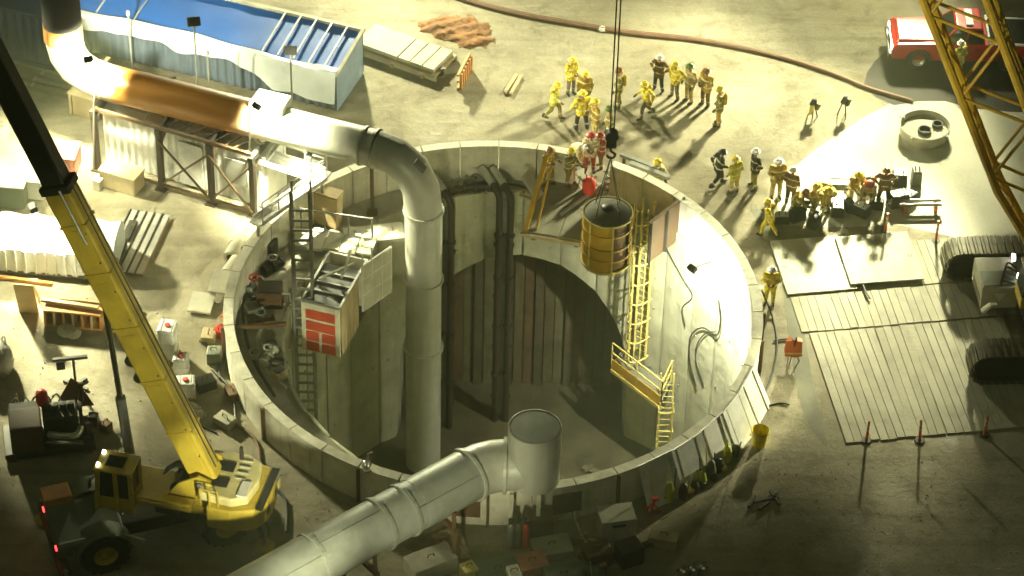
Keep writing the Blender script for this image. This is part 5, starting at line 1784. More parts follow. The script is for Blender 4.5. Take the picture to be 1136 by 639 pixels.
# cab
cb_ = MB()
lowr = [(-0.75, .92), (1.05, .92), (1.05, -.92), (-0.75, -.92)]
hi = [(-0.6, .74), (0.42, .74), (0.42, -.74), (-0.6, -.74)]
cb_.add([(x, y, 1.2) for x, y in lowr] + [(x, y, 1.86) for x, y in hi], [(3, 2, 1, 0), (4, 5, 6, 7), (0, 1, 5, 4), (1, 2, 6, 5), (2, 3, 7, 6), (3, 0, 4, 7)])
cb_.build('cab', M_redpaint, tk2, bevel=0.05, segs=3)
def pane(pts, name):
    c = sum((Vector(p) for p in pts), Vector()) / 4
    q4 = [c + (Vector(p) - c) * .86 for p in pts]
    n = (q4[1] - q4[0]).cross(q4[2] - q4[0]).normalized()
    if n.dot(c - Vector((0, 0, 1.5))) < 0: n = -n
    MB().add([p + n * .012 for p in q4] + [p - n * .02 for p in q4], [(0, 1, 2, 3), (7, 6, 5, 4), (0, 4, 5, 1), (1, 5, 6, 2), (2, 6, 7, 3), (3, 7, 4, 0)]).build(name, M_glass, tk2)
L3 = [Vector((x, y, 1.22)) for x, y in lowr]
H3 = [Vector((x, y, 1.84)) for x, y in hi]
pane((L3[1], L3[2], H3[2], H3[1]), 'windscreen')
pane((L3[3], L3[0], H3[0], H3[3]), 'rear_pane')
for i, j in ((0, 1), (2, 3)):
    m0, m1 = L3[i].lerp(L3[j], .45), H3[i].lerp(H3[j], .5)
    pane((L3[i], m0, m1, H3[i]), 'side_pane')
    pane((m0, L3[j], H3[j], m1), 'side_pane')
MB().box((-1.95, 0, 1.245), (2.0, 1.66, 0.06)).build('load_cover', M_cover, tk2, bevel=0.02)
for s_ in (-1, 1):
    MB().box((-1.95, 0.9 * s_, 1.25), (2.05, 0.13, 0.08)).build('bed_rail', M_white, tk2, bevel=0.02)
    for k, x in enumerate((0.62, -0.2)):
        dr = MB().box((x, 0.985 * s_, 0.86), (0.78, 0.02, 0.6)).build('door', M_redpaint, tk2)
        MB().box((x - .25, 1.0 * s_, 1.02), (0.16, 0.03, 0.04)).build('handle', M_chrome, dr)
    MB().box((0.88, 1.06 * s_, 1.33), (0.1, 0.2, 0.16)).build('mirror', M_black, tk2, bevel=0.02)
    MB().box((2.93, 0.74 * s_, 0.92), (0.06, 0.34, 0.2)).build('headlight', M_headlens, tk2, bevel=0.02)
    MB().box((-2.96, 0.86 * s_, 0.98), (0.03, 0.18, 0.3)).build('tail_light', M_red, tk2)
MB().box((-0.9, 0, 1.3), (0.08, 1.8, 0.25)).build('bed_bulkhead', M_white, tk2)
MB().box((2.98, 0, 0.6), (0.2, 1.9, 0.24)).build('front_bumper', M_chrome, tk2, bevel=0.05)
MB().box((-3.0, 0, 0.6), (0.18, 1.86, 0.2)).build('rear_bumper', M_chrome, tk2, bevel=0.05)
MB().box((2.955, 0, 0.93), (0.03, 1.1, 0.28)).build('grille', M_chrome, tk2)
MB().box((-0.1, 0, 1.90), (0.3, 1.1, 0.08)).build('roof_light_bar', M_white, tk2, bevel=0.02)
for x in (1.85, -1.8):
    for s_ in (-1, 1):
        wo = wheel(tk2, (0, 0, 0), 0.41, 0.28, M_silver, rimr=0.62)
        wo.name = 'wheel'
        wo.location = (x, 0.88 * s_, 0.41)
        MB().lathe([(0.43, -.01), (0.53, -.01), (0.53, .02), (0.43, .02)], 16, (x, 0.985 * s_, 0.43), Matrix.Rotation(R(90), 3, 'X'), a0=0, a1=math.pi).build('wheel_arch', M_black, tk2, smooth=30)

# ---- round steel tub with two black holes
tu_ = thing('round_tub', 'round pale steel tub with two black openings in front of the pickup', 'tub', W(1025, 150, 0), R(10))
MB().lathe([(0, 0), (0.92, 0), (1.0, 0.5), (0.96, 0.52), (0.9, 0.3), (0, 0.28)], 32).build('shell', M_conc2, tu_, smooth=30)
for x, y, r_ in ((-0.05, -0.15, 0.22), (0.55, 0.15, 0.17)):
    MB().lathe([(r_ + .05, .28), (r_ + .04, .42), (r_, .42), (r_ * .9, .30), (0, .3)], 16, (x, y, 0)).build('socket', M_black, tu_, smooth=30)
for a in (2.4, 3.9, 5.4):
    MB().box((0.98 * math.cos(a), 0.98 * math.sin(a), 0.42), (0.18, 0.1, 0.16), rotz(a)).build('lug', M_conc2, tu_)
# two stands of rope gear on the bright ground
for k, (px, py) in enumerate(((901, 131), (935, 128))):
    t = thing('gear_stand', ('short tripod with a black bag and yellow cloth' if k == 0 else 'short tripod carrying only a folded black bag') + ' alone on the bright ground', 'tripod', W(px, py, 0), k * .6)
    for j in range(3):
        a = j * 2.1 + .4
        MB().tube([(0.22 * math.cos(a), .22 * math.sin(a), 0), (0.03 * math.cos(a), .03 * math.sin(a), .75)], 0.025, 6).build('leg', M_dark, t)
    MB().box((0, 0, .78), (.26, .2, .34), Euler((.2, .1, .4)).to_matrix(), taper=(.6, .7)).build('bag', M_black, t, bevel=.04)
    MB().box((.16, -.05, .6), (.16, .14, .3), Euler((.1, .3, .2)).to_matrix()).build('pouch', M_black if k else M_brown, t, bevel=.03)
    if k == 0:
        MB().box((-.08, -.14, .5), (.2, .06, .5), Euler((.2, .0, .3)).to_matrix()).build('cloth', M_lad, t)

# ---- medical and rope gear beside the crew on the pad
def bagbox(px, py, d, m, label, rz=0.0, lid=None, cat='bag', name='gear_bag', group=None):
    t = thing(name, label, cat, W(px, py, 0), rz, group)
    MB().box((0, 0, d[2] / 2), d, taper=(.9, .88)).build('body', m, t, bevel=0.04, segs=2)
    MB().box((0, 0, d[2] + .01), (d[0] * .8, d[1] * .78, .05)).build('flap', lid or m, t, bevel=0.015)
    for s_ in (-1, 1):
        MB().tube(arc((s_ * d[0] * .2, 0, d[2] + .3), (s_ * d[0] * .2, -d[1] * .3, d[2]), (s_ * d[0] * .2, d[1] * .3, d[2]), 5), .018, 6).build('strap', M_black, t)
    return t
bagbox(961, 204, (.62, .45, .45), M_black, 'black equipment case with white lid behind the kneeling crew', .05, M_white, 'case', 'gear_case')
bagbox(997, 204, (.6, .55, .55), M_black, 'square black equipment case with grey lid', -.03, M_grey, 'case', 'gear_case')
bagbox(1016, 202, (.38, .5, .6), M_green, 'narrow grey-green equipment case at the end of the row', .05, M_conc2, 'case', 'gear_case')
bd_ = thing('spine_board', 'yellow rescue board lying flat behind the crew', 'board', W(933, 204, 0), R(-3))
MB().box((0, 0, .07), (.85, .38, .06)).build('board', M_lad, bd_, bevel=.02)
for s_ in (-1, 1):
    MB().box((0, .2 * s_, .1), (.85, .03, .05)).build('edge_rail', M_dark, bd_)
tarp_m = mat('white_gear_sheet', (.7, .7, .66), .6)
sh_ = thing('ground_sheet', 'small white sheet spread among the rescue bags', 'sheet', W(926, 222, 0), R(-4))
wavy_sheet(0, 1, lambda u: (-.6 + 1.2 * u, -.35, .05), lambda u: (-.6 + 1.2 * u, .35, .05), 10, 6, .02, 8).build('cloth', tarp_m, sh_, smooth=60)
MB().box((.3, .1, .09), (.2, .25, .1)).build('packet', M_white, sh_)
for k, (px, py, s_) in enumerate(((867, 246, .5), (884, 243, .55), (903, 250, .5), (929, 236, .6), (942, 232, .5), (955, 237, .6), (972, 230, .5), (996, 226, .7), (1010, 222, .45))):
    labs = ['black rescue bag beside the bright yellow coat', 'black rescue bag in front of the brown-coated pair', 'black rope bag among the bent-over crew', 'big black rescue bag by the white sheet', 'black rescue bag between two crouching crew', 'black rescue bag with shiny clips below the yellow board', 'black rescue bag at the feet of the brown coat', 'wide grey-black gear bag below the square case', 'small black bag with white cloth at the row end']
    bagbox(px, py, (s_ * 1.15, s_ * .8, s_ * .7), M_black if k != 7 else M_dark, labs[k], k * .5, M_white if k in (5, 8) else (M_grey if k in (0, 3) else None))
tbl = thing('pipe_rack', 'low rack with two long grey tubes beside the rescue bags', 'rack', W(1020, 232, 0), R(3))
for y in (-.15, .12):
    MB().tube([(-.8, y, .33), (.8, y, .33)], .06, 10).build('tube', M_grey, tbl, smooth=40)
for x in (-.6, .6):
    MB().box((x, 0, .13), (.08, .5, .26)).build('trestle', M_orange, tbl)

def delineator(px, py, label, lean=0.0, h=.95, group=None):
    t = thing('traffic_delineator', label, 'delineator', W(px, py, 0), px)
    MB().lathe([(0, .05), (.17, .05), (.19, 0), (0, 0)], 10).build('base', M_black, t, smooth=30)
    p1 = Vector((lean, 0, h))
    post = MB().tube([(0, 0, .04), p1 * .97 + Vector((0, 0, 0)), p1], [.055, .042, .05], 10).build('post', M_orange, t, smooth=40)
    for z_ in (.55, .75):
        MB().tube([p1 * (z_ - .05), p1 * (z_ + .04)], .052, 10).build('reflective_band', M_white, post, smooth=40)
delineator(961, 489, 'leaning orange delineator at the near end of the long timber mats', .02)
delineator(1020, 489, 'orange delineator on the mat edge closer to the crawler crane', .06)
delineator(1092, 483, 'dim orange delineator standing in the crane\'s shadow', .03)
delineator(982, 258, 'orange and white delineator behind the pale road plates', -.03)
delineator(1038, 268, 'orange delineator next to the crawler track', .05)
# orange vest on a stand
ov = thing('vest_stand', 'orange safety vest hung on a short stand beside the dark strip', 'vest stand', W(879, 400, 0))
for j in range(3):
    a = j * 2.1
    MB().tube([(.25 * math.cos(a), .25 * math.sin(a), 0), (0, 0, .5)], .02, 6).build('leg', M_dark, ov)
for s_ in (-1, 1):
    MB().add([(-.27, .10 * s_, .98), (-.10, .11 * s_, 1.02), (-.03, .15 * s_, .80), (.03, .16 * s_, .80), (.10, .11 * s_, 1.02), (.27, .10 * s_, .98), (.31, .19 * s_, .38), (.05, .23 * s_, .33), (-.05, .21 * s_, .36), (-.31, .19 * s_, .35)], [tuple(range(10))]).build('vest_panel', M_orange, ov)
MB().add([(-.27, .10, .98), (-.31, .19, .35), (-.31, -.19, .35), (-.27, -.10, .98), (.27, .10, .98), (.31, .19, .38), (.31, -.19, .38), (.27, -.10, .98), (-.1, .11, 1.02), (-.1, -.11, 1.02), (.1, .11, 1.02), (.1, -.11, 1.02)], [(0, 1, 2, 3), (4, 7, 6, 5), (0, 3, 9, 8), (4, 10, 11, 7)]).build('vest_side', M_orange, ov)
MB().tube([(0, 0, .45), (.06, .0, 1.12)], .025, 6).build('post', M_dark, ov)
MB().box((0, -.195, .5), (.6, .012, .06), Matrix.Rotation(R(-8), 3, 'X')).build('reflective_band', M_lad, ov)
yb = thing('yellow_bin', 'bright yellow open bin standing outside the collar', 'bin', W(842, 494, 0), .2)
MB().lathe([(0, 0), (.22, 0), (.29, .68), (.32, .7), (.30, .74), (.27, .7), (.2, .06), (0, .06)], 18).build('shell', mat('bright_yellow_plastic', (.78, .62, .02), .45), yb, smooth=40)
for s_ in (-1, 1):
    MB().tube([(s_ * .29, -.08, .55), (s_ * .37, 0, .55), (s_ * .29, .08, .55)], .02, 6).build('handle', M_lad, yb)

# ---- mobile crane: hoses, lettering-free plates, pins, lamps and mirrors that break up its plain panels
for k in range(4):
    MB().tube(bezier([TR((-0.2 - .2 * k, -.3 + .12 * k, .9)), TR((.4, -.45 + .1 * k, 1.25)), TR((1.0, -.5 + .1 * k, .75))], 5), .035, 6).build('hydraulic_hose', M_black, car, smooth=40)
for s_ in (-1, 1):
    MB().lathe([(0, -.06), (.16, -.06), (.16, .06), (0, .06)], 14, TR((-.55, .7 * s_, 1.35)), rt_ @ Matrix.Rotation(R(90), 3, 'X')).build('pivot_pin', M_grey, car, smooth=30)
side = sdv if (PV + sdv).y < PV.y else -sdv
fr_ = Matrix((bdv, side, bdv.cross(side))).transposed()
for t0 in (1.2, 3.3, 5.4, 7.5, 9.6):
    MB().box(PV + bdv * t0 - cc + side * .356, (1.5, .012, .5), fr_).build('boom_side_plate', M_yel, car)
for k in range(9):
    MB().lathe([(0, -.02), (.025, -.02), (.025, .02), (0, .02)], 8, PV + bdv * (1.0 + k * 1.15) - cc + side * .365 + upb * .3, Matrix((bdv, upb, side)).transposed()).build('boom_bolt', M_dark, car)
MB().tube([PV + bdv * t_ - cc + upb * .52 + side * .12 for t_ in (0.3, L66 * .5, L66)], .022, 6).build('boom_rope', M_dark, car)
MB().tube([PV + bdv * t_ - cc + upb * .52 - side * .12 for t_ in (0.3, L66 * .5, L66)], .022, 6).build('boom_rope', M_dark, car)
MB().box(cabp(cx1 + .12, cy1 + .2, 1.6), (.05, .2, .32), rt_).build('mirror', M_black, car)
MB().bar(cabp(cx1, cy1, 1.75), cabp(cx1 + .12, cy1 + .2, 1.7), .03).build('mirror_arm', M_dark, car)
for y_ in (.7, 1.3):
    MB().lathe([(0, -.04), (.07, -.04), (.08, .05), (0, .06)], 10, cabp(cx1 - .1, y_, cz1 + .12), rt_ @ Matrix.Rotation(R(90), 3, 'Y')).build('cab_lamp', M_headlens, car, smooth=30)
for k in range(5):
    tbox((-2.78 + .02, -.8 + .4 * k, .6), (.03, .2, .3)).build('hazard_plate', M_black if k % 2 else M_lad, car)
MB().lathe([(0, .5), (.06, .5), (.075, 0), (0, 0)], 10, TR((-1.5, -.85, 1.42))).build('exhaust_stack', M_dark, car, smooth=40)

# ================================================================== COLLAR-SIDE CLUTTER
# hoses along the outside of the right collar and down the right shaft wall
hose('outer_cable', 'thin dark cable draped around the outside of the right collar', [W(845, 322, 0.6), W(857, 352, 0.05), W(862, 385, .05), W(853, 425, .05), W(838, 455, .05), W(818, 492, .05)], 0.035, M_black, 'cable')
hose('ground_cable', 'short dark cable branching from the collar toward the vest stand', [W(858, 378, .04), W(872, 376, .04), W(882, 378, .04)], 0.03, M_black, 'cable')
hose('ground_cable', 'short dark cable on the ground above the yellow bin', [W(852, 450, .04), W(866, 447, .04), W(876, 449, .04)], 0.03, M_black, 'cable')
def onw(px, z, ins):
    p = W(px, 300, z)
    x = p.x
    for _ in range(4):
        d_ = min(SR - .2, x - SC.x)
        y = math.sqrt(SR ** 2 - d_ ** 2) - ins
        x_, _y = proj((x, y, z))
        x += (px - x_) / 30.0
    return Vector((x, y, z))
hose('wall_hose', 'black hose looping down the right shaft wall under the lamp', [onw(797, -1.4, .12), onw(799, -2.2, .15), onw(795, -3.0, .2), onw(779, -3.3, .25), onw(766, -4.2, .25), onw(765, -5.4, .25), onw(772, -6.4, .2)], .03, M_black)
hose('wall_hose', 'second black hose hanging beside the looping one on the right shaft wall', [onw(793, -3.0, .12), onw(782, -3.5, .2), onw(773, -4.4, .2), onw(772, -5.2, .2), onw(780, -6.0, .15)], .025, M_black)
hose('wall_hose', 'thin dark hose running aslant down the right wall beside the ladder', [onw(728, 0.0, .1), onw(740, -.9, .12), onw(757, -1.8, .12), onw(768, -2.3, .12), onw(757, -3.2, .12), onw(760, -4.0, .12)], .022, M_black)
# lamp bracket on the right wall
bp0 = onw(803, 0.35, .02)
work_light(768, 298, 1.6, onw(806, -1.8, 0.0), 4000, 'black floodlight on a bent bracket glaring on the right shaft wall', pole_to=bp0 + Vector((0, 0, -1.4)), arm=[bp0, W(800, 286, 1.3)], size=168, w=.34, blend=1.0, col=(1, 1, .78))
st_ = thing('wall_standpipe', 'thin dark standpipe on the right shaft wall below the near collar', 'pipe', onw(817, -6.2, .2))
MB().tube([(0, 0, 0), (0, 0, 2.6)], .04, 8).build('tube', M_dark, st_, smooth=40)
MB().box((.0, .05, 2.55), (.3, .3, .25)).build('valve_box', M_dark, st_)

# gear on the left ledge between collar and shaft
def ledge(px, py): return W(px, py, -0.05)
hose('ledge_hose', 'grey hose snaking along the left ledge past the hoist mast', [ledge(296, 262), ledge(286, 300), ledge(280, 330), ledge(292, 352), ledge(285, 380), ledge(296, 410), ledge(318, 432)], .07, M_conc2)
hose('ledge_hose', 'black hose lying along the left ledge against the collar', [ledge(302, 250), ledge(278, 290), ledge(270, 330), ledge(272, 370), ledge(284, 405), ledge(305, 440)], .06, M_black)
hose('ledge_hose', 'rusty pipe crossing the left ledge to the hoist mast', [ledge(262, 374) + Vector((0, 0, .5)), ledge(290, 374) + Vector((0, 0, .5)), ledge(318, 371) + Vector((0, 0, .5))], .09, M_rust, 'pipe')
def valve(px, py, label, m, s=1.0, rz=0.0):
    t = thing('valve_set', label, 'valve', ledge(px, py), rz)
    MB().tube([(-.45 * s, 0, .2 * s), (.45 * s, 0, .2 * s)], .11 * s, 10).build('body', m, t, smooth=40)
    for x in (-.4, .4, 0):
        MB().lathe([(0, -.04), (.2 * s, -.04), (.2 * s, .04), (0, .04)], 12, (x * s, 0, .2 * s), Matrix.Rotation(R(90), 3, 'Y')).build('flange', m, t, smooth=30)
    MB().tube([(0, 0, .2 * s), (0, 0, .62 * s)], .04 * s, 8).build('stem', M_dark, t)
    MB().lathe([(.13 * s, -.02), (.19 * s, -.02), (.19 * s, .02), (.13 * s, .02), (.13 * s, -.02)], 14, (0, 0, .62 * s)).build('handwheel', M_red if m is M_grey else M_grey, t, smooth=30)
valve(282, 322, 'grey valve with red handwheel on the left ledge', M_grey, 1.0, 1.1)
valve(290, 362, 'rusty valve with grey handwheel by the crossing pipe', M_rust, 1.1, .3)
valve(303, 300, 'dark valve close behind the hoist mast', M_dark, 1.0, .8)
valve(298, 400, 'pale valve near the lower end of the left ledge', M_conc2, 1.0, 1.2)
for k, (px, py, d, m_, lab) in enumerate(((300, 335, (.9, .8, .7), M_rust, 'rust-brown pump box on the left ledge beside the mast'), (280, 350, (.5, .5, .45), M_green, 'small green box on the left ledge against the collar'), (310, 420, (.5, .4, .4), M_tan, 'tan box at the lower end of the left ledge'), (296, 285, (.6, .7, .8), M_dark, 'dark control box on the ledge below the white gangway'))):
    t = thing('pump_box', lab, 'box', ledge(px, py), .4 * k)
    MB().box((0, 0, d[2] / 2), d).build('case', m_, t, bevel=.03)
    MB().box((0, 0, d[2] + .02), (d[0] * .7, d[1] * .7, .05)).build('lid', M_dark, t)
    MB().tube([(d[0] * .4, 0, d[2] * .6), (d[0] * .8, 0, d[2] * .6), (d[0] * .8, 0, 0)], .05, 8).build('pipe', M_grey, t, smooth=40)
for k, (x, y) in enumerate(((282, 300), (277, 315), (286, 338), (300, 385), (283, 395), (308, 405))):
    t = thing('hose_coil', 'coil of grey-green hose dumped on the left ledge', 'hose coil', ledge(x, y), k, 'hose coils on the left ledge')
    pts = [((.22 + .02 * math.sin(j)) * math.cos(j * .52), (.22 + .02 * math.sin(j)) * math.sin(j * .52), .05 + j * .006) for j in range(30)]
    MB().tube(pts, .035, 6).build('hose', (M_green, M_conc2, M_dark)[k % 3], t, smooth=50)
    MB().bar((.15, 0, .12), (.3, 0, .12), .06).build('tie', M_orange, t)

# back ledge bits between the riser pipes
valve(528, 212, 'dark pump fitting on the back ledge above the riser pipes', M_dark, 1.1, .1)
valve(508, 214, 'rusty fitting on the back ledge beside the pale downpipe', M_rust, .9, .5)
hose('ledge_hose', 'dark hose along the back ledge behind the riser pipes', [ledge(498, 218), ledge(520, 206), ledge(545, 203), ledge(575, 206), ledge(588, 212)], .06, M_black)
slab(590, 218, (.5, 1.1, .08), M_silver, 'pale offcut sheet leaning by the raking yellow beam', R(60), R(50), 0.0)
# red rescue bag at the landing and crew kit
rb_ = thing('red_rescue_bag', 'bright red rescue bag held over the landing edge', 'bag', W(653, 214, .15))
MB().lathe([(0, 0), (.2, 0), (.26, .15), (.24, .55), (.15, .72), (0, .75)], 14).build('body', mat('bright_red_fabric', (.85, .06, .03), .6), rb_, smooth=60)
for s_ in (-1, 1):
    MB().tube(arc((s_ * .1, 0, 1.05), (s_ * .1, -.08, .7), (s_ * .1, .08, .7), 5), .02, 6).build('strap', M_black, rb_)
nt_ = thing('rope_heap', 'tangled heap of pale rope and netting on the landing beside the crew', 'rope', W(690, 205, .12))
rn = random.Random(4)
for k in range(7):
    pts = [Vector((rn.uniform(-.75, .75), rn.uniform(-.55, .55), rn.uniform(.05, .45))) for _ in range(7)]
    MB().tube(bezier(pts, 5), .035, 6).build('rope', (M_conc2, M_ply, M_green)[k % 3], nt_, smooth=60)
# hook ropes to the landing
for k, (a, b_) in enumerate((((690, 172), (735, 190)), ((700, 182), (738, 196)))):
    t = thing('steel_beam', 'grey steel beam resting across the landing gap behind the rope heap', 'beam', W(*a, .9), yaw_of(W(*a, .9), W(*b_, .9)), 'beams across the landing gap')
    MB().box((.8, 0, 0), (1.7, .12, .14)).build('web', M_grey, t)
    MB().box((.8, 0, .08), (1.7, .2, .03)).build('flange', M_grey, t)
    MB().box((.1, 0, -.45), (.1, .1, .8)).build('stub_post', M_dark, t)
    MB().box((1.5, 0, -.45), (.1, .1, .8)).build('stub_post', M_dark, t)

# pale hoarding boards leaning on the outside of the right collar
for k, adeg in enumerate((-54, -46, -38, -30, -22)):
    a = R(adeg)
    t = thing('leaning_hoarding', 'pale hoarding board with an ochre notice leaning on the right collar' if k == 3 else 'plain pale hoarding board leaning against the outside of the right collar', 'board', (RO * math.cos(a), RO * math.sin(a), 0), a, 'hoarding boards on the right collar')
    rr = Matrix.Rotation(R(-24), 3, 'Y')
    MB().box((.36 + .03 * (k % 2), 0, .80), (.05, 1.45, 1.72), rr).build('sheet', M_white, t)
    for s_ in (-.45, .45):
        MB().box((.40, s_, .80), (.05, .08, 1.7), rr).build('batten', M_cream, t)
    if k == 3:
        MB().box((.42, 0, .75), (.03, .4, .9), rr).build('notice', M_yel2, t)
# near collar: stakes, yellow-green gear, red cable
stk = [(770, 545), (778, 538), (788, 530), (797, 522), (806, 512), (816, 505), (758, 552), (742, 555)]
for k, (px, py) in enumerate(stk):
    t = thing('gear_bundle', ('dark', 'lime-yellow', 'dull green')[k % 3] + ' gear sack with a pole leaning on the near right collar', 'gear', W(px, py, 0), k * .8, 'gear bundles along the near right collar')
    h_ = .5 + .35 * ((k * 7) % 5) / 4
    m_ = (M_dark, mat('lime_fabric', (.45, .5, .05), .7), M_green)[k % 3]
    MB().lathe([(0, 0), (.15, 0), (.19, h_ * .4), (.12, h_ * .85), (0, h_)], 10).build('sack', m_, t, smooth=60)
    MB().tube([(.1, .1, 0), (.05, .22, h_ * 1.6)], .025, 6).build('pole', M_dark if k % 2 else M_lad, t)
    MB().box((-.12, -.1, .15), (.22, .2, .28), Euler((.3, .2, k)).to_matrix()).build('pouch', M_dark if k % 3 else M_lad, t, bevel=.03)
rcb = thing('red_stand', 'small red folding stand by the near collar', 'stand', W(724, 572, 0), .3)
for a, b_ in (((-.1, 0, 0), (.05, 0, .75)), ((.35, .1, 0), (.05, 0, .45)), ((-.2, .25, 0), (.0, 0, .6))):
    MB().bar(a, b_, .06).build('leg', M_red, rcb)
MB().box((.05, 0, .78), (.2, .12, .1)).build('head', M_red, rcb)
gp = thing('hose_reel', 'small silver hose reel standing on the near left rim', 'reel', W(407, 522, 1.58), .4)
MB().lathe([(.1, -.03), (.17, -.03), (.17, .03), (.1, .03), (.1, -.03)], 16, (0, 0, .3), Matrix.Rotation(R(80), 3, 'X')).build('ring', M_chrome, gp, smooth=30)
MB().tube([(0, 0, 0), (0, 0, .3), (.05, 0, .75), (.2, 0, .8)], .03, 8).build('stem', M_chrome, gp, smooth=40)
MB().box((0, 0, .02), (.25, .2, .05)).build('foot', M_grey, gp)

# bottom: blocks, boxes, dark junk
def block(px, py, d, m, label, rz, hole=False, tilt=0.0, name='block', cat='block'):
    t = thing(name, label, cat, W(px, py, 0), rz)
    rr = Matrix.Rotation(tilt, 3, 'Y')
    MB().box((0, 0, d[2] / 2 + abs(math.sin(tilt)) * d[0] * .4), d, rr).build('body', m, t, bevel=.03)
    if hole:
        MB().box((0, -d[1] / 2 - .004, d[2] * .78), (d[0] * .4, .03, d[2] * .14)).build('hand_slot', M_black, t)
        MB().box((0, 0, d[2] + .02), (d[0] + .04, d[1] + .04, .05)).build('rim', m, t)
    else:
        MB().tube([(-.12, 0, d[2] - .02), (-.1, 0, d[2] + .12), (.1, 0, d[2] + .12), (.12, 0, d[2] - .02)], .02, 6).build('lifting_loop', M_rust, t, smooth=40)
        MB().box((0, 0, .01), (d[0] * .9, d[1] * .6, .05)).build('bearer', M_wood, t)
    return t
block(683, 590, (1.15, .8, .85), M_conc2, 'pale box with a hand slot below the near collar', R(12), True, name='storage_box', cat='box')
block(736, 604, (.95, .5, .45), M_tan, 'tan block lying right of the pale slotted box', R(-12))
block(662, 622, (.9, .7, .6), M_brown, 'dark brown block in front of the pale slotted box', R(20))
block(697, 622, (.8, .7, .75), M_dark, 'black block between the brown block and the tan one', R(25))
block(597, 592, (.95, .6, .9), M_brown, 'brown box standing against the near collar in shade', R(4))
block(612, 612, (1.3, .9, .35), M_conc, 'grey slab on the dark ground below the duct stub', R(15))
block(590, 632, (1.0, .8, .45), M_pink, 'faded red crate beside the grey slab', R(20))
block(552, 640, (1.5, .9, .4), M_green, 'green-grey slab at the dark bottom beside the exhaust duct', R(18))
block(570, 650, (.4, .6, .7), M_conc2, 'pale upright block next to the green-grey slab', R(18))
block(478, 632, (1.6, .9, .6), M_conc, 'grey concrete block tucked under the exhaust duct', R(30))
block(625, 648, (1.3, .9, .5), M_green, 'dark green block near the faded red crate', R(10))
block(520, 640, (.5, .5, .5), M_lad, 'yellow box in the dark beside the exhaust duct', R(30))
for k, (px, py) in enumerate(((640, 604), (652, 610), (670, 640), (705, 608))):
    t = thing('scrap_timber', 'short broken timber among the dark blocks by the near collar', 'timber', W(px, py, 0), k * 1.1, 'scrap timbers by the near collar')
    MB().box((0, 0, .1), (1.2, .16, .14), Matrix.Rotation(.1, 3, 'Y')).build('piece', M_lag, t)
    MB().box((.3, .05, .2), (.14, .7, .1)).build('cross_piece', M_wood, t)
sc_ = thing('chrome_drums', 'three shiny steel cylinders standing together on the dark ground', 'cylinders', W(768, 641, 0), R(15))
for k in range(3):
    MB().lathe([(0, .6), (.08, .6), (.1, .52), (.16, .46), (.16, 0), (0, 0)], 16, (-.3 + .34 * k, 0, 0)).build('cylinder', M_chrome, sc_, smooth=30)
MB().box((.04, .18, .3), (1.1, .05, .08)).build('rack_bar', M_dark, sc_)
jk = thing('hand_tools', 'scatter of dark hand tools left on the dim ground beyond the yellow bin', 'tools', W(850, 556, 0))
for k, (x, y, a, l_) in enumerate(((0, 0, .3, .9), (-.5, -.1, 1.2, .6), (.3, .1, 2.0, .7), (-.1, -.3, .8, .5))):
    MB().box((x, y, .08), (l_, .1, .1), rotz(a)).build('tool', M_dark, jk)
MB().tube([(.2, .2, .03), (.35, -.2, .6)], .03, 6).build('shovel_handle', M_conc2, jk)

# left of the near-left collar: mud-caked junk strip
for k, (px, py, d, m_, lab) in enumerate(((238, 400, (.5, .5, .5), M_green, 'small green box outside the left collar'), (228, 430, (.7, .5, .4), M_dark, 'dark tool box outside the left collar'), (245, 372, (.4, .4, .35), M_red, 'small red fuel can box by the left collar'), (232, 376, (.6, .5, .3), M_tan, 'tan tray outside the left collar'), (258, 440, (.6, .4, .35), M_rust, 'rusty box near the counterweight'), (250, 470, (.7, .5, .3), M_conc, 'grey rubble tray near the counterweight'))):
    block(px, py, d, m_, lab, k * .5, name='tool_box', cat='box')
for k, (a, b_) in enumerate((((222, 378), (244, 420)), ((236, 410), (262, 470)), ((246, 350), (240, 372)), ((262, 470), (290, 520)), ((300, 535), (318, 590)))):
    hose('site_hose', ['dark hose by the tan tray', 'dark hose between the rusty and green boxes', 'orange hose by the red box', 'brown hose behind the crane counterweight', 'black hose falling beside the counterweight'][k], [W(*a, .06), W((a[0] + b_[0]) / 2 + 8, (a[1] + b_[1]) / 2 - 6, .06), W(*b_, .06)], .06, (M_black, M_dark, M_orange, M_rust, M_black)[k])

# engine/pump unit at left
eg = thing('pump_unit', 'dark diesel pump unit with red tank and bent pipes on the lit ground', 'pump', W(55, 490, 0), R(12))
MB().box((0, 0, .2), (3.1, 1.6, .22)).build('skid', M_dark, eg, bevel=.03)
MB().box((-.75, -.2, .85), (1.1, 1.1, 1.1)).build('tank_case', M_brown, eg, bevel=.06)
MB().box((-.75, .55, .8), (1.0, .5, .9)).build('radiator', M_black, eg, bevel=.03)
MB().box((.45, .25, .8), (1.2, .9, .8)).build('engine_block', M_dark, eg, bevel=.06)
for k in range(4):
    MB().lathe([(0, .25), (.11, .24), (.13, 0), (0, 0)], 12, (.05 + .26 * k, .3, 1.2)).build('cylinder_head', M_dark, eg, smooth=30)
MB().lathe([(0, .62), (.10, .6), (.2, .52), (.22, .05), (0, 0)], 16, (-.1, .75, 1.1)).build('red_tank', M_red, eg, smooth=40)
MB().tube(bezier([(.9, .3, .9), (1.2, .5, 1.3), (1.25, .7, 1.9)], 4), .09, 10).build('exhaust_pipe', M_rust, eg, smooth=40)
MB().tube(bezier([(.0, -.5, .8), (.4, -.75, .9), (.9, -.7, .8), (1.1, -.2, .7)], 5), .12, 10).build('coolant_pipe', M_silver, eg, smooth=40)
MB().tube(bezier([(-.1, -.6, .6), (.5, -.95, .75), (1.1, -.9, .6)], 5), .09, 10).build('coolant_pipe', M_chrome, eg, smooth=40)
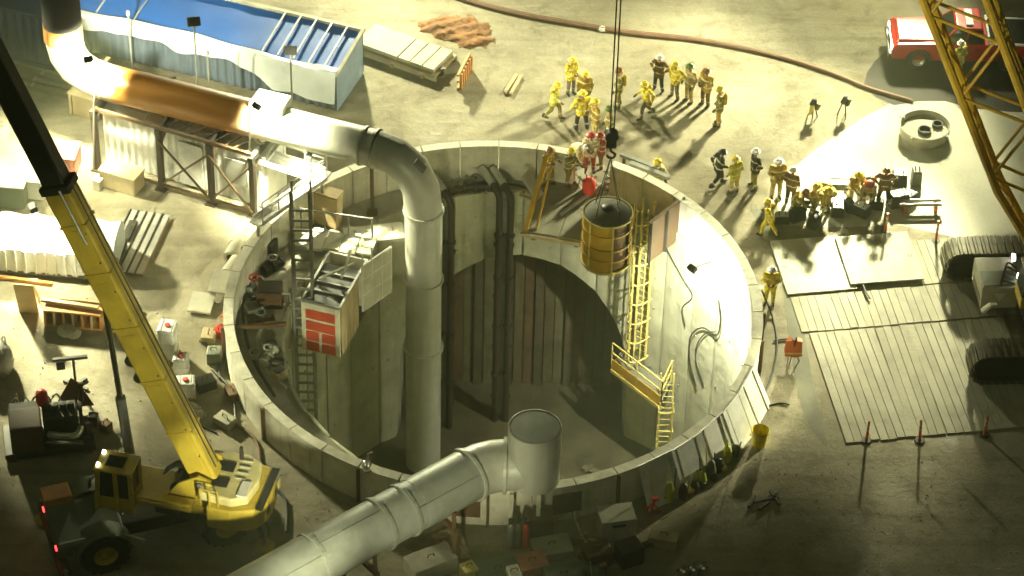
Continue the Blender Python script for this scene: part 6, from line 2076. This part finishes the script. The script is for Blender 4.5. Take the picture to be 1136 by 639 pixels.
MB().lathe([(.1, -.06), (.55, -.06), (.55, .06), (.1, .06)], 20, (1.15, .3, .8), Matrix.Rotation(R(90), 3, 'Y')).build('flywheel', M_black, eg, smooth=30)
MB().prism([(-.7, 0), (.7, 0), (.25, .9), (0, 1.1)], -.03, .03, M=Matrix.Translation((.95, .95, .6)) @ Matrix.Rotation(R(70), 4, 'X')).build('guard_plate', M_rust, eg)
for k in range(5):
    MB().tube(bezier([(-1.2 + .3 * k, .8, .9), (-1.0 + .35 * k, 1.0, 1.25), (-.8 + .35 * k, .7, 1.0)], 4), .04, 6).build('fuel_line', (M_grey, M_chrome, M_black)[k % 3], eg, smooth=40)
for x in (-1.3, 1.3):
    for s_ in (-1, 1):
        MB().box((x, .7 * s_, .06), (.25, .25, .14)).build('foot', M_rust, eg)
tl = thing('engine_hoist_stand', 'black crossbar stand next to the pump unit', 'stand', W(84, 428, 0), .2)
MB().bar((0, 0, 0), (0, 0, 1.3), .09).build('post', M_dark, tl)
MB().bar((-.7, 0, 1.3), (.5, 0, 1.3), .12).build('crossbar', M_dark, tl)
MB().bar((-.4, -.3, .03), (.4, .3, .03), .1).build('foot', M_dark, tl)
MB().bar((-.4, .3, .03), (.4, -.3, .03), .1).build('foot', M_dark, tl)
MB().box((-.45, 0, 1.05), (.3, .25, .3)).build('chain_block', M_black, tl, bevel=.03)
for k, (px, py) in enumerate(((104, 470), (118, 478), (98, 488))):
    block(px, py, (.35, .35, .4), (M_dark, M_rust, M_dark)[k], ['dark drum-sized box behind the mobile crane cab', 'rusty box beside the orange tool box', 'black box between pump unit and crane'][k], k, name='tool_box', cat='box')

# a few more readable odds and ends on the dark near side
for k, (px, py, m_) in enumerate(((575, 606, M_green), (583, 607, M_red), (566, 607, M_grey))):
    t = thing('gas_bottle', ['green gas bottle standing in the shade below the duct stub', 'red gas bottle standing in the shade below the duct stub', 'grey gas bottle standing in the shade below the duct stub'][k], 'gas bottle', W(px, py, 0), k)
    MB().lathe([(0, 0), (.12, 0), (.12, .95), (.09, 1.08), (.04, 1.12), (.04, 1.2), (0, 1.2)], 14).build('bottle', m_, t, smooth=40)
    MB().lathe([(.07, 1.1), (.08, 1.28), (.06, 1.3)], 10).build('cap', M_dark, t, smooth=40)
def tarp_heap(px, py, w, d, h, m, label, seed):
    rnd = random.Random(seed)
    n = 14
    vs, fs = [], []
    for i in range(n + 1):
        for j in range(n + 1):
            u, v = i / n * 2 - 1, j / n * 2 - 1
            e = max(0, 1 - (u * u + v * v) * .8)
            z = h * e ** .7 * (.75 + .35 * math.sin(u * 5 + seed) * math.cos(v * 4 + seed)) + rnd.uniform(0, .05)
            vs.append((u * w / 2 + rnd.uniform(-.04, .04), v * d / 2 + rnd.uniform(-.04, .04), max(.02, z)))
    for i in range(n):
        for j in range(n):
            a = i * (n + 1) + j
            fs.append((a, a + n + 1, a + n + 2, a + 1))
    t = thing('tarpaulin_heap', label, 'tarpaulin', W(px, py, 0), seed)
    MB().add(vs, fs).build('sheet', m, t, smooth=50)
    MB().tube(bezier([(-w * .5, 0, .06), (-w * .2, .1, h * .9), (w * .2, -.1, h * .9), (w * .5, 0, .06)], 5), .02, 6).build('lashing', M_ply, t)
tarp_heap(655, 640, 1.5, 1.1, .45, M_green, 'crumpled dark green tarpaulin thrown over gear among the blocks', 2)
tarp_heap(500, 606, 1.4, 1.0, .4, M_tan, 'crumpled tan tarpaulin tucked under the exhaust duct', 5)
tarp_heap(205, 462, 1.3, .9, .35, M_conc, 'crumpled grey tarpaulin near the crane lift cylinder', 7)
for k, (pts, m_, lab) in enumerate((([(150, 380), (168, 420), (200, 460), (240, 480)], M_black, 'black cable along the ground behind the crane boom'),)):
    hose('ground_cable', lab, [W(x, y, .03) for x, y in pts], .028, m_, 'cable')

# ================================================================== PEOPLE
# joints per pose, facing +x, left side +y; one continuous surface is grown round the bones
def pose_joints(name):
    J = dict(pel=(0, 0, .95), chest=(0.02, 0, 1.32), neck=(.02, 0, 1.50), head=(.05, 0, 1.66),
             hl=(0, .10, .92), kl=(.03, .12, .50), al=(-.02, .13, .09), hr=(0, -.10, .92), kr=(.03, -.12, .50), ar=(-.02, -.13, .09),
             sl=(0, .20, 1.43), el=(-.03, .29, 1.16), wl=(.12, .26, .93), sr=(0, -.20, 1.43), er=(-.03, -.29, 1.16), wr=(.12, -.26, .93))
    if name == 'hips':
        J.update(el=(-.06, .42, 1.20), wl=(.06, .22, 1.02), er=(-.06, -.42, 1.20), wr=(.06, -.22, 1.02), kl=(.05, .16, .5), al=(.0, .2, .09), kr=(.0, -.15, .5), ar=(-.05, -.19, .09))
    elif name == 'front':
        J.update(el=(.04, .28, 1.17), wl=(.30, .12, 1.18), er=(.04, -.28, 1.17), wr=(.30, -.10, 1.15))
    elif name == 'walk':
        J.update(kl=(.20, .11, .54), al=(.24, .12, .10), kr=(-.06, -.11, .50), ar=(-.36, -.12, .14), el=(-.2, .28, 1.2), wl=(-.12, .28, .95), er=(.10, -.28, 1.17), wr=(.32, -.24, 1.05), chest=(.06, 0, 1.32), neck=(.08, 0, 1.49), head=(.13, 0, 1.64))
    elif name == 'bend':
        J.update(pel=(-.10, 0, .92), hl=(-.10, .10, .90), hr=(-.10, -.10, .90), chest=(.22, 0, 1.12), neck=(.38, 0, 1.22), head=(.53, 0, 1.27), sl=(.32, .20, 1.16), sr=(.32, -.20, 1.16), el=(.42, .26, .88), wl=(.55, .16, .66), er=(.42, -.26, .88), wr=(.55, -.14, .64), kl=(.05, .13, .50), kr=(.05, -.13, .50), al=(-.05, .14, .09), ar=(-.05, -.14, .09))
    elif name == 'squat':
        J.update(pel=(-.15, 0, .42), hl=(-.15, .11, .42), hr=(-.15, -.11, .42), kl=(.28, .20, .50), kr=(.28, -.20, .48), al=(.0, .19, .09), ar=(.02, -.19, .09), chest=(.02, 0, .78), neck=(.12, 0, .95), head=(.20, 0, 1.09), sl=(.06, .20, .90), sr=(.06, -.20, .90), el=(.28, .26, .70), wl=(.48, .14, .56), er=(.28, -.26, .70), wr=(.48, -.10, .54))
    elif name == 'kneel':
        J.update(pel=(-.10, 0, .52), hl=(-.10, .10, .50), hr=(-.10, -.10, .50), kl=(.30, .13, .52), al=(.28, .13, .09), kr=(.06, -.12, .09), ar=(-.36, -.12, .09), chest=(.06, 0, .88), neck=(.14, 0, 1.05), head=(.22, 0, 1.19), sl=(.10, .20, 1.0), sr=(.10, -.20, 1.0), el=(.28, .27, .78), wl=(.46, .16, .62), er=(.26, -.27, .78), wr=(.44, -.12, .60))
    elif name == 'reach':
        J.update(er=(.20, -.34, 1.30), wr=(.44, -.34, 1.42), el=(.10, .27, 1.20), wl=(.34, .20, 1.22), kl=(.08, .14, .5), al=(.05, .16, .09), kr=(-.04, -.14, .5), ar=(-.12, -.15, .09), head=(.08, .02, 1.65))
    return {k: Vector(v) for k, v in J.items()}

def capsule(b, a, c, r0, r1, n=10):
    d = c - a
    L = d.length
    if L < 1e-5:
        d = Vector((0, 0, 1))
    prof = []
    for i in range(5):
        t = R(-90) + R(90) * i / 4
        prof.append((r0 * math.cos(t), r0 * math.sin(t)))
    for i in range(5):
        t = R(90) * i / 4
        prof.append((r1 * math.cos(t), L + r1 * math.sin(t)))
    rot = d.to_track_quat('Z', 'Y').to_matrix()
    prof[0] = (1e-4, prof[0][1])
    prof[-1] = (1e-4, prof[-1][1])
    b.lathe(prof, n, a, rot)
    k = len(b.v)
    o = k - n * len(prof)
    b.f.append(tuple(o + j for j in reversed(range(n))))
    b.f.append(tuple(k - n + j for j in range(n)))
    b.m += [0, 0]

SKIN, COAT, TROU, BOOT, BAND, GLOVE, EYE = range(7)
POSE_CACHE = {}
def person_mesh(pose):
    if pose in POSE_CACHE:
        return POSE_CACHE[pose]
    J = pose_joints(pose)
    caps = []
    def C(a, b, r0, r1, t): caps.append((Vector(a), Vector(b), r0, r1, t))
    crouch = pose in ('squat', 'kneel')
    up_ = (J['neck'] - J['pel']).normalized()
    # torso in a loose coat
    for s_ in ('l', 'r'):
        sg = 1 if s_ == 'l' else -1
        sd = Vector((0, sg, 0))
        C(J['pel'] + sd * .07 - up_ * (.0 if crouch else .13), J['chest'] + sd * .08, .165 if not crouch else .15, .135, COAT)
        C(J['chest'] + sd * .06, J['s' + s_], .12, .10, COAT)
        C(J['s' + s_], J['e' + s_], .088, .072, COAT)
        wv = (J['w' + s_] - J['e' + s_]).normalized()
        C(J['e' + s_], J['w' + s_], .070, .055, COAT)
        # hand: palm, four fingers, thumb
        h0 = J['w' + s_] + wv * .03
        side = wv.cross(Vector((0, 1, 0.2)))
        if side.length < .1: side = Vector((0, 1, 0))
        side.normalize()
        nrm = wv.cross(side).normalized()
        C(h0 - side * .018, h0 - side * .02 + wv * .07, .032, .030, GLOVE)
        C(h0 + side * .018, h0 + side * .02 + wv * .07, .032, .030, GLOVE)
        for q_, ln in ((-1.5, .055), (-.5, .075), (.5, .08), (1.5, .065)):
            k0 = h0 + wv * .085 + side * q_ * .026
            k1 = k0 + wv * ln * .6 + side * q_ * .006
            C(k0, k1, .013, .012, GLOVE)
            C(k1, k1 + wv * ln * .35 - nrm * ln * .5, .012, .011, GLOVE)
        C(h0 + side * .035 + wv * .01, h0 + side * .075 + wv * .06 - nrm * .02, .016, .013, GLOVE)
        # legs
        C(J['h' + s_], J['k' + s_], .115, .085, TROU)
        C(J['k' + s_], J['a' + s_] + (J['k' + s_] - J['a' + s_]).normalized() * .06, .085, .075, TROU)
        an = J['a' + s_]
        C(an + Vector((0, 0, .08)), an - Vector((.02, 0, .02)), .068, .065, BOOT)
        if pose == 'kneel' and s_ == 'r':
            C(an, an + Vector((-.12, 0, -.03)), .058, .05, BOOT)
        else:
            C(an - Vector((.03, 0, .035)), an + Vector((.17, sg * .02, -.04)), .055, .048, BOOT)
    C(J['pel'], J['chest'], .15, .15, COAT)
    C(J['neck'] - up_ * .05, J['head'] - up_ * .02, .066, .06, SKIN)
    H = J['head']
    C(H + Vector((-.015, 0, .03)), H + Vector((.02, 0, -.02)), .098, .085, SKIN)
    C(H + Vector((.04, 0, -.06)), H + Vector((.055, 0, -.075)), .055, .045, SKIN)      # jaw
    C(H + Vector((.10, 0, .0)), H + Vector((.122, 0, -.03)), .014, .018, SKIN)         # nose
    for sg in (-1, 1):
        C(H + Vector((0, .095 * sg, -.02)), H + Vector((0, .1 * sg, .02)), .018, .02, SKIN)   # ears
    C(H + Vector((.095, -.025, -.062)), H + Vector((.095, .025, -.062)), .011, .011, SKIN)    # mouth
    b = MB()
    for a, c, r0, r1, t in caps:
        capsule(b, a, c, r0, r1)
    me = b.mesh('person_tmp', M_white)
    o = bpy.data.objects.new('person_tmp', me)
    COL.objects.link(o)
    rm = o.modifiers.new('r', 'REMESH')
    rm.mode = 'VOXEL'
    rm.voxel_size = 0.017
    sm = o.modifiers.new('s', 'SMOOTH')
    sm.factor = 0.5
    sm.iterations = 2
    dg = bpy.context.evaluated_depsgraph_get()
    dg.update()
    out = bpy.data.meshes.new_from_object(o.evaluated_get(dg))
    out.name = 'person_' + pose
    bpy.data.objects.remove(o)
    bpy.data.meshes.remove(me)
    out.materials.clear()
    zpel = J['pel'].z
    idx = []
    for p in out.polygons:
        c = p.center
        best, bt = 1e9, 0
        for a, e, r0, r1, t in caps:
            d = e - a
            L2 = d.length_squared
            k = 0 if L2 < 1e-9 else max(0, min(1, (c - a).dot(d) / L2))
            v = (c - a - d * k).length - (r0 + (r1 - r0) * k)
            if v < best: best, bt = v, t
        if bt == COAT:
            h = (c - J['pel']).dot(up_)
            if abs(h - .02) < .028 or abs(h - .34) < .025: bt = BAND
            for s_ in 'lr':
                if (c - J['w' + s_].lerp(J['e' + s_], .25)).length < .085 and abs((c - J['w' + s_].lerp(J['e' + s_], .25)).dot((J['w' + s_] - J['e' + s_]).normalized())) < .025: bt = BAND
        elif bt == TROU:
            for s_ in 'lr':
                if abs((c - J['a' + s_]).length - .20) < .022 and (c - J['k' + s_]).length > .15: bt = BAND
        elif bt == SKIN:
            for sg in (-1, 1):
                if (c - (H + Vector((.093, .036 * sg, .012)))).length < .016: bt = EYE
        idx.append(bt)
    for _ in range(7):
        out.materials.append(M_white)
    out.polygons.foreach_set('material_index', idx)
    out.polygons.foreach_set('use_smooth', [True] * len(out.polygons))
    POSE_CACHE[pose] = (out, J)
    return POSE_CACHE[pose]

def cl(name, c):
    return mat('cloth_' + name, c, 0.85, var=0.45, scale=7, bump=0.5, bscale=22, dirt=0.35, dcol=tuple(x * .3 for x in c), dscale=4)
CLOTH = dict(yellow=cl('bright_yellow', (.74, .60, .02)), ochre=cl('ochre', (.46, .31, .05)), tan=cl('tan', (.50, .40, .17)),
             brown=cl('brown', (.17, .10, .035)), black=cl('black', (.016, .016, .018)), lime=cl('lime_yellow', (.60, .56, .05)),
             navy=cl('navy', (.018, .02, .04)), cream=cl('cream', (.60, .52, .33)), red=cl('dull_red', (.32, .05, .03)),
             olive=cl('olive', (.26, .22, .06)), grey=cl('grey', (.2, .18, .14)))
M_skin = mat('skin', (.42, .25, .16), .6, var=.1, bump=0)
M_band = mat('reflective_tape', (.72, .70, .50), .35, var=.1)
M_glove = mat('work_glove', (.10, .08, .05), .8)
M_eye = mat('eye', (.02, .02, .02), .3, var=0, bump=0)
helmet_me = MB().lathe([(.001, .125), (.06, .118), (.10, .085), (.122, .03), (.128, 0), (.185, -.022), (.187, -.032), (.12, -.02), (.1, .0)], 18).mesh('helmet', M_lad, 40)
crest_me = MB().box((0, 0, .118), (.2, .03, .035)).mesh('helmet_crest', M_lad)
tank_me = MB().lathe([(.001, -.26), (.06, -.25), (.078, -.2), (.078, .17), (.05, .23), (.025, .25), (.025, .3), (.001, .3)], 12).mesh('air_cylinder', M_yel, 40)
HELM = dict(yellow=mat('helmet_yellow', (.75, .60, .05), .35, bump=0), white=mat('helmet_white', (.75, .74, .68), .35, bump=0), black=mat('helmet_black', (.02, .02, .02), .35, bump=0), brown=mat('helmet_brown', (.25, .12, .04), .4, bump=0), green=mat('helmet_green', (.12, .2, .04), .4, bump=0), red=mat('helmet_red', (.4, .05, .03), .4, bump=0))
def person(px, py, pose, yaw, coat, trou, helm, label, z=0.0, tank=False, scale=1.0, group=None):
    me, J = person_mesh(pose)
    o = bpy.data.objects.new('person', me)
    COL.objects.link(o)
    o.location = W(px, py, z)
    o.rotation_euler = (0, 0, R(yaw))
    scale *= 0.95 + 0.11 * ((px * 7 + py * 3) % 10) / 9
    o.scale = (scale, scale * (0.94 + 0.16 * ((px * 3 + py) % 7) / 6), scale)
    ms_ = [M_skin, CLOTH[coat], CLOTH[trou], M_black, M_band, M_glove, M_eye]
    for i, m in enumerate(ms_):
        o.material_slots[i].link = 'OBJECT'
        o.material_slots[i].material = m
    tag(o, label, 'person', group)
    if helm:
        h = bpy.data.objects.new('helmet', helmet_me)
        COL.objects.link(h)
        h.parent = o
        h.location = J['head'] + Vector((-.005, 0, .055))
        lean = (J['neck'] - J['chest']).normalized()
        h.rotation_euler = (0, min(.7, math.atan2(lean.x, lean.z) * .7), 0)
        h.material_slots[0].link = 'OBJECT'
        h.material_slots[0].material = HELM[helm]
        c = bpy.data.objects.new('crest', crest_me)
        COL.objects.link(c)
        c.parent = h
        c.material_slots[0].link = 'OBJECT'
        c.material_slots[0].material = HELM[helm]
    if tank:
        t = bpy.data.objects.new('air_cylinder', tank_me)
        COL.objects.link(t)
        t.parent = o
        ax = (J['neck'] - J['pel']).normalized()
        t.location = J['chest'] - ax * .04 + Vector((-.21 * ax.z, 0, .21 * ax.x))
        t.rotation_euler = (0, math.atan2(ax.x, ax.z), 0)
    return o

P = person
# crew round the hook, back of the shaft
P(614, 132, 'walk', -20, 'lime', 'olive', 'yellow', 'person in lime-yellow coat stepping forward at the outer edge of the hook crew')
P(633, 104, 'front', -60, 'yellow', 'grey', 'yellow', 'person in yellow coat and yellow helmet with hands before the chest, behind the walking one')
P(648, 118, 'stand', -100, 'ochre', 'olive', 'yellow', 'person in ochre coat half hidden behind a bright yellow coat')
P(645, 143, 'hips', 110, 'yellow', 'navy', 'yellow', 'person in bright yellow coat and dark navy trousers with hands on hips')
P(660, 152, 'front', 200, 'ochre', 'tan', 'yellow', 'person in ochre coat with yellow helmet next to the hook block')
P(675, 160, 'stand', 190, 'olive', 'olive', 'green', 'person in olive coat directly below the black hook block')
P(686, 118, 'stand', 170, 'olive', 'olive', 'brown', 'person in brown-olive coat standing alone right of the hoist rope', tank=True)
# the row casting long shadows
P(716, 130, 'walk', 200, 'yellow', 'grey', 'yellow', 'person in bright yellow coat walking toward the hook with long shadow', tank=True)
P(730, 101, 'hips', 240, 'brown', 'navy', 'white', 'person in brown jacket and black trousers at the end of the row')
P(748, 109, 'hips', 225, 'yellow', 'grey', 'yellow', 'person in yellow coat standing in the row beside the brown jacket')
P(764, 113, 'stand', 215, 'tan', 'tan', 'green', 'person in tan turnout gear with green helmet in the row')
P(782, 117, 'front', 225, 'ochre', 'brown', 'brown', 'person in ochre coat with dark trousers in the row')
P(797, 139, 'stand', 170, 'olive', 'ochre', 'yellow', 'person in olive coat closing the row, seen side on', tank=True)
# pair and trio in front of the pad
P(796, 206, 'walk', 20, 'black', 'black', 'black', 'person all in black walking, nearest the landing gap')
P(814, 214, 'stand', 120, 'lime', 'tan', 'yellow', 'person in pale lime coat between two people in black')
P(836, 208, 'hips', 200, 'black', 'olive', 'white', 'person in black jacket with pale helmet, elbows out')
P(860, 219, 'front', -80, 'ochre', 'tan', 'white', 'person in ochre coat holding something white at the chest')
P(876, 226, 'stand', 60, 'brown', 'navy', 'white', 'person in brown coat and black trousers seen from behind by the pad')
P(852, 262, 'walk', 150, 'yellow', 'yellow', 'yellow', 'person in bright yellow coat and trousers beside the black bags')
P(886, 238, 'squat', -20, 'olive', 'black', 'brown', 'person in olive coat squatting over the black bags by the pair', tank=True)
P(902, 238, 'bend', -30, 'ochre', 'olive', 'yellow', 'person in ochre coat bending over the rescue bags')
P(916, 233, 'bend', 200, 'lime', 'olive', 'yellow', 'person in yellow-green coat bending toward the bags', tank=True)
P(947, 220, 'kneel', -70, 'ochre', 'tan', 'yellow', 'person in ochre coat kneeling by the yellow rescue board')
P(962, 226, 'squat', -100, 'tan', 'brown', 'red', 'person in tan gear squatting in front of the white-lidded case')
P(979, 226, 'hips', -90, 'brown', 'black', 'brown', 'person in brown coat and black trousers standing among the equipment cases')
P(853, 337, 'front', -95, 'yellow', 'lime', 'white', 'person in bright yellow coat standing alone outside the right collar')
# on the landing deck
P(607, 205, 'reach', -40, 'ochre', 'olive', 'brown', 'person in ochre coat holding the raking yellow beam on the landing', z=.12)
P(631, 205, 'front', -30, 'olive', 'olive', 'yellow', 'person in olive coat on the landing behind the steel plates', z=.12)
P(641, 186, 'bend', -60, 'cream', 'tan', 'white', 'person in cream coat leaning over the landing edge', z=.12)
P(654, 190, 'front', -90, 'cream', 'red', 'red', 'person in cream coat and dull red trousers above the red bag', z=.12)
P(666, 186, 'reach', 210, 'red', 'brown', 'red', 'person in dull red jacket reaching toward the bucket slings', z=.12)
P(1062, 86, 'stand', 120, 'lime', 'tan', 'white', 'person in lime vest standing beside the red pickup door')
P(733, 205, 'squat', 200, 'tan', 'tan', 'yellow', 'person crouching behind the grey return of the wing plate')

# ================================================================== NIGHT HAZE
hz = MB()
hz.box((0, -20, 30.5), (170, 190, 87))
ho = hz.build('haze', None)
ho.data.materials.clear()
hm = bpy.data.materials.new('night_haze')
hm.use_nodes = True
hn = hm.node_tree
for n in list(hn.nodes):
    if n.type == 'BSDF_PRINCIPLED': hn.nodes.remove(n)
pv = hn.nodes.new('ShaderNodeVolumePrincipled')
pv.inputs['Density'].default_value = 0.0028
pv.inputs['Color'].default_value = (0.82, 0.90, 0.58, 1)
hn.links.new(pv.outputs[0], hn.nodes['Material Output'].inputs['Volume'])
ho.data.materials.append(hm)
tag(ho, 'thin night haze over the whole site', 'haze', kind='stuff')
